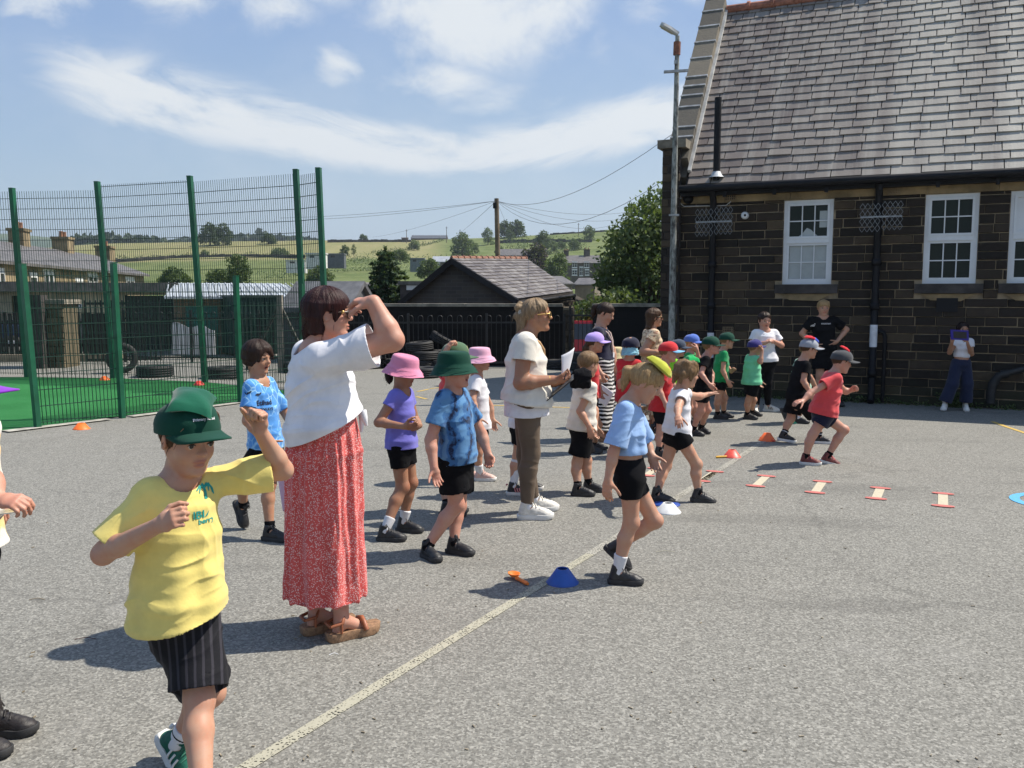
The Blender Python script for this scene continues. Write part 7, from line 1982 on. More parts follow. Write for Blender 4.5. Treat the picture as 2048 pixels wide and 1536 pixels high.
# ================================================================== the people in the photograph
def headbag(p, label, mat, f=0., r=0., u=.52, sx=.062, sy=.062, th=.02, tilt=0., yaw=0., roll=0., drape=.012):
    a, b, c = rad(yaw), rad(tilt), rad(roll); HM = p.HM
    Mz = np.array([[math.cos(a), -math.sin(a), 0], [math.sin(a), math.cos(a), 0], [0, 0, 1]]); My = np.array([[math.cos(b), 0, math.sin(b)], [0, 1, 0], [-math.sin(b), 0, math.cos(b)]]); Mx = np.array([[1, 0, 0], [0, math.cos(c), -math.sin(c)], [0, math.sin(c), math.cos(c)]])
    return bean_bag(label, p.hp(f, r, u), HM @ Mz @ My @ Mx, sx, sy, th, mat, drape)
BLK = dict(mat=M_SHOEB, sole=M_SOLEB)
# --- boy in yellow, front left
p = person('boy in a yellow t-shirt and green cap walking with one fist raised', 1.24, 2.85, -36, (376, 878, 0), (354, 962), (360, 1222),
    [(206, 1108, -.07), (318, 1050, -.20), (352, 1035, -.23)], [(566, 940, .10), (520, 862, .00), (522, 830, -.01)],
    [(420, 1385, .06), (318, 1470, .13), (372, 1580, .08)], [(398, 1400, -.07), (385, 1640), (440, 1665)],
    hyaw=-40, hpitch=10, hh=.222, syaw=-38, hair=dict(style='short', mat=H_BROWN, fringe=.08), hat=dict(kind='cap', mat=C_DGREEN, low=-.02, tilt=10, brimlen=.40), sk=SK_FAIR,
    rhand=('curl', A(.35, .9, -.2)), lhand=('fist', A(-.5, -.85, .0)), armf=1.12, legf=1.08,
    top=dict(mat=C_YEL, sleeve=.84, drape=.010, loose=.034, flare=.030, sloose=.030, hem=-.02, wr=.013, tiltside=-.22, tilt=.05), bottom=dict(mat=C_PIN, length=.88, loose=.020, flare=.022, wr=.010),
    socks=(.26, C_SOCKW, C_BLACK), shoes=dict(mat=M_SHOEG, sole=M_SOLEW, lace=M_SHOEG, stripes=M_SOLEW))
YB = p
bean_bag('dark green bean bag lying on the green cap of the boy in yellow', p.hp(.06, 0, .615), p.HM @ np.array([[.985, 0, .17], [0, 1, 0], [-.17, 0, .985]]) @ np.array([[.80, -.58, 0], [.58, .80, -.0], [0, 0, 1.]]), .088, .070, .024, C_BAGGREEN, .012, 'bean bags balanced on heads')
def yb_print():
    T = np.array([0., 0, 1]); pos = at(430, 1000, 2.7); ux = nrm(A(.90, -.28, 0)); 
    ux = nrm(p.sf * .55 + -p.sr * .83); uy = nrm(ZU - ux * ux[2]); O = at(411, 1018, 2.80)
    M_TEAL = mat((.012, .26, .22), .8, .15, 60)
    fr = []
    vs, fs = [], []
    def blob(pts, w0, w1):
        b = len(vs); k = len(pts)
        for i, (x, y) in enumerate(pts):
            q = pts[min(i + 1, k - 1)]; r = pts[max(i - 1, 0)]; dx, dy = q[0] - r[0], q[1] - r[1]; L = math.hypot(dx, dy) or 1; w = w0 + (w1 - w0) * i / (k - 1); vs.append((x - dy / L * w, y + dx / L * w)); vs.append((x + dy / L * w, y - dx / L * w))
        for i in range(k - 1): fs.append((b + 2 * i, b + 2 * i + 1, b + 2 * i + 3, b + 2 * i + 2))
    blob([(0, -.012), (.003, .01), (.001, .03), (-.003, .045)], .005, .003)
    for a in (-1.0, -.45, .5, 1.0, 1.25, -1.3): blob([(-.003, .045), (-.003 + .012 * math.sin(a) * 1.2, .058 - .004 * abs(a)), (-.003 + .026 * math.sin(a), .052 - .012 * abs(a)), (-.003 + .031 * math.sin(a), .040 - .018 * abs(a))], .0045, .0015)
    decal(p.top, p.topPQ, (vs, fs), O + uy * .015, ux, uy, M_TEAL, 'palm_print')
    for tx, s, dy in (('IBIZA', .034, -.018), ('berry', .022, -.040)):
        decal(p.top, p.topPQ, text_poly(tx, s), O + uy * dy + ux * .002, ux, uy, M_TEAL, 'lettering')
yb_print()
def cap_text(p, txt, size, f=.47, u=.24, mat_=None, rows=1):
    hat = p.hat; me = hat.data; V = np.array([v.co[:] for v in me.vertices]) + ROOT[hat.name]; Qs = np.array([tuple(q.vertices) for q in me.polygons if len(q.vertices) == 4]); uy = nrm(p.HM[:, 2] * .9 - p.HM[:, 0] * .4); ux = p.HM[:, 1] * -1
    ux = nrm(np.cross(uy, p.HM[:, 0]));  O = p.hatX(f, 0, u)
    return decal(hat, (V, Qs), text_poly(txt, size), O, ux, uy, mat_ or C_WHITE, 'lettering', .0015)
cap_text(p, 'Primary School', .0125, .46, .135)
_v, _f = [(math.cos(t) * .010, math.sin(t) * .006) for t in np.linspace(0, 2*PI, 11)[:-1]], [tuple(range(10))]
_me = p.hat.data; _V = np.array([v.co[:] for v in _me.vertices]) + ROOT[p.hat.name]; _Q = np.array([tuple(q.vertices) for q in _me.polygons if len(q.vertices) == 4])
_uy = nrm(p.HM[:, 2] * .9 - p.HM[:, 0] * .4); _ux = nrm(np.cross(_uy, p.HM[:, 0])); decal(p.hat, (_V, _Q), (_v, _f), p.hatX(.46, 0, .20), _ux, _uy, mat((.50, .28, .06), .8, .3, 90), 'emblem', .0015)

# --- child cut by the left edge
p = person('child in a yellow and white tie-dye top and purple cap at the left edge', 1.36, 3.15, -10, (-46, 790, 0), (-50, 848), (-58, 1120),
    [(8, 958, -.05), (20, 1000, -.10), (50, 1003, -.11)], [(-40, 980, .14), (-10, 1010, .0), (20, 1015, -.02)], [(-50, 1310, .0), (-22, 1470), (73, 1468)], [(-75, 1320, .0), (-70, 1508), (22, 1513)],
    dx=-24, hyaw=-5, hpitch=0, hair=dict(style='long', mat=H_BLOND), hat=dict(kind='cap', mat=C_PURCAP, low=-.02, brimlen=.40), sk=SK_PINK, rhand=('hold', A(-.1, .5, -.85)), lhand=('hold', A(0, .3, -1)),
    top=dict(mat=C_TIEY, sleeve=.62, loose=.03, flare=.03, sloose=.028, hem=.12), bottom=dict(kind='trousers', mat=C_BLACK, length=-.5, loose=.02), shoes=dict(mat=M_BOOT, sole=M_SOLEB, high=.25))
q = MB(); c = at(14, 1026, 3.02); q.obox(c - A(.03, .01, .006), A(.06, 0, .008), A(0, .025, .01), A(0, 0, .004)); q.obox(c - A(.06, .01, .016), A(.04, 0, -.006), A(0, .025, .01), A(0, 0, .004)); tag(q.build('foil_wrapper', mat((.6, .6, .6), .25, .3, 60, metal=.9), origin=c), 'crumpled shiny wrapper held by the child at the left edge', 'wrapper')

# --- boy in sky blue football shirt
p = person('dark haired boy in a sky blue football shirt behind the woman in red skirt', 1.24, 5.85, -22, (516, 715, 0), (518, 762), (533, 902),
    [(494, 842, -.06), (530, 885, -.10), (548, 900, -.1)], [(583, 848, .06), (592, 885, .02), (592, 905, 0)], [(487, 960, .10), (470, 1003, .25), (489, 1062, .20)], [(538, 968, -.02), (526, 1080), (572, 1084)],
    hyaw=-24, hpitch=6, hh=.212, mouth=.03, hair=dict(style='bowl', mat=H_DK, vol=.03), sk=SK_WARM, rhand=('relaxed', None), lhand=('relaxed', None),
    top=dict(mat=C_SKY, sleeve=.62, loose=.018, flare=.012, hem=.03, sloose=.022), bottom=dict(mat=C_BLACK, length=.80, loose=.02, flare=.015), socks=(.2, C_BLACK), shoes=BLK)
ux = nrm(p.sf * .35 - p.sr * .94); uy = ZU; M_INK = mat((.006, .010, .03), .7, .2, 60)
for tx, s, (px, py) in (('Etihad', .045, (545, 808)), ('AIRWAYS', .026, (546, 821))): decal(p.top, p.topPQ, text_poly(tx, s), at(px, py, 5.7), ux, uy, M_INK, 'lettering')
leap = [(-.022, .004), (-.008, .010), (.006, .007), (.018, .016), (.024, .013), (.014, .001), (.004, -.002), (-.004, -.010), (-.008, -.002), (-.02, -.004)]
for (px, py) in ((496, 787), (527, 791)): decal(p.top, p.topPQ, (leap, [tuple(range(10))]), at(px, py, 5.7), ux, uy, M_INK, 'sports_mark')
ring = [(math.cos(t) * .022, math.sin(t) * .024) for t in np.linspace(0, 2*PI, 15)[:-1]]
decal(p.top, p.topPQ, (ring, [tuple(range(14))]), at(556, 775, 5.75), ux, uy, mat((.40, .62, .85), .7, .2, 60), 'crest')
q = MB(); q.tube([p.N + p.sr * .052 + p.sf * .0 + ZU * .004, p.N + p.sr * .038 + p.sf * .052 - ZU * .030], [.020, .016], 6); q.tube([p.N - p.sr * .050 + p.sf * .0 + ZU * .004, p.N - p.sr * .034 + p.sf * .05 - ZU * .028], [.018, .014], 6); q.build('collar', C_WHITE, p.root)

# --- woman in white top and red skirt
Y = 4.18
p = person('woman in a white top and long red dotted skirt shading her eyes with one hand', 1.665, Y, 24, (657, 629, 0), (629, 698), (656, 868),
    [(785, 680, -.02), (747, 605, .00), (712, 601, .04)], [(640, 790, .10), (660, 845, .10), (664, 865, .10)], [(676, 1080, -.02), (657, 1284), (750, 1262)], [(640, 1072, .10), (606, 1270), (690, 1252)], cat='adult',
    hh=.232, hyaw=12, hpitch=-2, syaw=26, build=.95, armf=1.28, legf=1.0, thigh=.75, sk=SK_PINK, hair=dict(style='bob', mat=H_AUB, vol=.035, fringe=.02), glasses=M_TORT,
    rhand=('curl', A(-.15, .25, -1)), lhand=('relaxed', None),
    top=dict(mat=C_WHITE, sleeve=.72, loose=.040, flare=.050, sloose=.045, hem=.10, tilt=.35, wr=.018, neckr=1.9, name='tshirt', hemw=1.0), shoes=dict(kind='sandal'))
hem = at(650, 1187, Y); make_bottom(p, kind='skirt', mat=C_DOTS, hem=hem, waist=.25, topw=.176, botw=.212, botd=.19, pleat=.013)
C_LANY = m_cloth((.09, .015, .11), .6, 500); m = MB()
m.tube([p.hp(-.34, .1, -.50), p.hp(-.20, .30, -.60), p.hp(.02, .36, -.70), p.hp(.16, .28, -.86)], .011, 6); m.build('lanyard', C_LANY, p.root)
sheet_thing('paper', 'pale pink sheet held low beside the red dotted skirt', 'paper', [at(556, 958, 4.5), at(588, 940, 4.5), at(588, 1024, 4.5), at(566, 1022, 4.5)], M_PAPERP)
m = MB(); k = at(724, 822, Y - .02); m.tube([k, k + A(.01, -.01, -.03), k + A(.02, 0, -.07)], [.022, .018, .006], 8); m.tube([k, k + A(.0, 0, -.05), k + A(-.005, 0, -.10)], [.02, .014, .006], 8); m.build('knot', C_WHITE, p.top)

# --- girl in pink bucket hat and purple top
p = person('girl in a pink bucket hat and purple t-shirt with clasped hands', 1.22, 5.95, -18, (809, 741, 0), (802, 781), (803, 893),
    [(757, 845, -.06), (808, 853, -.16), (826, 853, -.18)], [(831, 842, .04), (839, 851, -.10), (828, 855, -.15)], [(805, 975, -.06), (755, 1081), (812, 1083)], [(822, 966, .05), (794, 1062), (850, 1067)],
    hyaw=-20, hpitch=14, hh=.2, hair=dict(style='lowpony', mat=H_BLACK), hat=dict(kind='bucket', mat=C_PINK, tilt=2, low=.02), sk=SK_TAN, rhand=('hold', A(.3, .4, .4)), lhand=('hold', A(-.6, .2, .2)),
    top=dict(mat=C_PURP, sleeve=.42, loose=.012, flare=.014, hem=-.02, sloose=.013, wr=.008), bottom=dict(mat=C_BLACK, length=.50, loose=.008, wr=.004), socks=(.30, C_SOCKW), shoes=BLK)
# --- child behind, holding a green cap
p = person('child hidden behind the green bucket hat holding on to a faded green cap', 1.24, 6.55, -5, (912, 716, 0), (904, 750), (890, 868),
    [(880, 735, -.05), (893, 700, -.06), (903, 683, -.05)], [(925, 800, .1), (930, 830, .1)], [(890, 945, 0), (880, 1031), (925, 1033)], [(892, 945, .08), (885, 1024), (930, 1026)],
    hair=dict(style='short', mat=H_BROWN), hat=dict(kind='cap', mat=m_cloth((.075, .14, .075), .8, 400), low=-.02, tilt=-4), rhand=('curl', A(.7, .2, -.7)), top=dict(mat=C_CORAL), bottom=dict(), socks=(.2, C_BLACK), shoes=BLK, v=.0065)
cap_text(p, 'C', .05, .46, .20, mat((.45, .42, .2), .8, .2, 50))
# --- boy in green bucket hat and blue tie-dye
p = person('boy in a dark green bucket hat and blue tie-dye t-shirt', 1.225, 5.47, -26, (911, 741, 0), (903, 783), (911, 922),
    [(861, 880, -.06), (868, 935, -.12), (877, 972, -.13)], [(963, 868, .06), (975, 905, .02), (980, 940, 0)], [(913, 1010, -.03), (846, 1112), (896, 1134)], [(917, 1012, .08), (894, 1105), (954, 1114)],
    hyaw=-24, hpitch=-4, hh=.215, build=1.12, armf=1.18, legf=1.08, mouth=.04, hair=dict(style='short', mat=H_LTBR), hat=dict(kind='bucket', mat=C_DGREEN, tilt=-4, low=-.02), sk=SK_PINK, rhand=('relaxed', A(.2, -.6, .3)), lhand=('claw', None),
    top=dict(mat=C_TIE, sleeve=.66, loose=.022, flare=.010, sloose=.026, hem=-.02, belly=.030, wr=.012), bottom=dict(mat=C_BLACK, length=.66, loose=.020, flare=.018), socks=(.12, C_BLACK), shoes=dict(mat=M_SHOEB, sole=M_SOLEB, velcro=True))
# --- second pink hat
p = person('girl in a pale pink bucket hat and white t-shirt behind the tie-dye boy', 1.2, 7.7, 0, (961, 718, 0), (953, 752), (956, 859),
    [(945, 800, -.08), (955, 835, -.12)], [(980, 812, .08), (985, 838, .06), (988, 856, .05)], [(955, 905, -.05), (949, 961), (984, 962)], [(945, 905, .08), (925, 958), (955, 959)],
    hyaw=2, hair=dict(style='lowpony', mat=H_BROWN), hat=dict(kind='bucket', mat=C_PINK2, low=0.02), top=dict(mat=C_WHITE, sleeve=.6, loose=.022, flare=.02, hem=.02), bottom=dict(length=.45), socks=(.42, C_SOCKW), shoes=dict(mat=M_SHOEP, sole=M_SOLEW))
# --- woman in cream with clipboard
Y = 6.42
p = person('smiling woman in a cream blouse and brown leggings with a clipboard', 1.66, Y, 0, (1074, 631, 0), (1051, 672), (1053, 798),
    [(1041, 766, -.05), (1106, 760, -.02), (1132, 760, .0)], [(1058, 768, .0), (1110, 765, -.12), (1132, 762, -.14)], [(1062, 908, -.06), (1036, 1038), (1106, 1038)], [(1052, 908, .08), (1050, 1023), (1103, 1021)], cat='adult',
    hh=.232, hyaw=0, hpitch=-3, mouth=.05, armf=1.22, build=1.10, sk=SK_TAN, hair=dict(style='bun', mat=H_GREY, fringe=-.07), glasses=M_GOLD, rhand=('hold', A(0, .3, .9)), lhand=('hold', A(0, -.3, .9)),
    top=dict(mat=C_CREAM, sleeve=.46, loose=.020, flare=.035, sloose=.034, hem=-.06, tilt=-.18, wr=.015, vneck=.05, neckr=1.35, name='blouse'), bottom=dict(kind='leggings', mat=C_TAUPE, length=.93, loose=.006, wr=.006), socks=(.06, C_SOCKW), shoes=dict(mat=M_SHOEW, sole=M_SOLEW))
ut = [('u', loft([(lerp(p.P, p.N, -.45), p.pr, .188, .168), (lerp(p.P, p.N, .1), p.pr, .18, .160)], .03, [(lerp(p.P, p.N, -.26), -p.ax)], (.008, .04)), 0)]
smesh('undershirt', ut, .006, C_WHITE, p.root, lambda P, N: cloth_disp(P, N, .006, 3, 1., [(lerp(p.P, p.N, -.26), p.ax)]))
lanyard(p, m_cloth((.55, .33, .16), .7, 200), .20, M_BUTTON, .009)
m = MB(); m.lathe(p.hp(-.50, .0, .12), [(.030, -.022), (.040, -.014), (.043, 0), (.040, .014), (.030, .022)], 14, ax=basis(p.HM @ A(-1, 0, .2))); m.build('scrunchie', C_SCRUN, p.hair)
m = MB(); w = p.arm['R'][2]; m.lathe(w - p.arm['R'][3] * .03, [(.030, -.008), (.034, 0), (.030, .008)], 16, ax=basis(p.arm['R'][3])); m.build('bracelet', M_GOLD, p.root)
sheet_thing('clipboard', 'dark clipboard held flat by the woman in the cream blouse', 'clipboard', [at(1071, 819, Y - .16), at(1146, 758, Y - .16), at(1146, 748, Y + .05), at(1080, 806, Y + .05)], M_CLIP, .006)
sheet_thing('paper', 'white sheet of paper curling up from the clipboard', 'paper', [at(1126, 752, Y - .12), at(1137, 757, Y - .04), at(1152, 695, Y - .06), at(1126, 711, Y - .12)], M_PAPER, .002, .012)
m = MB(); m.tube([at(1128, 760, Y - .2), at(1135, 738, Y - .2)], .005, 6); tag(m.build('pen', M_BUTTON, origin=at(1128, 760, Y - .2)), 'dark pen in the hand of the clipboard woman', 'pen')
# --- child behind the clipboard woman
p = person('child with long white socks hidden behind the clipboard woman', 1.22, 7.2, 0, (1056, 726, 0), (1048, 756), (1043, 855), [(1045, 800, -.05), (1055, 830, -.05)], [(1045, 800, .05), (1055, 830, .05)],
    [(1036, 912, -.03), (1014, 989), (1042, 990)], [(1050, 912, .08), (1040, 979), (1072, 980)], hair=dict(style='short', mat=H_BROWN), top=dict(mat=C_WHITE), bottom=dict(length=.55), socks=(.88, C_SOCKW), shoes=dict(mat=M_SHOEB, sole=M_SOLEW, stripes=mat((.7, .25, .25), .6, .1, 60)), v=.0065)
# --- boy in cream tee, back view
Y = 7.2
p = person('brown haired boy in a cream t-shirt seen from behind beside the clipboard', 1.2, Y, 28, (1177, 729, 0), (1171, 767), (1163, 851),
    [(1160, 822, -.05), (1178, 852, -.10), (1183, 872, -.10)], [(1190, 820, .05), (1191, 850, .0), (1190, 868, 0)], [(1154, 925, -.04), (1143, 991), (1182, 993)], [(1173, 922, .05), (1165, 982), (1198, 984)],
    hyaw=32, hpitch=10, hair=dict(style='short', mat=H_LTBR, vol=.01), sk=SK_FAIR, top=dict(mat=C_CREAM, sleeve=.55, loose=.022, flare=.015, hem=-.10, sloose=.026), bottom=dict(mat=C_BLACK, length=.80, loose=.022, flare=.018), socks=(.24, C_BLACK), shoes=BLK)
p2 = Pp(); m = MB(); c = at(1160, 757, Y - .16)
ops = [('u', ellip(c, (.085, .075, .065)), 0), ('u', ellip(c + A(.02, -.01, .035), (.07, .07, .05)), .03), ('u', capsule(c + A(-.05, -.02, -.045), c + A(.06, -.03, -.045), .03, .03), .03)]
P_, Q_ = solidify(ops, .006); P_ = cloth_disp(P_, vnormals(P_, Q_), .012, 4, .6); o = tag(link_mesh('cap', P_, Q_, C_BLACK, origin=c, smooth=True), 'crumpled black cap at the shoulder of the boy in the cream t-shirt', 'cap')
# --- girl lavender cap
p = person('girl in a lavender cap and red t-shirt with long brown hair', 1.2, 9.05, 12, (1190, 686, 0), (1180, 716), (1178, 795), [(1170, 760, -.06), (1180, 785, -.1)], [(1196, 755, .06), (1200, 780, 0)], [(1188, 850, -.04), (1170, 905), (1204, 908)], [(1196, 850, .06), (1180, 898), (1210, 900)],
    hyaw=8, hair=dict(style='sidepony', mat=H_BROWN), hat=dict(kind='cap', mat=C_LAV), sk=SK_WARM, top=dict(mat=C_RED, loose=.022, flare=.015, hem=0), bottom=dict(length=.4), socks=(.12, C_BLACK), shoes=BLK)
# --- woman stripes
Y = 9.9
p = person('woman in a navy top and wide striped trousers looking down at a boy', 1.63, Y, -18, (1211, 627, 0), (1200, 657), (1204, 728), [(1178, 705, -.08), (1200, 745, -.16), (1208, 770, -.2)], [(1224, 700, .06), (1230, 730, .0)], [(1208, 792, -.04), (1189, 882), (1216, 884)], [(1212, 792, .08), (1202, 872), (1226, 873)], cat='adult',
    hh=.225, hyaw=-25, hpitch=22, sk=SK_FAIR, hair=dict(style='ponytail', mat=H_DK), rhand=('hold', None), top=dict(mat=C_NAVY, sleeve=.5, loose=.014, flare=.008, hem=.12), bottom=dict(kind='trousers', mat=C_STRIPE, length=.93, loose=.02, flare=.035), shoes=dict(kind='sandal'))
lanyard(p, m_cloth((.62, .48, .42), .7, 300), .26, M_PAPER, .008)
sheet_thing('paper', 'white sheet hanging from the hand of the woman in striped trousers', 'paper', [at(1202, 767, Y - .22), at(1228, 786, Y - .22), at(1212, 814, Y - .2), at(1197, 803, Y - .2)], M_PAPER)
# --- straw hat child
p = person('child in a straw coloured sun hat and dark clothes by the striped trousers', 1.2, 10.9, 40, (1236, 712, 0), (1232, 738), (1230, 790), [(1222, 765, -.05), (1228, 785, -.05)], [(1242, 765, .05), (1245, 785, 0)], [(1228, 828, 0), (1222, 856), (1240, 857)], [(1236, 828, 0), (1232, 852), (1250, 852)], hair=dict(style='short', mat=H_BROWN), hat=dict(kind='bucket', mat=C_STRAW, low=-.02), sk=SK_TAN, top=dict(mat=C_BLACK), bottom=dict(length=.8), shoes=BLK)
# --- navy cap with neck flap
Y = 9.15
p = person('child in red t-shirt and navy cap with pale blue neck flap seen from behind', 1.22, Y, 62, (1262, 694, 0), (1258, 722), (1256, 803), [(1240, 765, -.02), (1245, 790, 0)], [(1276, 765, .02), (1275, 790, .05)], [(1250, 855, 0), (1245, 903), (1262, 900)], [(1262, 855, 0), (1260, 900), (1276, 896)], hair=dict(style='short', mat=H_BROWN), hat=dict(kind='cap', mat=C_NAVY, low=.06, size=1.06), top=dict(mat=C_RED, loose=.028, flare=.02), bottom=dict(), shoes=BLK)
ops = [('u', loft([(p.hp(-.10, 0, -.05), p.HM[:, 1], .40 * p.hh, .34 * p.hh), (p.hp(-.14, 0, -.42), p.HM[:, 1], .46 * p.hh, .40 * p.hh)], .02, [(p.hp(-.14, 0, -.42), -p.HM[:, 2])], (.008, .05)), 0), ('s', ellip(p.hp(.5, 0, -.2), (.09, .07, .1), p.HM), .01)]
smesh('neck_flap', ops, .0065, m_cloth((.26, .52, .62), .8, 300), p.root, lambda P, N: cloth_disp(P, N, .014, 7, .5))
# --- floral woman
Y = 10.95
p = person('woman in sunglasses and a tan floral dress with long brown hair', 1.62, Y, 8, (1309, 635, 0), (1302, 662), (1305, 716), [(1285, 704, -.06), (1312, 705, -.14), (1320, 704, -.14)], [(1322, 700, .08), (1322, 708, -.02)], [(1302, 785, -.04), (1294, 855), (1316, 856)], [(1310, 785, .08), (1303, 848), (1325, 848)], cat='adult', hh=.222, hyaw=2, sk=SK_WARM, armf=1.15, hair=dict(style='long', mat=H_BROWN), glasses=M_TORT, rhand=('hold', None), top=dict(mat=C_FLORAL, sleeve=.38, loose=.018, flare=.012, hem=.10, vneck=.03, name='dress_bodice'), shoes=dict(kind='sandal'))
make_bottom(p, kind='skirt', mat=C_FLORAL, hem=at(1304, 826, Y), waist=.30, topw=.14, botw=.24, botd=.22, pleat=.012, name='dress_skirt')
# --- girl light blue, foreground
Y = 4.93
p = person('girl in a cropped light blue t-shirt stepping forward with a bean bag on her head', 1.22, Y, -4, (1291, 767, 0), (1256, 805), (1259, 952),
    [(1227, 905, -.04), (1216, 960, -.07), (1213, 990, -.08)], [(1293, 890, .08), (1303, 910, .03), (1310, 932, .0)], [(1262, 1046, -.05), (1217, 1166), (1294, 1171)], [(1309, 1042, .06), (1207, 1096, .14), (1240, 1128, .12)],
    hh=.204, hyaw=-12, hpitch=28, syaw=-14, sk=SK_FAIR, armf=1.02, hair=dict(style='ponytail', mat=H_BLOND, fringe=.11, vol=.005), rhand=('relaxed', A(.4, .7, 0)), lhand=('relaxed', None),
    top=dict(mat=C_LBLUE, sleeve=.86, drape=.008, loose=.018, flare=.022, sloose=.030, hem=.32, wr=.009, sk_=.012), bottom=dict(mat=C_BLACK, length=.44, loose=.006, wr=.005, waist=.26), socks=(.34, C_SOCKW), shoes=BLK)
headbag(p, 'olive yellow bean bag on the head of the girl in light blue', C_BEANY, .12, 0, .605, .082, .062, .030, 10, 10, 8, .006)
# --- girl white tee arms out
Y = 6.93
p = person('girl in a white t-shirt striding with both arms held out', 1.21, Y, 4, (1374, 748, 0), (1360, 781), (1353, 866),
    [(1356, 816, -.15), (1356, 832, -.30), (1357, 842, -.36)], [(1396, 793, .16), (1411, 790, .26), (1422, 786, .30)], [(1393, 929, -.04), (1381, 1002, -.05), (1426, 1008, -.07)], [(1331, 933, .06), (1301, 1003), (1340, 1007)],
    hh=.208, hyaw=14, hpitch=8, hair=dict(style='messy', mat=H_LTBR, fringe=.12, vol=.02), sk=SK_FAIR, rhand=('relaxed', A(.2, .8, -.5)), lhand=('open', A(.0, -.3, -.9)),
    top=dict(mat=C_WHITE, sleeve=.5, loose=.016, flare=.016, hem=-.04, tilt=-.15, sloose=.020), bottom=dict(mat=C_BLACK, length=.36, loose=.018, flare=.012), socks=(.16, C_BLACK), shoes=dict(mat=M_SHOEB, sole=M_SOLEB, high=.12))
headbag(p, 'bright green bean bag on the head of the girl with outstretched arms', C_BEANG, .10, 0, .58, .050, .055, .026, 0, 0, 0, .010)
# --- red cap boy
p = person('boy in a red cap with a pale blue peak and long red t-shirt', 1.2, 8.9, 2, (1337, 705, 0), (1328, 733), (1323, 815), [(1318, 780, -.05), (1330, 805, -.1)], [(1340, 780, .05), (1345, 800, .05)], [(1321, 866, -.03), (1308, 913), (1334, 914)], [(1330, 864, .06), (1318, 904), (1346, 905)], sk=SK_PINK, hair=dict(style='short', mat=H_LTBR), hat=dict(kind='cap', mat=C_RED, brim=m_cloth((.18, .42, .62))), top=dict(mat=C_RED, loose=.022, flare=.02, hem=-.08), bottom=dict(length=.6), socks=(.2, C_BLACK), shoes=BLK)
p = person('child in a slate blue cap and lime green hi-vis collar', 1.18, 10.45, -5, (1356, 697, 0), (1349, 719), (1335, 795), [(1345, 765, -.05), (1352, 785, -.1)], [(1360, 765, .05), (1365, 785, 0)], [(1330, 832, 0), (1298, 866), (1320, 867)], [(1325, 832, .06), (1304, 860), (1326, 861)], hair=dict(style='short', mat=H_BROWN), hat=dict(kind='cap', mat=C_NAVYG), top=dict(mat=C_LIME, loose=.02, hem=.3), bottom=dict(mat=C_NAVY, length=.6, waist=.4), socks=(.4, C_BLACK), shoes=BLK)
p = person('child in a blue and white cap and green t-shirt resting a hand on the cheek', 1.2, 11.0, -28, (1384, 686, 0), (1380, 707), (1381, 775), [(1398, 722, -.12), (1394, 699, -.14), (1392, 690, -.12)], [(1390, 745, .08), (1388, 760, .05)], [(1378, 815, 0), (1370, 850), (1390, 852)], [(1388, 815, .05), (1382, 848), (1402, 849)], hair=dict(style='short', mat=H_BLOND), hat=dict(kind='cap', mat=C_ROYAL, brim=C_ROYAL), sk=SK_PINK, rhand=('curl', A(-.6, .5, .2)), top=dict(mat=C_GREEN), bottom=dict(), shoes=BLK)
# --- green caps
p = person('boy in a dark green cap and dark shirt shouting with his mouth wide open', 1.17, 10.15, -6, (1423, 692, 0), (1411, 714), (1405, 785), [(1402, 748, -.08), (1418, 768, -.14), (1424, 774, -.14)], [(1424, 748, .06), (1424, 770, -.04), (1424, 776, -.06)], [(1402, 822, -.04), (1377, 871), (1408, 873)], [(1415, 820, .05), (1396, 865), (1420, 869)], hh=.205, hyaw=-6, hpitch=-10, mouth=.10, sk=SK_PINK, hair=dict(style='short', mat=H_LTBR), hat=dict(kind='cap', mat=C_DGREEN, tilt=-14, up=.06), top=dict(mat=C_BLACK, loose=.018, hem=0), bottom=dict(length=.5), socks=(.24, C_BLACK), shoes=BLK, rhand=('hold', None), lhand=('hold', None))
p = person('boy in a dark green cap and bright green t-shirt standing side on', 1.2, 11.55, 2, (1454, 682, 0), (1445, 703), (1440, 765), [(1446, 742, -.06), (1455, 761, -.1), (1459, 769, -.1)], [(1455, 735, .08), (1463, 744, .06), (1466, 740, .05)], [(1436, 797, -.04), (1427, 838), (1456, 839)], [(1449, 796, .06), (1440, 834), (1463, 836)], hh=.202, sk=SK_FAIR, hair=dict(style='short', mat=H_LTBR), hat=dict(kind='cap', mat=C_DGREEN), top=dict(mat=C_GREEN, sleeve=.5, loose=.022, flare=.012, hem=.02), bottom=dict(length=.42), socks=(.2, C_BLACK), shoes=BLK, lhand=('fist', None))
# --- mint boy
p = person('boy in an indigo cap and mint green t-shirt touching his cap peak', 1.2, 11.5, 14, (1510, 696, 0), (1505, 713), (1503, 770), [(1521, 724, -.05), (1524, 704, -.03), (1524, 692, .0)], [(1515, 745, .08), (1518, 760, .05)], [(1497, 801, -.02), (1487, 838), (1512, 840)], [(1507, 800, .06), (1497, 831), (1520, 833)], hyaw=18, hpitch=-4, hair=dict(style='short', mat=H_LTBR), hat=dict(kind='cap', mat=C_INDIGO, low=.0), rhand=('curl', A(-.8, .1, .1)), top=dict(mat=C_MINT, loose=.028, flare=.02, hem=.02, sloose=.03), bottom=dict(length=.62, loose=.02, flare=.015), socks=(.22, C_BLACK), shoes=BLK)
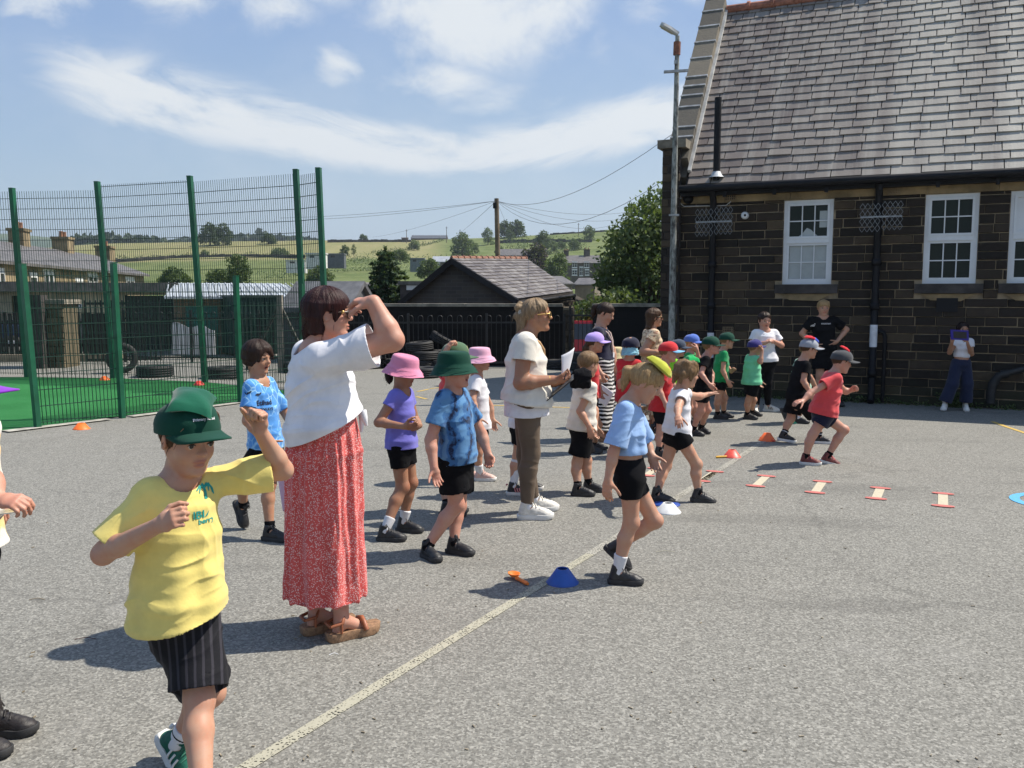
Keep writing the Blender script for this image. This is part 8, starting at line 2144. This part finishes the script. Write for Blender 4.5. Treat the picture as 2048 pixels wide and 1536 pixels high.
# --- woman in white by the wall
Y = 12.3
p = person('woman in a white t-shirt and black leggings smiling in front of the stone wall', 1.42, Y, -80, (1529, 641, 0), (1530, 662), (1529, 724), [(1503, 690, -.02), (1530, 686, -.16), (1538, 682, -.18)], [(1563, 691, -.02), (1546, 682, -.16), (1538, 679, -.18)], [(1516, 768, -.03), (1514, 822, .02), (1510, 827, -.14)], [(1536, 768, -.03), (1527, 822), (1558, 824)], cat='adult', hh=.226, hyaw=-82, hpitch=6, build=1.14, armf=1.1, mouth=.03, sk=SK_PINK, hair=dict(style='lowpony', mat=H_DK), rhand=('hold', None), lhand=('hold', None), top=dict(mat=C_WHITE, sleeve=.62, loose=.028, flare=.018, sloose=.026, hem=.02, wr=.010), bottom=dict(kind='leggings', mat=C_BLACK, length=.94, loose=.004), shoes=dict(mat=M_SHOEW, sole=M_SOLEW, stripes=M_SHOEB))
lanyard(p, C_BLACK, .26, M_CLIP, .006)
sheet_thing('clipboard', 'black clipboard tucked under the arm of the woman in white by the wall', 'clipboard', [at(1544, 688, Y - .10), at(1558, 690, Y - .02), at(1556, 716, Y - .02), at(1543, 717, Y - .10)], M_CLIP, .012)
# --- man in black
Y = 13.0
p = person('fair haired young man in black sportswear standing with hands on hips', 1.56, Y, -94, (1647, 616, 0), (1646, 636), (1650, 702), [(1604, 667, .04), (1628, 690, -.06), (1636, 694, -.08)], [(1693, 659, .04), (1674, 683, -.07), (1664, 690, -.09)], [(1640, 752, -.03), (1636, 806, .03), (1634, 812, -.15)], [(1668, 752, -.03), (1670, 808, .03), (1680, 812, -.12)], cat='adult', tbl=MAN, hh=.222, hyaw=-96, hpitch=2, sk=SK_FAIR, hair=dict(style='short', mat=H_BLOND, fringe=.08, vol=.015), rhand=('open', A(.3, .3, .6)), lhand=('open', A(-.3, .6, .5)), top=dict(mat=C_BLACK, sleeve=.66, loose=.02, flare=.012, hem=.0, sloose=.03), bottom=dict(length=.72, loose=.028, flare=.02), socks=(.3, C_SOCKW), shoes=dict(mat=M_BOOT, sole=M_SOLEB))
ux = A(1, 0, 0); bars = ([(-.035, -.02), (-.022, -.02), (-.012, -.002), (-.020, .004), (-.014, -.02), (-.001, -.02), (.010, .006), (0, .014), (.006, -.02), (.020, -.02), (.030, .022), (.018, .026)], [(0, 1, 2, 3), (4, 5, 6, 7), (8, 9, 10, 11)])
decal(p.top, p.topPQ, bars, at(1633, 651, Y - .2), ux, ZU, M_PAPER, 'sports_mark', .004)
decal(p.top, p.topPQ, text_poly('KICKSTART', .026), at(1657, 648, Y - .2), ux, ZU, M_PAPER, 'lettering', .004)
# --- child behind the grey cap runner
p = person('child in a pale green t-shirt almost hidden behind the runner in the grey cap', 1.2, 11.2, 5, (1614, 700, 0), (1603, 721), (1600, 780), [(1598, 750, -.05), (1605, 765, -.05)], [(1612, 750, .05), (1615, 765, .05)], [(1606, 812, -.03), (1588, 846), (1615, 848)], [(1590, 800, .06), (1560, 818, .1), (1568, 836, .1)], hair=dict(style='short', mat=H_LTBR), top=dict(mat=m_cloth((.34, .50, .38)), loose=.03, flare=.02), bottom=dict(), socks=(.2, C_SOCKW), shoes=BLK)
# --- grey cap runner
Y = 9.7
p = person('boy in a grey cap and black kit running behind the boy in coral', 1.24, Y, 4, (1618, 698, 0), (1606, 724), (1594, 797), [(1607, 762, -.05), (1622, 788, -.10), (1627, 797, -.1)], [(1620, 755, .12), (1632, 775, .14)], [(1640, 838, -.04), (1627, 886), (1661, 888)], [(1581, 838, .06), (1555, 880, .02), (1588, 886, .0)], hh=.205, hpitch=4, sk=SK_FAIR, hair=dict(style='short', mat=H_BROWN), hat=dict(kind='cap', mat=C_GREY), top=dict(mat=C_BLACK, loose=.024, flare=.018, hem=-.04), bottom=dict(length=.74, loose=.028, flare=.022), socks=(.30, C_BLACK, C_SOCKW), shoes=dict(mat=M_SHOEB, sole=M_SOLEW))
headbag(p, 'red bean bag on the grey cap of the runner in black', C_BEANR, -.04, .05, .625, .060, .055, .016, 6, 20, 0, .006)
headbag(p, 'blue bean bag on the grey cap of the runner in black', C_BEANB, .24, .0, .55, .045, .05, .016, 22)
# --- coral runner
Y = 8.45
p = person('boy in a coral red t-shirt and charcoal cap running to the right', 1.23, Y, 2, (1683, 724, 0), (1667, 748), (1646, 828), [(1621, 786, -.06), (1606, 802, -.12), (1598, 803, -.14)], [(1691, 783, .12), (1701, 781, .10), (1706, 779, .09)], [(1625, 869, -.05), (1600, 928), (1644, 932)], [(1688, 860, .06), (1640, 924, .06), (1683, 936, .04)], hh=.208, hpitch=10, sk=SK_PINK, hair=dict(style='short', mat=H_BROWN), hat=dict(kind='cap', mat=C_CHAR, tilt=4), rhand=('relaxed', A(0, .3, -.9)), lhand=('fist', A(-.3, -.4, -.3)), top=dict(mat=C_CORAL, sleeve=.52, loose=.030, flare=.022, hem=-.02, sloose=.032, wr=.014), bottom=dict(mat=C_NAVY, length=.48, loose=.02, flare=.015), socks=(.18, C_BLACK), shoes=dict(mat=M_SHOER, sole=M_SOLEW, lace=mat((.5, .03, .05), .7, .2, 60)))
headbag(p, 'red bean bag standing on the charcoal cap of the boy in coral', C_BEANR, .04, 0, .63, .052, .036, .014, 22, 25, 0, .003)
# --- girl with tablet
Y = 12.45
p = person('girl in a white crop top and wide navy jeans filming with a tablet', 1.3, Y, -92, (1926, 659, 0), (1927, 679), (1922, 727), [(1899, 705, -.04), (1904, 684, -.22), (1906, 674, -.25)], [(1943, 708, -.04), (1936, 690, -.22), (1934, 681, -.25)], [(1905, 768, -.03), (1891, 812, .06), (1887, 820, -.06)], [(1934, 768, -.03), (1929, 812, .06), (1932, 820, -.06)], hh=.20, hyaw=-98, hair=dict(style='long', mat=H_BLACK), sk=SK_WARM, rhand=('hold', A(.8, .4, .1)), lhand=('hold', A(-.8, .4, .1)), top=dict(mat=C_WHITE, sleeve=.45, loose=.010, flare=.008, hem=.26), bottom=dict(kind='trousers', mat=C_DENIM, length=.95, loose=.008, flare=.024, waist=.18), shoes=dict(mat=M_SHOEW, sole=M_SOLEW))
m = MB(); a, b, c, d = at(1902, 659, Y - .30), at(1937, 661, Y - .30), at(1938, 681, Y - .27), at(1903, 679, Y - .27); nn = nrm(np.cross(b - a, d - a)); t_ = thing('tablet', 'tablet in a purple blue case held up by the girl in the crop top', 'tablet', a)
m.prism([a, b, c, d], A(0, .022, 0)); m.build('case', mat((.035, .025, .30), .6, .15, 9), t_)
m = MB(); k = lambda f, g: lerp(lerp(a, b, f), lerp(d, c, f), g) - A(0, .004, 0); m.prism([k(.12, .16), k(.88, .16), k(.88, .84), k(.12, .84)], A(0, .003, 0)); m.build('back_panel', mat((.02, .02, .025), .4, .1, 9), t_)
# ================================================================== air between here and the far hills
def haze():
    m = bpy.data.materials.new('haze'); m.use_nodes = True; t = NT(m.node_tree); t.n.remove(t.n['Principled BSDF'])
    v = t.new('ShaderNodeVolumePrincipled'); v.inputs['Color'].default_value = (.72, .82, .95, 1); v.inputs['Density'].default_value = .00022; v.inputs['Anisotropy'].default_value = .2
    t.link(v.outputs[0], t.n['Material Output'].inputs['Volume'])
    b = MB(); b.box((-9000, -62, -12), (9000, 6600, 260)); o = b.build('haze', m); tag(o, kind='stuff')
haze()
